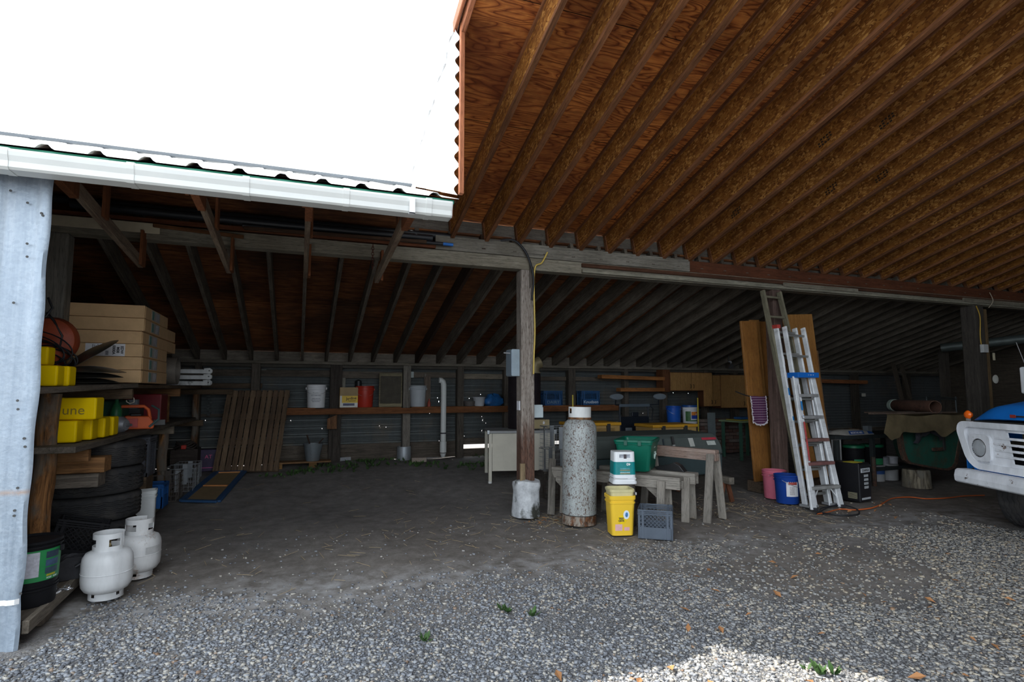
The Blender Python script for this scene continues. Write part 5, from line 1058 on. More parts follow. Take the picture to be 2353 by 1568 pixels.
tb = thing('work_table', 'green legged table with yellow cloth top beside the stacked doors', 'table', (at(1706, 1000, Y=9.0).x, 9.0, gz(0, 9.0))); zt = at(1706, 966, Y=9.0).z-gz(0, 9)
MB().bx(-.32, .4, -.3, .3, zt-.03, zt).build('top', plain((.25, .33, .18), .7), tb, bevel=.004); MB().bx(-.22, .38, -.2, .2, zt, zt+.018).build('cloth', plain((.45, .40, .06), .8), tb, bevel=.004)
for x in (-.28, .32):
    for y in (-.26, .22): MB().bx(x, x+.045, y, y+.045, 0, zt-.03).build('leg', plain((.05, .13, .09), .6), tb)
p = Vector((tb.location.x+.05, 9.0, tb.location.z+zt+.019)); box_thing('blue_bundle', 'folded blue cloth lying on the yellow topped table', 'cloth', p, .35, .2, .05, plain((.02, .09, .25), .8), bevel=.02)
# ================================================================== middle of the floor
# big rusty propane cylinder
BIGP = rusty((.40, .43, .425), rust=(.12, .055, .028), lo=.512, hi=.556, scale=80, rough=.5, metal=.15, stretch=(1, 1, .6), wn=.82)
tx, ty_ = 2.985, 5.83
t = thing('tall_gas_cylinder', 'tall rust speckled grey propane cylinder standing near the middle post', 'gas cylinder', (tx, ty_, .0), R(-12), None, (R(-.6), R(1.1), R(-12)))
r = .192; pr = [(0, .09), (r*.8, .085), (r, .11), (r, .58), (r+.003, .583), (r+.003, .593), (r, .596), (r, 1.03), (r*.97, 1.08), (r*.85, 1.125), (r*.62, 1.16), (r*.35, 1.175), (0, 1.18)]
MB().lathe(pr, 56).build('tank', BIGP, t, smooth=True)
shell(MB(), r*.985, .0, .10, 0, 2*PI, (), 64, 2).build('foot_ring', rusty((.34, .30, .25), lo=.44, hi=.53, scale=22), t, smooth=True, solid=.006)
CW = rusty((.70, .71, .70), rust=(.35, .16, .04), lo=.63, hi=.70, scale=6, rough=.45)
zc = 1.165; shell(MB(), .125, zc, zc+.13, R(-215), R(-10), [(R(-178), R(-150), zc+.06, zc+.11)], 80, 14).build('collar', CW, t, smooth=True, solid=.006); shell(MB(), .125, zc, zc+.105, R(-10), R(40), (), 20, 4).build('collar_wing', CW, t, smooth=True, solid=.006)
MB().lathe([(.13, zc-.012), (.137, zc), (.13, zc+.012)], 48).build('collar_weld', rusty((.4, .25, .12), lo=.3, hi=.5, scale=10), t, smooth=True); MB().lathe([(0, zc), (.03, zc), (.03, zc+.05), (0, zc+.06)], 14).build('valve', plain((.3, .22, .1), .4, .8), t, smooth=True)
shell(MB(), r+.002-.035, 1.055, 1.085, R(-128), R(-112), (), 6, 2, -.8).build('white_tag', LBL, t)
# three weathered sawhorses
SWG = wood((.30, .275, .24), 'X', .3, .85, .55, (.20, .17, .14)); SWP = wood((.34, .26, .22), 'X', .5, .8, .5, (.30, .12, .06))
def sawhorse(lab, R0, d, L, h, top_w, apron, mt, legs, gus=True, sp_=.06, lm=None):
    d = Vector((d[0], d[1], 0)).normalized(); a = math.atan2(d.y, d.x); t = thing('sawhorse', lab, 'sawhorse', (R0[0], R0[1], 0), a, 'weathered sawhorses')
    # local x runs from the near end to the far end; local +y is the side towards the open front
    timber('top_board', (0, 0, h-.02), (L, 0, h-.02), top_w, .04, mt, t)
    for sy in (-1, 1): timber('apron', (0, sy*(top_w/2-.02), h-.04-apron/2), (L, sy*(top_w/2-.02), h-.04-apron/2), .035, apron, mt, t)
    for x, s, sides_ in legs:
        for sy in sides_: timber('leg', (x+s, sy*(top_w/2+sp_), .0), (x, sy*(top_w/2+.015), h-.045), .03, .09, lm or mt, t, up=(1, 0, 0))
        if gus: MB().prism([(0, 0), (.16, 0), (0, -.13)], -.012, .012, Matrix(((1, 0, 0, x+.04), (0, 0, 1, top_w/2-.03), (0, 1, 0, h-.04-apron), (0, 0, 0, 1)))).build('gusset', mt, t)
    return t
sawhorse('low weathered sawhorse in front, beside the slate blue crate', (3.93, 5.23), (-.56, .83), 1.62, .535, .14, .09, SWG, ((.20, .0, (-1, 1)), (1.42, -.0, (-1, 1))))
sawhorse('low weathered sawhorse behind, carrying the green tub', (4.28, 5.42), (-.56, .83), 1.2, .54, .14, .085, SWG, ((.10, .0, (-1, 1)), (1.1, .0, (-1, 1))), gus=False)
sawhorse('tall grey sawhorse with paint stained top rail', (4.50, 5.33), (-.36, .93), .95, .80, .09, .085, SWP, ((.05, .0, (-1, 1)), (.9, .0, (-1, 1))), gus=False, sp_=.13, lm=SWG)
# green recycling tub
GT = plain((.005, .135, .085), .35, 0, .1, 4, .03); dT = Vector((-.56, .83, 0)); tb = thing('recycling_tub', 'dark green plastic tub with white recycling mark on the low sawhorse', 'tub', (3.84, 5.95, .542), math.atan2(.66, .62))
m = MB(); ls = [(.46, .33, 0), (.48, .35, .01), (.56, .42, .31), (.585, .445, .312), (.59, .45, .335), (.60, .46, .34), (.60, .46, .362), (.575, .435, .365), (.545, .405, .35), (.46, .33, .015)]; n = len(rounded(1, 1, .1))
for w_, d_, z in ls:
    for x, y in rounded(w_, d_, .045): m.v.append((x, y, z))
for i in range(len(ls)-1):
    for k in range(n): m.f.append((i*n+k, i*n+(k+1) % n, (i+1)*n+(k+1) % n, (i+1)*n+k))
m.f.append(tuple(range(n-1, -1, -1))); e = (len(ls)-1)*n; m.f.append(tuple(e+k for k in range(n))); m.build('body', GT, tb, smooth=True)
for yy in (-.08, .08): MB().bx(-.312, -.298, yy-.02, yy+.02, .30, .36).build('latch_lug', plain((.02, .10, .07), .5), tb, bevel=.004)
ar = MB()
for k in range(3):
    c = R(90+120*k); q = [Vector((.030*math.cos(c+R(u)), 0, .042*math.sin(c+R(u)))) for u in (-50, -20, 10, 35)]
    for i in range(3): ar.bar(q[i], q[i+1], .003, .013, (0, 1, 0))
    ar.bar(q[3], q[3]+(q[3]-q[2]).normalized()*.014, .003, .024, (0, 1, 0))
o = ar.build('recycling_mark', plain((.62, .75, .70), .5), tb, loc=(.05, -.199, .17)); o.rotation_euler = (R(8), 0, 0)
MB().bx(-.035, .06, -.206, -.203, .26, .272).build('print', plain((.5, .64, .58), .5), tb).rotation_euler = (R(0), 0, 0)
# white pail upside down on a round log, cream and yellow pails, crate
p = at(1427, 1203, Z=0); lg_ = MB().lathe([(0, 0), (.155, 0), (.15, .1), (.152, .43), (.145, .455), (0, .46)], 28, wob=lambda i, a, r, z: (r*(1+.04*math.sin(3*a)+.02*math.sin(8*a)), z)).build('log_stump', bark((.12, .09, .07)), smooth=True, loc=(3.40, 5.60, 0)); tag(lg_, 'dark round log standing behind the stacked yellow pail', 'stump')
wp = thing('square_pail', 'white square pail with teal label standing upside down on the log', 'bucket', (3.385, 5.55, .462+.405*.86), R(-18), None, (R(180), 0, R(-17))); wp.scale = (1, 1, .86)
PW2 = plain((.80, .82, .84), .35, 0, .04, 4); square_pail(wp, .225, .25, .405, PW2)
def pf(nm, z0, z1, x0, x1, c, var=.15, off=.0015, mt=None):
    s = lambda z: (.225+.025*z/.405)*.92/2+off
    MB().add([(x0, s(z0), z0), (x1, s(z0), z0), (x1, s(z1), z1), (x0, s(z1), z1)], [(0, 1, 2, 3)]).build(nm, mt or plain(c, .45, 0, var, 30), wp)
m = MB(); n = len(rounded(1, 1, .1))
for z in (.125, .285):
    w_ = .229+.021*z/.405+.003
    for x, y in rounded(w_, w_*.92, w_*.16): m.v.append((x, y, z))
for k in range(n): m.f.append((k, (k+1) % n, n+(k+1) % n, n+k))
m.build('teal_label', plain((.0, .22, .23), .45, 0, .12, 30), wp, smooth=True)
pf('logo_print', .03, .075, -.06, .06, (.35, .37, .42), .5); pf('bird_mark', .03, .085, -.012, .02, (.05, .04, .05), .3, .003)
for z, c in ((.205, (.15, .36, .42)), (.225, (.55, .28, .08)), (.25, (.55, .68, .70)), (.268, (.55, .28, .08))): pf('print_line', z, z+.007, -.055, .005+.05, c, .3, .003)
text('40', .045, plain((.8, .85, .85), .4), wp, (.038, .1165, .152), (R(90), 0, R(180)), 'lettering', .001)
hm = MB().tube([(-.13, .0, .33), (-.17, .05, .30), (-.13, .13, .325), (.02, .135, .33)], .003, 6); hm.build('bail', WIRE, wp, smooth=True)
yp = thing('square_pail', 'yellow square pail with cat food print, cream pail nested in it', 'bucket', (3.175, 5.27, .0), R(-14)); YP = plain((.85, .55, .05), .35, 0, .05, 3, 0, .05)
square_pail(yp, .225, .262, .40, YP)
def yf(nm, z0, z1, x0, x1, c, off=.0015, ell=False, var=.1):
    s = lambda z: -((.229+.033*z/.40)*.92/2+off)
    if ell:
        cx, cz, rx, rz_ = (x0+x1)/2, (z0+z1)/2, (x1-x0)/2, (z1-z0)/2; P_ = [(cx+rx*math.cos(2*PI*k/20), cz+rz_*math.sin(2*PI*k/20)) for k in range(20)]; MB().add([(x, s(z), z) for x, z in P_], [tuple(range(20))]).build(nm, plain(c, .5, 0, var, 30), yp)
    else: MB().add([(x0, s(z0), z0), (x1, s(z0), z0), (x1, s(z1), z1), (x0, s(z1), z1)], [(0, 1, 2, 3)]).build(nm, plain(c, .5, 0, var, 30), yp)
yf('yellow_disc', .115, .205, -.06, .035, (.84, .58, .0), ell=True); yf('pink_print', .05, .115, -.085, -.01, (.72, .42, .42)); yf('pink_print', .05, .085, .01, .065, (.74, .40, .40)); yf('oval_print', .165, .255, .0, .065, (.70, .78, .84), .002, True); yf('blue_print', .185, .235, .02, .05, (.06, .22, .50), .003, True, .6)
text('TIDY', .024, INK, yp, (-.022, -.1155, .172), (R(90), 0, 0), 'lettering', .0012); text('CATS', .024, INK, yp, (-.022, -.1153, .150), (R(90), 0, 0), 'lettering', .0012)
CRM = plain((.62, .56, .30), .5, 0, .12, 6, 0, .5)
cp = thing('square_pail', 'dirty cream square pail nested in the yellow pail', 'bucket', (3.175, 5.27, .345), R(-14)); m = MB(); ls = [(.235, .0), (.25, .07), (.262, .072), (.266, .095), (.256, .1), (.245, .095), (.215, -.12), (.0, -.125)]; n = len(rounded(1, 1, .1))
for w_, z in ls:
    for x, y in rounded(max(w_, .002), max(w_, .002)*.92, max(w_, .002)*.16): m.v.append((x, y, z+.02))
for i in range(len(ls)-1):
    for k in range(n): m.f.append((i*n+k, i*n+(k+1) % n, (i+1)*n+(k+1) % n, (i+1)*n+k))
m.build('pail', CRM, cp, smooth=True); MB().tube([(.13, .03, .08), (.18, .05, .075), (.19, .04, .03), (.15, .02, .02)], .003, 6).build('bail', WIRE, cp, smooth=True); MB().tube([(.19, .045, .06), (.19, .04, .035)], .009, 8).build('grip', LBL, cp, smooth=True)
A, B, Cc = at(1454.6, 1241, Z=0), at(1528, 1249, Z=0), at(1541, 1228, Z=0); ce = (A+Cc)/2
SLB = plain((.10, .12, .15), .5, 0, .12, 5, .05, .1)
milk_crate('milk_crate', 'slate blue plastic crate on the dirt beside the yellow pail', (3.47, 5.06, .0), math.atan2(B.y-A.y, B.x-A.x)+R(8), SLB, .335, .285, low=.40)
# boards leaning behind the tall cylinder, wire baskets
o = timber('leaning_board', (2.86, 6.32, .0), (3.02, 6.62, .62), .09, .03, wood((.24, .22, .19), 'X'), up=(0, -1, .3)); tag(o, 'grey board leaning behind the tall gas cylinder', 'board')
bx_, by_ = at(1276, 1080, Y=7.3).x, 7.3
wire_basket('wire_basket', 'dark rusty wire basket at the bottom of the pile by the middle post', (bx_, by_, .0), 0, WBD, .36, .34, .36); wire_basket('wire_basket', 'galvanised wire basket, middle of the pile by the middle post', (bx_+.015, by_, .37), R(3), WB, .36, .34, .30); wire_basket('wire_basket', 'galvanised wire basket on top of the pile by the middle post', (bx_+.02, by_, .68), R(-3), WB, .36, .34, .30)
# white desk with stove, carton, box
dk_ = thing('metal_desk', 'cream metal desk behind the middle post', 'desk', (at(1204, 1050, Y=8.2).x+.05, 8.55, gz(0, 8.4)), R(-13)); zT = at(1204, 990, Y=8.2).z-gz(0, 8.4); wD = .52
CRW = plain((.62, .59, .50), .5, 0, .08, 4, 0, .1)
MB().bx(-wD, wD, -.36, .4, zT-.04, zT).build('top', plain((.30, .31, .31), .5, 0, .1), dk_, bevel=.006); MB().bx(-wD+.06, wD-.06, -.33, -.31, .18, zT-.04).build('modesty_panel', CRW, dk_, bevel=.004)
for sx in (-1, 1):
    for y in (-.33, .36):
        l_ = MB().bx(sx*(wD-.03)-.025, sx*(wD-.03)+.025, y-.025, y+.025, .03, zT-.04).build('leg', CRW, dk_, bevel=.004); MB().lathe([(0, -.0), (.03, 0), (.03, .03), (0, .035)], 14, T(sx*(wD-.03), y, 0)).build('foot_cap', plain((.7, .7, .68), .5), l_, smooth=True)
    MB().bx(sx*wD-.02, sx*wD+.02, -.38, -.34, zT-.05, zT+.01).build('corner_cap', plain((.45, .48, .5), .4, .5), dk_, bevel=.004)
ds_z = dk_.location.z+zT
st = thing('barrel_stove', 'tall dark steel barrel stove standing on the desk behind the post', 'stove', (at(1206, 930, Y=8.7).x, 8.72, ds_z)); DK = plain((.028, .022, .026), .5, .4, .3, 5)
MB().lathe([(0, 0), (.27, 0), (.275, .01), (.27, .02), (.27, .30), (.278, .305), (.278, .32), (.27, .325), (.27, .58), (.278, .585), (.278, .6), (.27, .605), (.27, .88), (.26, .9), (0, .9)], 44).build('barrel', DK, st, smooth=True)
MB().lathe([(.055, 0), (.07, 0), (.07, .03), (.055, .03), (.05, .005), (0, .004)], 24, T(-.16, -.235, .70) @ Matrix.Rotation(R(90), 4, 'X') ).build('flue_hole', plain((.008, .008, .008), .6), st, smooth=True)
el = thing('stove_elbow', 'tan metal stovepipe elbow seen beside the top of the post', 'pipe', (at(1226, 840, Y=8.6).x, 8.6, ds_z+.9)); MB().tube([(0, 0, 0.0), (0, 0, .08), (.03, 0, .15), (.11, 0, .18)], .10, 22).build('elbow', plain((.22, .18, .10), .5, .3, .2), el, smooth=True); MB().lathe([(.1, .0), (.115, 0), (.115, .02), (.1, .02)], 24).build('collar', plain((.2, .17, .1), .5), el, smooth=True)
p = at(1244, 978, Y=8.25); t = thing('kraft_carton', 'flat kraft carton on the desk beside the middle post', 'box', (at(1240, 978, Y=8.28).x, 8.36, ds_z+.0), R(4)); MB().bx(-.15, .15, -.12, .12, .02, .16).build('carton', plain((.36, .29, .16), .8), t, bevel=.003); MB().bx(-.15, .15, -.125, .125, 0, .022).build('dark_base', plain((.03, .03, .03), .6), t); MB().bx(.0, .09, -.122, -.1205, .05, .065).build('print', plain((.08, .06, .03), .7, 0, .6, 90), t); MB().prism([(0, 0), (.03, 0), (.035, .03), (.015, .05), (.0, .03)], -.0012, .0, Matrix(((1, 0, 0, .03), (0, 0, 1, -.121), (0, 1, 0, .09), (0, 0, 0, 1)))).build('white_mark', LBL, t)
# boxes on the post
eb = thing('switch_box', 'grey electrical switch box on the side of the middle post', 'switch box', (XP-.087, YB+.06, at(1180, 865, Y=YB).z)); GRB = plain((.30, .37, .42), .45, .2); hB = at(1180, 803, Y=YB).z-at(1180, 865, Y=YB).z
MB().bx(-.10, 0, -.10, .10, 0, hB).build('box', GRB, eb, bevel=.006); MB().bx(-.108, -.10, -.095, .095, .01, hB-.01).build('cover', plain((.24, .30, .35), .45, .2), eb, bevel=.003); MB().tube([(-.10, -.05, hB-.05), (-.19, -.05, hB-.045)], .008, 8).build('lever', plain((.5, .52, .55), .4, .6), eb, smooth=True)
jb = thing('junction_box', 'pale grey junction box on the post above the kraft carton', 'junction box', (XP+.10, YB+.02, at(1236, 960, Y=YB).z)); hj = .155
MB().bx(-.012, .115, -.05, .05, 0, hj).build('box', plain((.40, .47, .49), .5), jb, bevel=.005); MB().bx(-.006, .12, -.056, -.05, .0, hj*.82).build('cover', plain((.42, .49, .51), .5), jb, bevel=.003)
o = MB().bx(-.016, .0, -.04, .04, 0, .11).build('wall_plate', plain((.62, .63, .68), .5), bevel=.003, loc=(XP-.09, YB-.02, at(1183, 943, Y=YB).z)); tag(o, 'small white plate on the side of the middle post', 'plate')
# long dark utility box behind the sawhorses
cb = thing('cargo_box', 'long dark grey green lidded truck box with labels behind the sawhorses', 'box', (4.50, 6.72, .34)); DG = plain((.045, .065, .068), .45, 0, .15, 3, .04, .15); LD = plain((.07, .083, .078), .5, 0, .12, 4, .05, .2); m90 = Matrix(((1, 0, 0, 0), (0, 0, 1, 0), (0, 1, 0, 0), (0, 0, 0, 1)))
MB().prism([(-.98, 0), (.94, 0), (.99, .06), (1.0, .27), (-1.0, .27)], -.32, .36, m90).build('body', DG, cb, bevel=.02)
m = MB(); q = [(-.34, .27), (-.335, .40), (-.30, .50), (-.24, .55), (.36, .57), (.38, .27)]; m.prism(q, -1.0, 1.0, Matrix(((0, 0, 1, 0), (1, 0, 0, 0), (0, 1, 0, 0), (0, 0, 0, 1)))); m.v = [(x*(1-.11*max(0, (z-.27)/.3)**2 if x > 0 else 1), y, z) for x, y, z in m.v]; m.build('lid', LD, cb, bevel=.03, seg=3)
lidf = lambda z: -.342+.0*(z-.40) if z < .40 else -.342+(z-.40)*.36
def lp(nm, x, z0, z1, w_, c):
    MB().add([(x-w_, lidf(z0)-.006, z0), (x+w_, lidf(z0)-.006, z0), (x+w_-.01, lidf(z1)-.006, z1), (x-w_-.01, lidf(z1)-.006, z1)], [(0, 1, 2, 3)]).build(nm, plain(c, .5, 0, .15, 20), cb, solid=.002)
for x, z0, z1, w_, c, nm in ((-.13, .41, .50, .055, (.42, .42, .38), 'label'), (.48, .39, .5, .04, (.40, .41, .38), 'label'), (.80, .40, .455, .07, (.40, .43, .40), 'label'), (.78, .47, .5, .12, (.38, .03, .05), 'red_sticker')): lp(nm, x, z0, z1, w_, c)
for x in (-.55, .17):
    MB().bar((x-.14, lidf(.36)-.012, .27), (x-.14, lidf(.5)-.012, .5), .02, .012, (0, 1, 0)).build('strap', plain((.02, .03, .035), .5), cb); s_ = MB().bar((x, lidf(.40)-.015, .41), (x, lidf(.5)-.015, .53), .03, .02, (0, 1, 0)).build('latch', plain((.03, .03, .03), .5), cb); MB().bx(x-.018, x+.018, lidf(.41)-.03, lidf(.41)-.012, .395, .425).build('latch_tip', plain((.42, .42, .4), .4, .5), s_, bevel=.003)
RS = wood((.16, .06, .03), 'X', .4, .8, .5)
for k, (x, lb) in enumerate(((5.36, 'red brown trestle under the near end of the long truck box'), (3.75, 'red brown trestle under the far end of the long truck box'))):
    t = thing('trestle', lb, 'trestle', (x, 6.70, 0)); timber('beam', (0, -.62, .295), (0, .5, .295), .085, .09, wood((.25, .22, .18), 'X'), t)
    for y in (-.5, .4):
        for s in (-1, 1): timber('leg', (s*.10, y, .0), (s*.03, y, .26), .06, .035, RS, t, up=(0, 1, 0))
# black bits on the low sawhorse
o = MB().prism([(-.18, 0), (.16, .0), (.2, .03), (.05, .06), (-.05, .10), (-.12, .07)], -.05, .05, m90).build('black_tool', plain((.015, .015, .016), .35), bevel=.006, loc=(4.14, 5.70, .54)); o.rotation_euler = (0, 0, R(120)); tag(o, 'black greasy tool lying on the low sawhorse beside the tub', 'tool')
# yellow boxes and black cart further back
YB2 = plain((.50, .26, .025), .5, 0, .12, 4, 0, .15); YB3 = plain((.36, .23, .08), .6, 0, .12)
def yellow_box(lab, px0, px1, y, pyt, pyb):
    x0, x1 = at(px0, 980, Y=y).x, at(px1, 980, Y=y).x; zt = at((px0+px1)/2, pyt, Y=y).z; t = thing('yellow_case', lab, 'box', ((x0+x1)/2, y+.3, gz(0, y)), 0, 'yellow storage boxes'); w_ = (x1-x0)/2; h_ = zt-gz(0, y)
    MB().prism([(-w_*.92, 0), (w_*.92, 0), (w_, h_-.05), (-w_, h_-.05)], -.26, .26, m90).build('bin', YB3, t, bevel=.01); MB().bx(-w_-.01, w_+.01, -.29, .29, h_-.05, h_).build('lid', YB2, t, bevel=.012)
    for x in (-w_*.55, w_*.45): MB().bx(x-.03, x+.03, -.30, -.26, h_-.2, h_-.02).build('latch', plain((.03, .03, .03), .5), t, bevel=.004)
    MB().bx(-w_*.1, w_*.75, -.268, -.262, h_-.22, h_-.09).build('panel_print', plain((.24, .15, .05), .6, 0, .4, 14), t); return t
yellow_box('yellow storage box behind the tall gas cylinder', 1322, 1428, 8.0, 972, 1002); yellow_box('yellow storage box behind the green tub, past the black cart', 1503, 1604, 8.0, 976, 1004)
kc = thing('utility_cart', 'black utility cart with upright frame and two oval mirrors', 'cart', (at(1468, 980, Y=8.85).x, 9.0, gz(0, 8.85))); BLK = plain((.012, .016, .024), .35, .2, .2); zc_ = gz(0, 8.85); w_ = .30
zt, zm, zr_ = at(1468, 958, Y=8.9).z-zc_, at(1468, 930, Y=8.9).z-zc_, at(1468, 912, Y=8.8).z-zc_
MB().bx(-w_, w_, -.02, .02, .2, zt).build('panel', BLK, kc, bevel=.006); MB().bx(-w_, w_, -.25, .5, .18, .24).build('deck', BLK, kc, bevel=.006)
for sx in (-1, 1): MB().tube([(sx*w_, 0, .2), (sx*w_, 0, zm)], .016, 10).build('upright', BLK, kc, smooth=True); MB().lathe([(0, -.05), (.12, -.05), (.12, .05), (0, .05)], 24, T(sx*w_, .35, .12) @ Matrix.Rotation(R(90), 4, 'Y')).build('wheel', rubber(), kc, smooth=True); MB().lathe([(0, -.05), (.12, -.05), (.12, .05), (0, .05)], 24, T(sx*w_, -.16, .12) @ Matrix.Rotation(R(90), 4, 'Y')).build('wheel', rubber(), kc, smooth=True)
MB().bx(-w_-.02, w_+.03, -.03, .0, zm-.045, zm+.01).build('cross_bar', plain((.10, .13, .16), .4, .3), kc, bevel=.006); MB().bx(-.2, -.06, -.026, -.02, zt-.26, zt-.2).build('badge', plain((.35, .40, .45), .4, .5), kc, bevel=.01); MB().bx(-.06, .08, -.03, .0, zt+.0, zt+.08).build('control_box', BLK, kc, bevel=.01)
for px, sx in ((1419, -1), (1518, 1)):
    x = at(px, 912, Y=8.82).x-kc.location.x; mi = MB().lathe([(0, -.02), (.125, -.02), (.14, .0), (.125, .02), (0, .03)], 32, T(x, -.15, zr_) @ Matrix.Rotation(R(90), 4, 'X') @ Matrix.Scale(.42, 4, (0, 1, 0))).build('mirror', plain((.16, .19, .22), .3, .2), kc, smooth=True); MB().tube([(sx*w_, 0, zm-.01), (x, -.1, zm+.0), (x, -.12, zr_-.06)], .012, 8).build('mirror_arm', BLK, mi, smooth=True)
MB().tube([(w_+.02, -.02, zm-.02), (w_+.09, -.03, zm-.08), (w_+.08, 0, zm-.3)], .008, 6).build('cable', BLK, kc, smooth=True)
# ================================================================== ladders, doors and pails by the second post
AL = rusty((.74, .76, .78), rust=(.30, .31, .32), lo=.55, hi=.68, scale=9, rough=.45, metal=.15, stretch=(4, 4, .5), dark=(.2, .2, .2))
LW = wood((.19, .175, .12), 'X', .4, .85, .5, (.08, .07, .05))
def lerp(a, b, u): return a.lerp(b, u)
# stored doors / panels
DV = wood((.27, .118, .03), 'X', .3, .5, .65, (.17, .065, .016)); DV2 = wood((.36, .17, .048), 'X', .3, .5, .7, (.22, .09, .024)); DBR = wood((.17, .09, .045), 'X', .35, .7, .6)
def door_panel(lab, x0, x1, y, zt, lean, mt, th=.035, zb=.16, grp='brown doors stored upright'):
    t = thing('stored_door', lab, 'door', ((x0+x1)/2, y, zb), 0, grp)
    timber('slab', (-lean, 0, 0), (0, .10, zt-zb), th, x1-x0, mt, t, up=(1, 0, 0)); return t
P1 = at(1697, 738, Y=6.75); P2 = at(1745, 738, Y=6.75); zt_ = P1.z
door_panel('honey brown door leaning outermost beside the plaid cloth', P1.x, P1.x+.30, 6.62, zt_, -.07, DV); door_panel('honey brown door standing just behind the outermost one, its edge showing', P1.x+.22, P1.x+.40, 6.665, zt_+.03, -.06, DV2); door_panel('brown door leaning behind the plaid cloth against the dark post', P1.x+.2, P2.x+.24, 6.72, zt_+.02, -.05, DV)
Q1, Q2 = at(1797, 722, Y=6.75), at(1858, 722, Y=6.75)
for k, (dx, dz, mt, th, lb) in enumerate(((0, 0, DV2, .035, 'honey brown door upright behind the silver extension ladder'), (.05, -.01, DV, .03, 'second door behind the silver extension ladder, edge showing'), (.09, -.02, DBR, .03, 'dark edged door, third behind the silver extension ladder'), (.14, -.03, DV, .025, 'innermost brown door of the stack behind the ladders'))):
    door_panel(lb, Q1.x, Q2.x+dx, 6.60+.045*k, Q1.z+dz, -.16, mt, th)
for k, (px, pyt, c, lb) in enumerate(((1876, 806, (.20, .11, .055), 'narrow brown board standing past the doors, the taller one'), (1883, 868, (.24, .13, .06), 'narrow brown board standing past the doors, middle height'), (1892, 940, (.20, .12, .07), 'narrow brown board standing past the doors, the shortest'))):
    a = at(px, pyt, Y=6.72); o = timber('brown_board', (a.x+.12, 6.70, .0), (a.x, 6.74, a.z), .03, .09, wood(c, 'X'), up=(1, 0, 0)); tag(o, lb, 'board')
for k, x in enumerate((6.35, 6.9, 7.55)):
    o = MB().bx(-.08, .08, -.12, .14, 0, .155).build('support_block', wood((.14, .10, .07), 'X'), loc=(x+.03, 6.68, 0)); tag(o, 'wood block under the stored doors, '+('nearest the plaid cloth', 'behind the pink bucket', 'behind the ladders')[k], 'block')
cable('tie_rope', [at(1690, 900, Y=6.57), at(1722, 911, Y=6.55), at(1760, 913, Y=6.55), at(1800, 905, Y=6.52), at(1885, 930, Y=6.55)], .008, PB, 'dark cord tied round the stored doors', 'cord')
# plaid cloth on the cord
p0, p1 = at(1723, 911, Y=6.53), at(1758, 914, Y=6.53); zb_ = at(1735, 976, Y=6.53).z; pc_ = thing('plaid_cloth', 'purple plaid cloth with white fringe hung over the cord on the doors', 'cloth', p0)
wv = (p1-p0).x; hv = p0.z-zb_
def clf(u, v): return (u*wv+.012*v, -.012-.012*math.sin(u*9+1)*v-.01*v, -v*hv*(.86+.14*math.sin(u*PI*.9+.3))+.004*math.sin(u*7))
MB().grid(clf, 14, 16).build('cloth', plaid(), pc_, smooth=True, solid=.004)
fr = MB()
for e_ in (lambda s: clf(0, s), lambda s: clf(1, s), lambda s: clf(s, 1)):
    for k in range(22): p = Vector(e_(k/21)); fr.tube([p, p+Vector((random.uniform(-.014, .014), -.012, -.014+random.uniform(-.008, .008)))], .007, 5)
fr.build('fringe', plain((.62, .58, .62), .9), pc_, smooth=True)
# wooden ladder
def ladder(name, lab, fl, fr_, tl, tr_, rw, rd, mt, nr, rung, mtr=None, u0=.06, flat=False):
    fl, fr_, tl, tr_ = map(Vector, (fl, fr_, tl, tr_)); o0 = fl; t = thing(name, lab, 'ladder', o0)
    ax = (fr_-fl).normalized(); nrm = ax.cross(tl-fl).normalized()
    for a, b in ((fl, tl), (fr_, tr_)): timber('rail', a-o0, b-o0, rw, rd, mt, t, up=nrm)
    for k in range(nr):
        u = u0+(1-u0-.03)*k/(nr-1) if nr > 1 else .5; a, b = lerp(fl, tl, u)-o0, lerp(fr_, tr_, u)-o0
        if flat: MB().bar(a, b, rung*2.2, rung*1.2, nrm).build('rung', mtr or mt, t, bevel=.003)
        else: MB().tube([a, b], rung, 10).build('rung', mtr or mt, t, smooth=True)
    return t
ladder('wooden_ladder', 'long grey green wooden ladder leaning on the beam', (6.22, 5.72, .0), (6.64, 5.72, .0), at(1752, 668, Y=6.255), at(1790, 672, Y=6.255), .035, .075, LW, 10, .017)
RL = plain((.36, .36, .34), .4, .6)
e0, e1 = Vector((6.115, 5.62, .0)), Vector((6.50, 5.62, .0)); g0, g1 = at(1783, 752, Y=6.08), at(1822, 755, Y=6.08); g1.x = max(g1.x, g0.x+.34)
el_ = ladder('extension_ladder', 'silver aluminium extension ladder leaning in front of the wooden ladder', e0, e1, g0, g1, .03, .075, AL, 8, .018, RL)
off = Vector((.075, -.075, -.0)); o0 = e0
for a, b in ((e0, g0), (e1, g1)): timber('fly_rail', a+off-o0+Vector((0, 0, .02)), b+off-o0, .028, .07, AL, el_, up=(0, -1, .2))
for k in range(8): u = .09+.86*k/7; MB().tube([lerp(e0, g0, u)+off-o0, lerp(e1, g1, u)+off-o0], .017, 10).build('rung', RL, el_, smooth=True)
for a in (g0, ): MB().bx(-.03, .03, -.05, .05, -.02, .03).build('red_cap', plain((.42, .05, .04), .5), el_, loc=a-o0)
for a in (e0, e1): MB().bx(-.05, .12, -.10, .05, .0, .03).build('foot', plain((.35, .36, .37), .5, .4), el_, loc=a-o0, bevel=.004)
BLUS = plain((.02, .20, .52), .45)
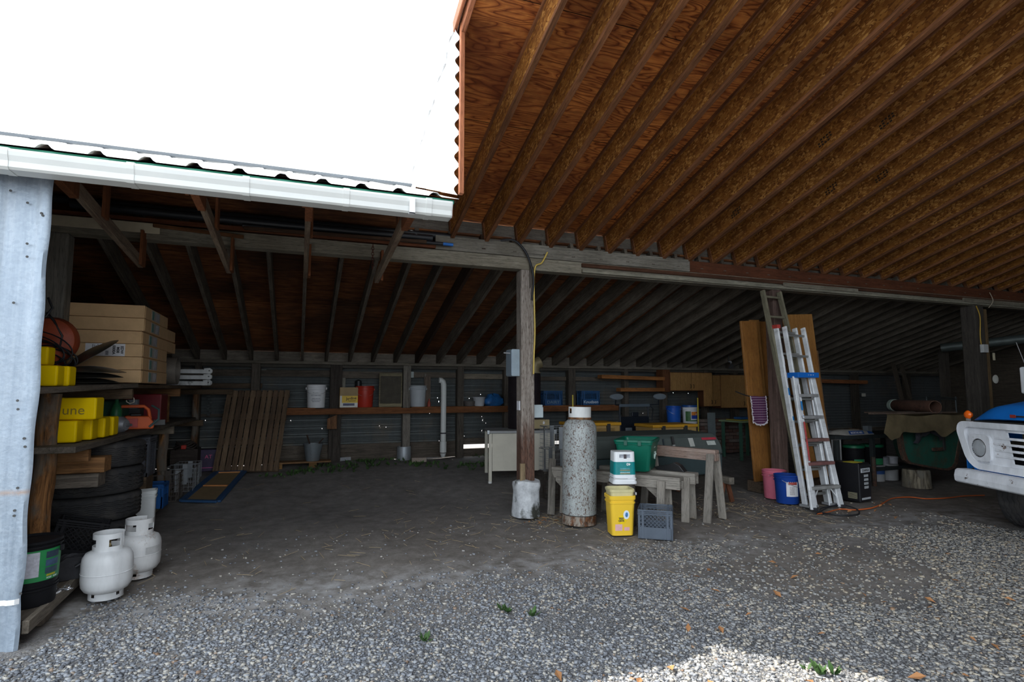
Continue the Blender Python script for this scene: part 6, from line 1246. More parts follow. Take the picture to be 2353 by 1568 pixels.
for u, s, mt_ in ((.62, .10, BLUS), (.47, .05, BLUS), (.80, .12, LBL), (.71, .09, LBL)):
    a = lerp(e0, g0, u)-o0; dvec = (g0-e0).normalized(); MB().bar(a+Vector((.0, -.040, 0))-dvec*s/2, a+Vector((.0, -.040, 0))+dvec*s/2, .026, .002, (0, -1, .2)).build('sticker', mt_, el_)
# step ladder with blue cap
s0, s1 = Vector((6.03, 5.42, 0)), Vector((6.53, 5.45, 0)); c0, c1 = at(1827, 866, Y=5.78), at(1860, 866, Y=5.78); zc = (c0.z+c1.z)/2; c0.z = c1.z = zc; c1.x = max(c1.x, c0.x+.30)
sl = thing('step_ladder', 'silver step ladder with bright blue top, red smeared front rail', 'ladder', s0); o0 = s0; nrm = Vector((1, 0, 0)).cross(c0-s0).normalized()
for a, b in ((s0, c0), (s1, c1)): timber('front_rail', a-o0, b-o0, .03, .085, AL, sl, up=(1, 0, 0))
r0, r1 = s0+Vector((.10, .10, 0)), s1+Vector((-.06, .10, 0))
for a, b in ((r0, c0+Vector((.01, .03, 0))), (r1, c1+Vector((-.01, .03, 0)))): timber('rear_rail', a-o0, b-o0, .022, .05, AL, sl, up=(1, 0, 0))
STP = [plain(c, .75, 0, .3, 8, .1, .4) for c in ((.22, .22, .21), (.16, .07, .065), (.15, .075, .065), (.22, .22, .22), (.24, .24, .24))]
for k, u in enumerate((.155, .33, .505, .68, .85)):
    a, b = lerp(s0, c0, u)-o0, lerp(s1, c1, u)-o0; MB().bx(0, (b-a).length, -.05, .045, -.022, .018).build('step', STP[k], sl, bevel=.005, loc=a+Vector((0, .01, 0))); a, b = lerp(r0, c0, u)-o0, lerp(r1, c1, u)-o0; MB().tube([a+Vector((0, .0, -.05)), b+Vector((0, .0, -.05))], .012, 8).build('rear_rung', RL, sl, smooth=True)
a, b = c0-o0, c1-o0; MB().bx(-.035, (b-a).length+.035, -.085, .10, -.015, .055).build('top_cap', plain((.01, .13, .50), .4, 0, .08), sl, bevel=.006, loc=a); text('<  ==  >', .03, LBL, sl, a+Vector(((b-a).length*.62, -.087, .02)), (R(90), 0, 0))
for s_, c_, sg in ((s0, c0, 1), (s1, c1, -1)): a, b = lerp(s0, c0, .145)-o0, lerp(s1, c1, .145)-o0; q = (a if sg > 0 else b); q2 = lerp(a, b, .28 if sg > 0 else .72); f_ = lerp(s_, c_, .05)-o0; MB().bar(f_, q2, .016, .004, (0, -1, 0)).build('brace', AL, sl)
dv = (c0-s0).normalized()
for u, s, w_, mt_, nm in ((.50, .50, .045, plain((.42, .06, .06), .7, 0, .35, 30), 'red_smear'), (.90, .13, .05, LBL, 'sticker'), (.77, .12, .045, BLUS, 'sticker'), (.69, .05, .05, LBL, 'sticker'), (.82, .05, .04, LBL, 'sticker')):
    a = lerp(s0, c0, u)-o0+Vector((0, -.0435, 0)); m = MB().bar(a-dv*s/2, a+dv*s/2, .027, .002, Vector((0, -1, 0))); m.build(nm, mt_, sl)
for k in range(3): text('A', .03, BLUS, sl, lerp(s0, c0, .69)-o0+Vector((0, -.047, 0)), (R(80), 0, 0)) if k == 0 else None
MB().bx(-.018, .018, -.05, .05, 0, .03).build('foot', plain((.03, .03, .035), .6), sl, loc=Vector((0, 0, 0))); MB().bx(-.018, .018, -.05, .05, 0, .03).build('foot', plain((.03, .03, .035), .6), sl, loc=s1-o0)
# pink and blue pails
PNK = plain((.62, .16, .23), .5, 0, .1, 5, 0, .15); BLP = plain((.012, .05, .26), .4, 0, .1, 5, 0, .1)
p = at(1770, 1142, Z=0); t = bucket('plastic_bucket', 'faded pink pail standing in front of the dark post', (6.224, 6.22, .0), .14, .155, .38, PNK, hang=.35, rz=R(20)); shell(MB(), .152, .13, .28, R(-110), R(-50), (), 10, 1).build('label', plain((.55, .48, .50), .6, 0, .3, 14), t, smooth=True)
t = bucket('plastic_bucket', 'dark blue pail with white label in front of the pink one', (6.114, 5.90, .0), .14, .155, .37, BLP, hang=-.5, rz=R(25)); shell(MB(), .1515, .10, .30, R(-165), R(-105), (), 12, 1).build('label', plain((.66, .66, .68), .6, 0, .06), t, smooth=True)
shell(MB(), .153, .25, .285, R(-155), R(-112), (), 8, 1).build('label_print', plain((.35, .06, .05), .6, 0, .6, 40), t, smooth=True); shell(MB(), .153, .12, .23, R(-150), R(-125), (), 8, 1).build('label_print', plain((.45, .43, .44), .6, 0, .3, 60), t, smooth=True)
# black wheeled battery charger
bc = thing('battery_charger', 'black upright battery charger with white panels beside the step ladder', 'charger', (7.02, 5.66, 0), R(10)); CH = plain((.012, .012, .014), .4, .2, .15)
MB().bx(-.13, .13, -.16, .20, .02, .52).build('case', CH, bc, bevel=.012); MB().bx(-.125, .125, -.164, -.16, .03, .50).build('front_plate', plain((.018, .018, .022), .35), bc)
pl_ = MB().bx(-.10, .11, -.168, -.164, .40, .455).build('title_plate', plain((.55, .58, .62), .5), bc); text('CHARGE', .042, INK, pl_, (.005, -.169, .427), (R(90), 0, 0), 'lettering', .001)
for k in range(4): MB().bx(-.03, .065, -.168, -.164, .19+.05*k, .222+.05*k).build('meter', plain((.42, .44, .46), .5, 0, .35, 60), bc)
MB().bx(-.10, .10, -.168, -.164, .05, .075).build('lower_plate', plain((.5, .52, .55), .5, 0, .2, 40), bc); MB().bx(-.11, .08, -.1, .06, .521, .524).build('yellow_sticker', plain((.60, .52, .05), .5, 0, .2, 20), bc); MB().tube([(-.1, .2, .5), (-.1, .2, .8), (.1, .2, .8), (.1, .2, .5)], .012, 8).build('handle', plain((.2, .2, .2), .4, .6), bc, smooth=True)
for sx in (-1, 1): MB().lathe([(0, -.02), (.06, -.02), (.06, .02), (0, .02)], 20, T(sx*.14, .13, .06) @ Matrix.Rotation(R(90), 4, 'Y')).build('wheel', rubber(), bc, smooth=True)
MB().bx(.13, .17, -.14, .16, .05, .42).build('side_board', plain((.14, .15, .07), .7), bc, bevel=.004)
lb_ = MB()
for k in range(6): lb_.bx(-.132, -.13, -.12, .0, .06+.014*k, .066+.014*k)
lb_.build('vent_slots', plain((.35, .33, .22), .6), bc)
# orange extension cord and black loop
def gpt(px, py, dz=.012): v = at(px, py, Z=0); return Vector((v.x, v.y, gz(v.x, v.y)+dz+bumps(v.x, v.y)))
ORG = plain((.50, .11, .025), .5)
cable('extension_lead', [gpt(1878, 1182), gpt(1900, 1178), gpt(1930, 1171), gpt(1962, 1172), gpt(2000, 1171), gpt(2024, 1164), gpt(2050, 1148), gpt(2090, 1146), gpt(2130, 1149), gpt(2180, 1149), gpt(2215, 1143), gpt(2262, 1139)], .008, ORG, 'orange extension cord running across the dirt to the truck', 'cord')
cable('looped_lead', [gpt(1874, 1183, .015), gpt(1905, 1168, .02), gpt(1935, 1164, .025), gpt(1968, 1172, .02), gpt(1973, 1182, .015), gpt(1950, 1187, .015), gpt(1915, 1185, .015), gpt(1884, 1178, .02), gpt(1890, 1170, .03), gpt(1925, 1167, .035)], .009, PB, 'black cord loop lying at the foot of the step ladder', 'cord')
# ---------------------------------------------------------------- bench, bag and pails past the ladders
wb = thing('metal_bench', 'dark metal work bench with lower shelf past the ladders', 'bench', (8.85, 6.95, 0)); BM = plain((.05, .058, .06), .55, .4, .25, 5, .05, .2); zb2 = at(1960, 1000, Y=6.7).z
MB().bx(-.95, 1.0, -.32, .35, zb2-.06, zb2).build('top', BM, wb, bevel=.006); MB().bx(-.95, 1.0, -.30, .32, .18, .24).build('lower_shelf', BM, wb, bevel=.004)
for x in (-.9, -.12, .92):
    for y in (-.29, .29): MB().bx(x-.03, x+.03, y-.03, y+.03, 0, zb2-.06).build('leg', BM, wb, bevel=.003)
mg = thing('mortar_bag', 'white and blue paper bag of mortar lying on the metal bench', 'bag', (at(1964, 985, Y=6.75).x, 6.86, zb2), R(3)); BGM = plain((.42, .40, .36), .75, 0, .12, 6)
MB().grid(lambda u, v: ((u-.5)*.66+.02*math.sin(v*7), (v-.5)*.40, .075*max(0, (1-abs(2*u-1)**5))*(max(0, 1-abs(2*v-1)**3))+.004*math.sin(u*14)*math.sin(v*9)), 26, 16).build('bag', BGM, mg, smooth=True)
MB().bx(-.33, .33, -.2, .2, 0, .012).build('bag_base', BGM, mg, bevel=.004); MB().add([(-.25, -.20, .006), (.10, -.20, .006), (.10, -.17, .066), (-.25, -.17, .066)], [(0, 1, 2, 3)]).build('blue_print', plain((.015, .07, .26), .7), mg); MB().add([(.2, -.20, .006), (.33, -.20, .006), (.31, -.17, .045), (.2, -.17, .06)], [(0, 1, 2, 3)]).build('blue_print', plain((.015, .07, .26), .7), mg)
text('MORTAR MIX', .046, LBL, mg, (-.075, -.190, .036), (R(64), 0, 0), 'lettering', .001)
for k, (px, w_, h_, c, lb) in enumerate(((1910, .14, .035, (.35, .38, .4), 'pale flat box behind the mortar bag'), (1965, .12, .06, (.18, .09, .05), 'brown wood offcut behind the mortar bag'), (1996, .10, .10, (.18, .20, .22), 'small grey box at the back of the metal bench'), (1898, .05, .12, (.08, .16, .26), 'small blue can on the metal bench near the ladder'))):
    p = at(px, 970, Y=7.12); box_thing(('flat_box', 'wood_offcut', 'small_box', 'blue_can')[k], lb, ('box', 'wood', 'box', 'can')[k], (p.x, 7.15, zb2), w_, .1, h_, plain(c, .6))
GLD = plain((.01, .13, .06), .4, 0, .1)
for k, (px, lb) in enumerate(((1961, 'green lidded dark pail on the bench shelf behind the charger'), (2004, 'green lidded dark pail on the bench shelf, nearer the rusty green cart'))):
    t = bucket('plastic_bucket', lb, (at(px, 1030, Y=6.85).x, 6.85, .24), .14, .15, .34, BC, 'green lidded pails', False, open_top=False); MB().lathe([(.158, .31), (.164, .31), (.164, .345), (.155, .352), (0, .352)], 32).build('lid', GLD, t, smooth=True); shell(MB(), .1465, .03, .13, R(-140), R(-70), (), 10, 1).build('label', plain((.03, .25, .10), .5, 0, .3), t, smooth=True); shell(MB(), .147, .03, .13, R(-69), R(-35), (), 8, 1).build('label', plain((.42, .44, .44), .5, 0, .2), t, smooth=True)
for k, (px, c, lb) in enumerate(((2025, (.25, .26, .28), 'pale grey tub on the bench shelf beside the pails'), (2046, (.40, .40, .43), 'low white tub at the end of the bench shelf'))):
    o = MB().lathe([(0, 0), (.075, 0), (.085, .12), (.09, .125), (.08, .14), (0, .14)], 24).build('plastic_tub', plain(c, .5, 0, .2), smooth=True, loc=(at(px, 1050, Y=6.85).x, 6.82, .24)); tag(o, lb, 'tub')
for k, (px, lb) in enumerate(((2012, 'white pail with blue label on the dirt under the bench shelf'), (2043, 'pale pail on the dirt under the bench, nearer the stump'))):
    o = MB().lathe([(0, 0), (.13, 0), (.14, .24), (.145, .25), (.13, .26), (0, .26)], 28).build('floor_pail', plain((.36, .36, .36), .5, 0, .2), smooth=True, loc=(at(px, 1090, Y=6.8).x, 6.80, .0)); tag(o, lb, 'bucket')
    if k == 0: shell(MB(), .142, .12, .2, R(-150), R(-80), (), 10, 1, .04).build('label', plain((.03, .08, .24), .5), o, smooth=True)
# ---------------------------------------------------------------- rusty green cart with burlap
RG = rusty((.018, .085, .06), rust=(.09, .04, .025), lo=.50, hi=.66, scale=7, rough=.6, stretch=(1, 1, 1)); RGR = rusty((.05, .06, .045), rust=(.10, .045, .028), lo=.38, hi=.52, scale=9, rough=.7, stretch=(1, 1, 1))
yk = 5.95; K = lambda px, py: at(px, py, Y=yk); ko = K(2132, 1080); kt = thing('steel_cart_tub', 'rusty dark green steel tub propped on a stump under the burlap', 'tub', (ko.x, yk, 0))
out = [(2058, 985), (2210, 985), (2206, 1010), (2196, 1065), (2190, 1075), (2178, 1081), (2160, 1080), (2085, 1066), (2074, 1058), (2066, 1035)]
poly = [(K(*q).x-ko.x, K(*q).z) for q in out]; cx, cz = sum(p[0] for p in poly)/len(poly), sum(p[1] for p in poly)/len(poly)
MB().prism(poly, -.015, .0, m90).build('front_panel', RG, kt); inner = [(cx+(x-cx)*.88, cz+(z-cz)*.88) for x, z in poly]
m = MB(); n = len(poly); m.v = [(x, -.03, z) for x, z in poly]+[(x, -.03, z) for x, z in inner]+[(x, .01, z) for x, z in poly]+[(x, -.012, z) for x, z in inner]; m.f = [(i, (i+1) % n, n+(i+1) % n, n+i) for i in range(n)]+[(i, (i+1) % n, 2*n+(i+1) % n, 2*n+i) for i in range(n)]+[(n+i, n+(i+1) % n, 3*n+(i+1) % n, 3*n+i) for i in range(n)]; m.build('rim', RGR, kt)
m = MB(); m.v = [(x, 0, z) for x, z in poly]+[(x*.95+.72, .62, z) for x, z in poly]; m.f = [(i, (i+1) % n, n+(i+1) % n, n+i) for i in range(1, n)]+[tuple(range(n, 2*n))]; m.build('tub_shell', RG, kt)
p = K(2150, 1033); MB().bx(p.x-ko.x-.14, p.x-ko.x+.10, -.05, -.03, p.z-.02, p.z+.03).build('bracket', RGR, kt, bevel=.004); p = K(2163, 1015); MB().bx(p.x-ko.x-.02, p.x-ko.x+.02, -.05, -.03, p.z-.13, p.z+.13).build('strap', plain((.03, .03, .03), .6), kt)
zt = K(2130, 985).z
for k, (x, lb) in enumerate(((-.55, 'end'), (.55, 'end'))): MB().tube([(x, .45, 0), (x, .45, .45)], .03, 8).build('leg', RGR, kt, smooth=True)
o = box_thing('timber_bar', 'ochre painted timber lying on the green tub beside the truck', 'timber', (K(2195, 996).x, yk+.1, zt+.002), .42, .12, .09, plain((.36, .17, .03), .6)); 
bd = box_thing('stacked_boards', 'dark flat case under the burlap on the green tub', 'case', (ko.x+.22, yk+.2, zt+.002), .8, .4, .18, plain((.03, .03, .035), .6)); o = box_thing('yellow_level', 'short yellow bar sticking out under the burlap', 'bar', (K(2086, 978).x, yk-.12, zt+.06), .24, .04, .025, plain((.45, .32, .03), .5))
o = MB().grid(lambda u, v: ((u-.5)*.62+.02*math.sin(v*9), -.06*math.sin(v*PI)-.02*math.sin(u*17)*v-.02, -v*.26*(.75+.3*math.sin(u*6+1))+.008*math.sin(u*23)), 26, 12).build('plastic_bag', plain((.05, .05, .06), .15, 0, .3, 9, .3), smooth=True, solid=.003, loc=(K(2117, 985).x, yk-.05, zt+.06)); tag(o, 'crumpled clear black plastic hanging under the burlap edge', 'bag')
tp_ = zt+.215; xL, xR2 = at(2020, 945, Y=5.85).x, at(2208, 950, Y=5.85).x
def drape(u, v):
    x = xL+(xR2-xL)*u; f = 1-v
    if v < .55: y = 6.45-.72*v/.55; z = tp_+.012*math.sin(u*13)+.02*math.sin(u*5+v*4)
    else:
        h = (v-.55)/.45; hang = .22+.02*math.sin(u*6.0)+.13*math.exp(-((u-.66)/.09)**2)+.12*math.exp(-((u-.07)/.05)**2)-.10*max(0, (u-.78)/.22); y = 5.73-.02*math.sin(u*19)*h-.03*h; z = tp_-hang*h+.012*math.sin(u*13)
        x += .03*math.sin(u*17)*h+(-.10*h if u < .1 else 0)
    return (x+1.05*(y-5.73), y, z)
o = MB().grid(drape, 80, 34).build('burlap_sheet', burlap(), smooth=True, solid=.004, origin=True); tag(o, 'brown burlap sheet draped over the rusty green tub', 'cloth')
pa_, pb_ = at(2050, 930, Y=6.75), at(2150, 945, Y=5.80); rp2 = thing('rusty_pipe', 'wide rusty brown pipe lying on the burlap with pale green end', 'pipe', pa_); d_ = (pb_-pa_); d_.z = 0
rr_ = .095; PRM = rusty((.12, .06, .04), rust=(.10, .045, .03), lo=.4, hi=.6, scale=8, rough=.75, stretch=(1, 1, 1)); mt_ = d_.to_track_quat('Z', 'Y').to_matrix().to_4x4(); rp2.location = (pa_.x, 6.75, tp_+.115); Lp = d_.length
MB().lathe([(rr_-.008, .02), (rr_, 0.03), (rr_, Lp), (rr_-.008, Lp), (rr_-.01, .1)], 32, mt_).build('tube', PRM, rp2, smooth=True); MB().lathe([(0, .01), (rr_, 0), (rr_+.004, .01), (rr_+.004, .10), (rr_, .10)], 32, mt_).build('pale_end', plain((.32, .40, .35), .6, 0, .2), rp2, smooth=True)
for k, (y0, px0, px1, lb) in enumerate(((5.86, 2000, 2192, 'long rough board lying on the burlap in front of the rusty pipe'), (6.22, 1990, 2110, 'rough board lying behind the rusty pipe'))):
    a, b = at(px0, 938, Y=y0), at(px1, 950, Y=y0); o = timber('rough_board', (a.x, y0, tp_+.03), (b.x, y0, tp_+.028), .08, .022, wood((.10, .07, .055), 'X')); tag(o, lb, 'board')
sp_ = at(2125, 1130, Z=0); SZ = at(2125, 1076, Y=5.93).z-.0
o = MB().lathe([(0, 0), (.19, 0), (.185, .1), (.18, .20), (.175, .262), (.165, .272), (0, .275)], 36, wob=lambda i, a, r, z: (r*(1+.05*math.sin(3*a+1)+.03*math.sin(9*a)), z)).build('chopping_stump', bark((.22, .19, .14)), smooth=True, loc=(8.95, 6.12, 0)); tag(o, 'weathered stump propping up the rusty green tub', 'stump')
# ---------------------------------------------------------------- far dark bay
for k, (a, b, w_, lb) in enumerate((((2062, 835), (2083, 935), .12, 'dark plank leaning in the far bay, the outer of two'), ((2080, 838), (2104, 930), .10, 'dark plank leaning in the far bay, the inner of two'))):
    p, q = at(*a, Y=9.5), at(*b, Y=9.3); o = timber('leaning_plank', (q.x, 9.2, gz(0, 9.2)), (p.x, 9.6, p.z), .04, w_, wood((.075, .06, .045), 'X'), up=(1, 0, 0)); tag(o, lb, 'board')
rf = thing('metal_rail_frame', 'dark metal rail frame behind the rusty pipe', 'frame', (at(2165, 912, Y=8.0).x, 8.0, 0)); zr2 = at(2165, 912, Y=8.0).z; GRM = plain((.12, .14, .15), .4, .7)
for dz in (0, -.035): MB().tube([(-.5, 0, zr2+dz), (.45, 0, zr2+dz-.03)], .012, 8).build('rail', GRM, rf, smooth=True)
for x in (-.48, .42): MB().tube([(x, 0, gz(0, 8)), (x, 0, zr2)], .014, 8).build('leg', GRM, rf, smooth=True)
dp_a, dp_b = at(2162, 800, Y=8.5), at(2420, 772, Y=6.9); o = MB().tube([(0, 0, 0), dp_b-dp_a], .095, 20).build('stove_duct', plain((.10, .12, .115), .5, .4, .2), smooth=True, loc=dp_a); tag(o, 'long grey duct pipe slung under the far rafters', 'pipe')
o = MB().bx(-.07, .07, -.07, .07, 0, 2.3).build('inner_post', wood((.07, .06, .05), 'Z'), loc=(at(2170, 850, Y=8.6).x+.03, 8.62, gz(0, 8.6))); tag(o, 'dark inner post carrying the grey duct', 'post')
xo = x3; cable('power_cord_run', [(xo-.09, YB-.13, 2.94), (xo-.02, YB-.135, 2.75), (xo-.05, YB-.135, 2.4), (xo-.02, YB-.135, 2.15)], .009, plain((.45, .28, .04), .5), 'yellow cable running down the wide dark post', 'cable'); cable('power_cord_run', [(xo+.30, YB-.13, 3.2), (xo+.34, YB-.15, 3.05), (xo+.22, YB-.14, 2.92)], .006, plain((.40, .34, .26), .5), 'short pale cable looped over the red brown beam', 'cable')
o = MB().bx(-.08, .05, -.04, .02, 0, .14).build('outlet_box', plain((.45, .46, .46), .5), bevel=.006, loc=(xo+.02, YB-.142, at(2244, 812, Y=YB).z)); tag(o, 'pale outlet box on the wide dark post', 'outlet')
o = box_thing('hanging_tag', 'small cream card hanging beside the wide dark post', 'card', (at(2260, 829, Y=YB).x+.06, YB-.13, at(2260, 829, Y=YB).z), .06, .01, .13, plain((.50, .45, .32), .7)); o = MB().lathe([(0, -.02), (.07, -.012), (.075, 0), (0, .02)], 20, Matrix.Rotation(R(90), 4, 'X')).build('white_knob', plain((.55, .55, .5), .5), smooth=True, loc=(at(2263, 872, Y=YB).x+.05, YB-.14, at(2263, 872, Y=YB).z)); tag(o, 'round white disc hung beside the wide dark post', 'disc')
p = at(1982, 908, Y=10.35); o = MB().bx(-.06, .06, -.01, .01, -.04, .04).build('outlet_box', plain((.5, .48, .42), .6), loc=(p.x, 10.32, p.z)); tag(o, 'tiny pale outlet plate on the far dark wall', 'outlet')
o = timber('wall_board', at(1886, 876, Y=10.2), at(1992, 879, Y=10.2), .06, .09, wood((.22, .08, .03), 'X')); tag(o, 'red brown board on the dark wall past the stored doors', 'board')
# ---------------------------------------------------------------- old truck nosing in
C0 = at(2220, 1107, Z=.50); av = Vector((-.37, -.93, 0)).normalized(); bv = Vector((-av.y, av.x, 0)); 
tk = thing('old_truck', 'old white nosed blue pickup truck parked facing into the barn', 'truck'); tk.matrix_world = Matrix(((av.x, bv.x, 0, C0.x), (av.y, bv.y, 0, C0.y), (0, 0, 1, 0), (0, 0, 0, 1)))
TW = rusty((.76, .78, .82), rust=(.17, .08, .04), lo=.60, hi=.625, scale=13, rough=.35, stretch=(1, 1, 1), dark=(.05, .035, .03)); TWC = rusty((.76, .78, .82), rust=(.13, .07, .04), lo=.535, hi=.555, scale=11, rough=.4, stretch=(1, 1, 1), dark=(.04, .03, .03)); TB = plain((.01, .145, .50), .3, 0, .12, 3, 0, .1); TK = plain((.012, .011, .010), .6)
W = 1.86; UZ = Matrix(((1, 0, 0, 0), (0, 0, 1, 0), (0, 1, 0, 0), (0, 0, 0, 1)))
def rr_poly(x0, x1, z0, z1, r, n=7):
    o = []
    for cx, cz, a0 in ((x1-r, z1-r, 0), (x0+r, z1-r, 90), (x0+r, z0+r, 180), (x1-r, z0+r, 270)):
        for k in range(n+1): a = R(a0+90*k/n); o.append((cx+r*math.cos(a), cz+r*math.sin(a)))
    return o
def trap(p, k=.16): return [(x+(max(0, (1.14-z)/.48))*k*(1 if x < W/2 else -1)*min(1, abs(x-W/2)/(W/2)), z) for x, z in p]
def ring(m, o, i, w0, w1, w2):
    n = len(o); b = len(m.v); m.v += [(x, w0, z) for x, z in o]+[(x, w1, z) for x, z in i]+[(x, w2, z) for x, z in i]+[(x, w0+.14, z) for x, z in o]
    for k in range(n): j = (k+1) % n; m.f += [(b+k, b+j, b+n+j, b+n+k), (b+n+k, b+n+j, b+2*n+j, b+2*n+k), (b+k, b+j, b+3*n+j, b+3*n+k)]
outer = trap(rr_poly(-.13, W+.13, .655, 1.15, .15), .18); inn = trap(rr_poly(-.05, W+.05, .72, 1.09, .10), .18)
m = MB(); ring(m, outer, inn, .0, .012, .06); m.build('grille_surround', TW, tk, smooth=True)
ux0, ux1 = .50, W-.50; gz0, gz1 = .755, 1.06; pn = MB()
for a, b in (((-.04), ux0), (ux1, W+.04)): pn.prism(trap([(a, .72), (b, .72), (b, 1.09), (a, 1.09)], .18), .045, .06, UZ)
pn.bx(ux0, ux1, .045, .06, .72, gz0); pn.bx(ux0, ux1, .045, .06, gz1, 1.09); pn.build('grille_panel', TW, tk)
MB().bx(ux0-.05, ux1+.05, .25, .27, .70, 1.1).build('radiator', plain((.07, .055, .03), .7, 0, .6, 9), tk)
nb = 5; hgap = (gz1-gz0)/nb
for k in range(1, nb): z = gz0+hgap*k; MB().bx(ux0-.14, ux1+.14, .035, .06, z-.012, z+.012).build('grille_bar', TW, tk, bevel=.003)
for uc in (.185, W-.185):
    o_ = rr_poly(uc-.13, uc+.145, .742, 1.018, .055); i_ = [(uc+.0+.098*math.cos(2*PI*k/32), .878+.098*math.sin(2*PI*k/32)) for k in range(32)]
    oo = sorted(o_, key=lambda p: math.atan2(p[1]-.878, p[0]-uc)); ii = sorted(i_, key=lambda p: math.atan2(p[1]-.878, p[0]-uc))
    m = MB(); ring(m, oo, ii[:len(oo)], .015, .012, .06); m.build('headlight_bezel', TW, tk, smooth=True)
    hl = MB().lathe([(.089, .0), (.098, .004), (.098, .03), (.089, .03), (.085, .012)], 36, T(uc, .014, .878) @ Matrix.Rotation(R(-90), 4, 'X')).build('headlight_ring', plain((.25, .25, .26), .25, .9), tk, smooth=True)
    MB().lathe([(0, -.022), (.03, -.020), (.06, -.014), (.080, -.004), (.089, .01)], 36, T(uc, .018, .878) @ Matrix.Rotation(R(-90), 4, 'X')).build('lens', glassy((.93, .96, .96), .03, .95), hl, smooth=True); MB().lathe([(0, .07), (.04, .06), (.07, .035), (.088, .012)], 36, T(uc, .018, .878) @ Matrix.Rotation(R(-90), 4, 'X')).build('reflector', plain((.75, .78, .78), .12, .95), hl, smooth=True)
bp = MB(); bp.prism([(-.10, .50), (-.125, .515), (-.13, .57), (-.115, .63), (-.09, .645), (.02, .645), (.02, .50)], .0, W, Matrix(((0, 0, 1, 0), (1, 0, 0, 0), (0, 1, 0, 0), (0, 0, 0, 1)))); bp.build('bumper', TWC, tk, bevel=.01)
MB().prism(trap([(-.06, .60), (W+.06, .60), (W+.09, .70), (-.09, .70)]), .03, .12, UZ).build('valance', TB, tk)
def hood(u, v):
    x = .10+(W-.20)*u; e = (2*abs(u-.5)); crown = .11*(1-e**4); front = min(1, v/.10)
    return (x, .01+1.25*v+.05*e**3, 1.165+.115*math.sin(min(1, front)*PI/2)*(1-e**8*.6)+crown*min(1, v/.5+.25)+.07*v)
MB().grid(hood, 40, 40).build('hood', TB, tk, smooth=True, solid=.01); MB().bx(.12, W-.12, .03, .3, 1.10, 1.165).build('hood_gap', TK, tk)
hb_ = MB().bx(.62, .82, .004, .012, 1.222, 1.236).build('hood_badge', plain((.03, .02, .02), .4), tk); MB().bx(.62, .68, -.002, .004, 1.214, 1.244).build('badge_mark', plain((.25, .03, .02), .4), hb_)
for sx in (0, 1):
    f = MB(); sg = 1 if sx == 0 else -1; q = lambda d: (d if sx == 0 else W-d)
    f.grid(lambda u, v: (q(-.10+.24*(1-math.cos(u*PI/2))), .10+1.25*v, 1.02+.145*math.sin(u*PI/2)), 10, 12); f.build('fender', TB, tk, smooth=True, solid=.008)
    f = MB(); 
    N_ = 14; arc = [(.70+.46*math.cos(PI-PI*k/N_), .46+.48*math.sin(PI*k/N_)) for k in range(N_+1)]; pts = [(.10, .62)]+[p for p in arc if p[1] > .60]+[(1.35, .60), (1.35, 1.03), (.10, 1.03)]
    f.prism(pts, q(-.105), q(-.09), Matrix(((0, 0, 1, 0), (1, 0, 0, 0), (0, 1, 0, 0), (0, 0, 0, 1)))); f.build('fender_side', TB, tk)
    ml = MB().lathe([(0, -.025), (.03, -.02), (.046, -.004), (.048, .004), (.03, .035), (0, .04)], 24, T(q(-.045), .10, 1.215) @ Matrix.Rotation(R(-90), 4, 'X')).build('marker_light', plain((.78, .13, .01), .2, 0, .1), tk, smooth=True); MB().bx(q(-.045)-.015, q(-.045)+.015, .09, .12, 1.15, 1.18).build('light_stalk', plain((.5, .5, .5), .4, .6), ml)
    w_ = tyre('front_tyre', '', (q(-.05), .72, .44), ro=.44, wd=.29, ri=.22, rot=(0, R(90), R(28))); 
    for k_ in ('label', 'category'):
        if k_ in w_: del w_[k_]
    w_.parent = tk; hu = MB().lathe([(0, -.06), (.06, -.06), (.08, -.03), (.2, -.02), (.225, -.06), (.225, .06), (.2, .05), (0, .05)], 28).build('wheel_rim', TK, w_, smooth=True)
MB().tube([(.12, .70, .44), (W-.12, .70, .44)], .05, 10).build('front_axle', TK, tk, smooth=True); MB().bx(.35, .5, .1, 3.2, .5, .62).build('frame_rail', TK, tk); MB().bx(W-.5, W-.35, .1, 3.2, .5, .62).build('frame_rail', TK, tk)
cab_ = MB(); cab_.prism([(1.32, .62), (2.55, .62), (2.55, 1.18), (2.5, 1.85), (2.4, 1.92), (1.85, 1.92), (1.72, 1.86), (1.42, 1.28), (1.32, 1.24)], -.08, W+.08, Matrix(((0, 0, 1, 0), (1, 0, 0, 0), (0, 1, 0, 0), (0, 0, 0, 1)))); cab_.build('cab', TB, tk, bevel=.03)
MB().add([(.05, 1.425, 1.31), (W-.05, 1.425, 1.31), (W-.12, 1.69, 1.83), (.12, 1.69, 1.83)], [(0, 1, 2, 3)]).build('windshield', glassy((.08, .1, .11), .05), tk, solid=.004)
for x in (-.085, W+.085): MB().add([(x, 1.6, 1.28), (x, 2.4, 1.28), (x, 2.38, 1.80), (x, 1.84, 1.80)], [(0, 1, 2, 3)]).build('side_window', glassy((.08, .1, .11), .05), tk, solid=.004)
MB().bx(-.05, W+.05, 2.6, 4.6, .72, 1.2).build('bed', TB, tk, bevel=.02)
for q_ in (.12, W-.12):
    w_ = tyre('rear_tyre', '', (q_, 3.6, .44), ro=.44, wd=.24, ri=.22, rot=(0, R(90), 0)); 
    for k_ in ('label', 'category'):
        if k_ in w_: del w_[k_]
    w_.parent = tk
mx = at(2352, 872, Y=C0.y+.02); inv = tk.matrix_world.inverted(); ml_ = inv @ at(2366, 874, X=C0.x+1.05)
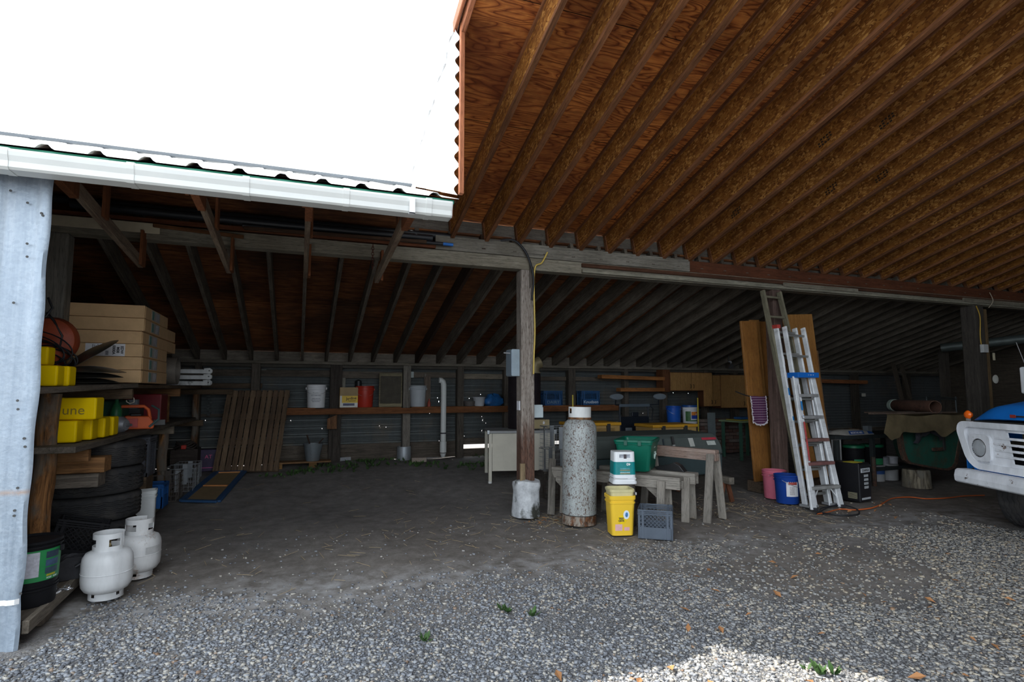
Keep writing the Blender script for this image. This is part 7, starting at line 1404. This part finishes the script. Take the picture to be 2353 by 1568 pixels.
MB().bx(ml_.x-.11, ml_.x+.11, ml_.y-.02, ml_.y+.02, ml_.z-.155, ml_.z+.155).build('side_mirror', TW, tk, bevel=.02); MB().tube([(ml_.x+.1, ml_.y, ml_.z-.1), (-.08, 1.5, 1.2)], .012, 8).build('mirror_arm', plain((.5, .5, .5), .4, .7), tk, smooth=True)
an = inv @ at(2345, 812, X=C0.x+1.0); an0 = inv @ at(2335, 787, X=C0.x+1.0); MB().tube([an0, an, an+(an-an0)*2.2], .004, 6).build('antenna', plain((.5, .5, .5), .3, .8), tk, smooth=True)
# lettering becomes plain mesh; empties keep clean names
bpy.context.view_layer.update(); dg = bpy.context.evaluated_depsgraph_get()
for o in [o for o in COL.objects if o.type == 'FONT']:
    me = bpy.data.meshes.new_from_object(o.evaluated_get(dg)); n = bpy.data.objects.new('lettering', me); COL.objects.link(n); n.parent = o.parent; n.location = o.location; n.rotation_euler = o.rotation_euler; n.scale = o.scale
    bpy.data.objects.remove(o)
# ================================================================== light
w = bpy.data.worlds.new('sky'); SC.world = w; w.use_nodes = True; nt = w.node_tree
bg = nt.nodes['Background']; tc = nt.nodes.new('ShaderNodeTexCoord'); sx = nt.nodes.new('ShaderNodeSeparateXYZ'); nt.links.new(tc.outputs['Generated'], sx.inputs[0])
rp = nt.nodes.new('ShaderNodeValToRGB'); nt.links.new(sx.outputs[2], rp.inputs[0])
e = rp.color_ramp.elements; e[0].position = .0; e[0].color = (.86, .93, 1.0, 1); e[1].position = .7; e[1].color = (.82, .91, 1.0, 1)
nt.links.new(rp.outputs[0], bg.inputs[0]); bg.inputs[1].default_value = 3.2
sd = Vector((-.44, .41, 1)).normalized()
l = bpy.data.lights.new('sun', 'SUN'); l.energy = 10; l.angle = R(.6); l.color = (1.0, .95, .86)
so = bpy.data.objects.new('sun', l); COL.objects.link(so); so.rotation_euler = sd.to_track_quat('Z', 'Y').to_euler(); so.location = (-5, 8, 14)
vs_ = SC.view_settings; vs_.view_transform = 'Standard'; vs_.look = 'None'; vs_.gamma = 1; vs_.exposure = 0.15; vs_.use_curve_mapping = False
SC.display_settings.display_device = 'sRGB'
SC.cycles.max_bounces = 12; SC.cycles.diffuse_bounces = 8; SC.cycles.use_denoising = True
SC.cycles.sample_clamp_indirect = 8
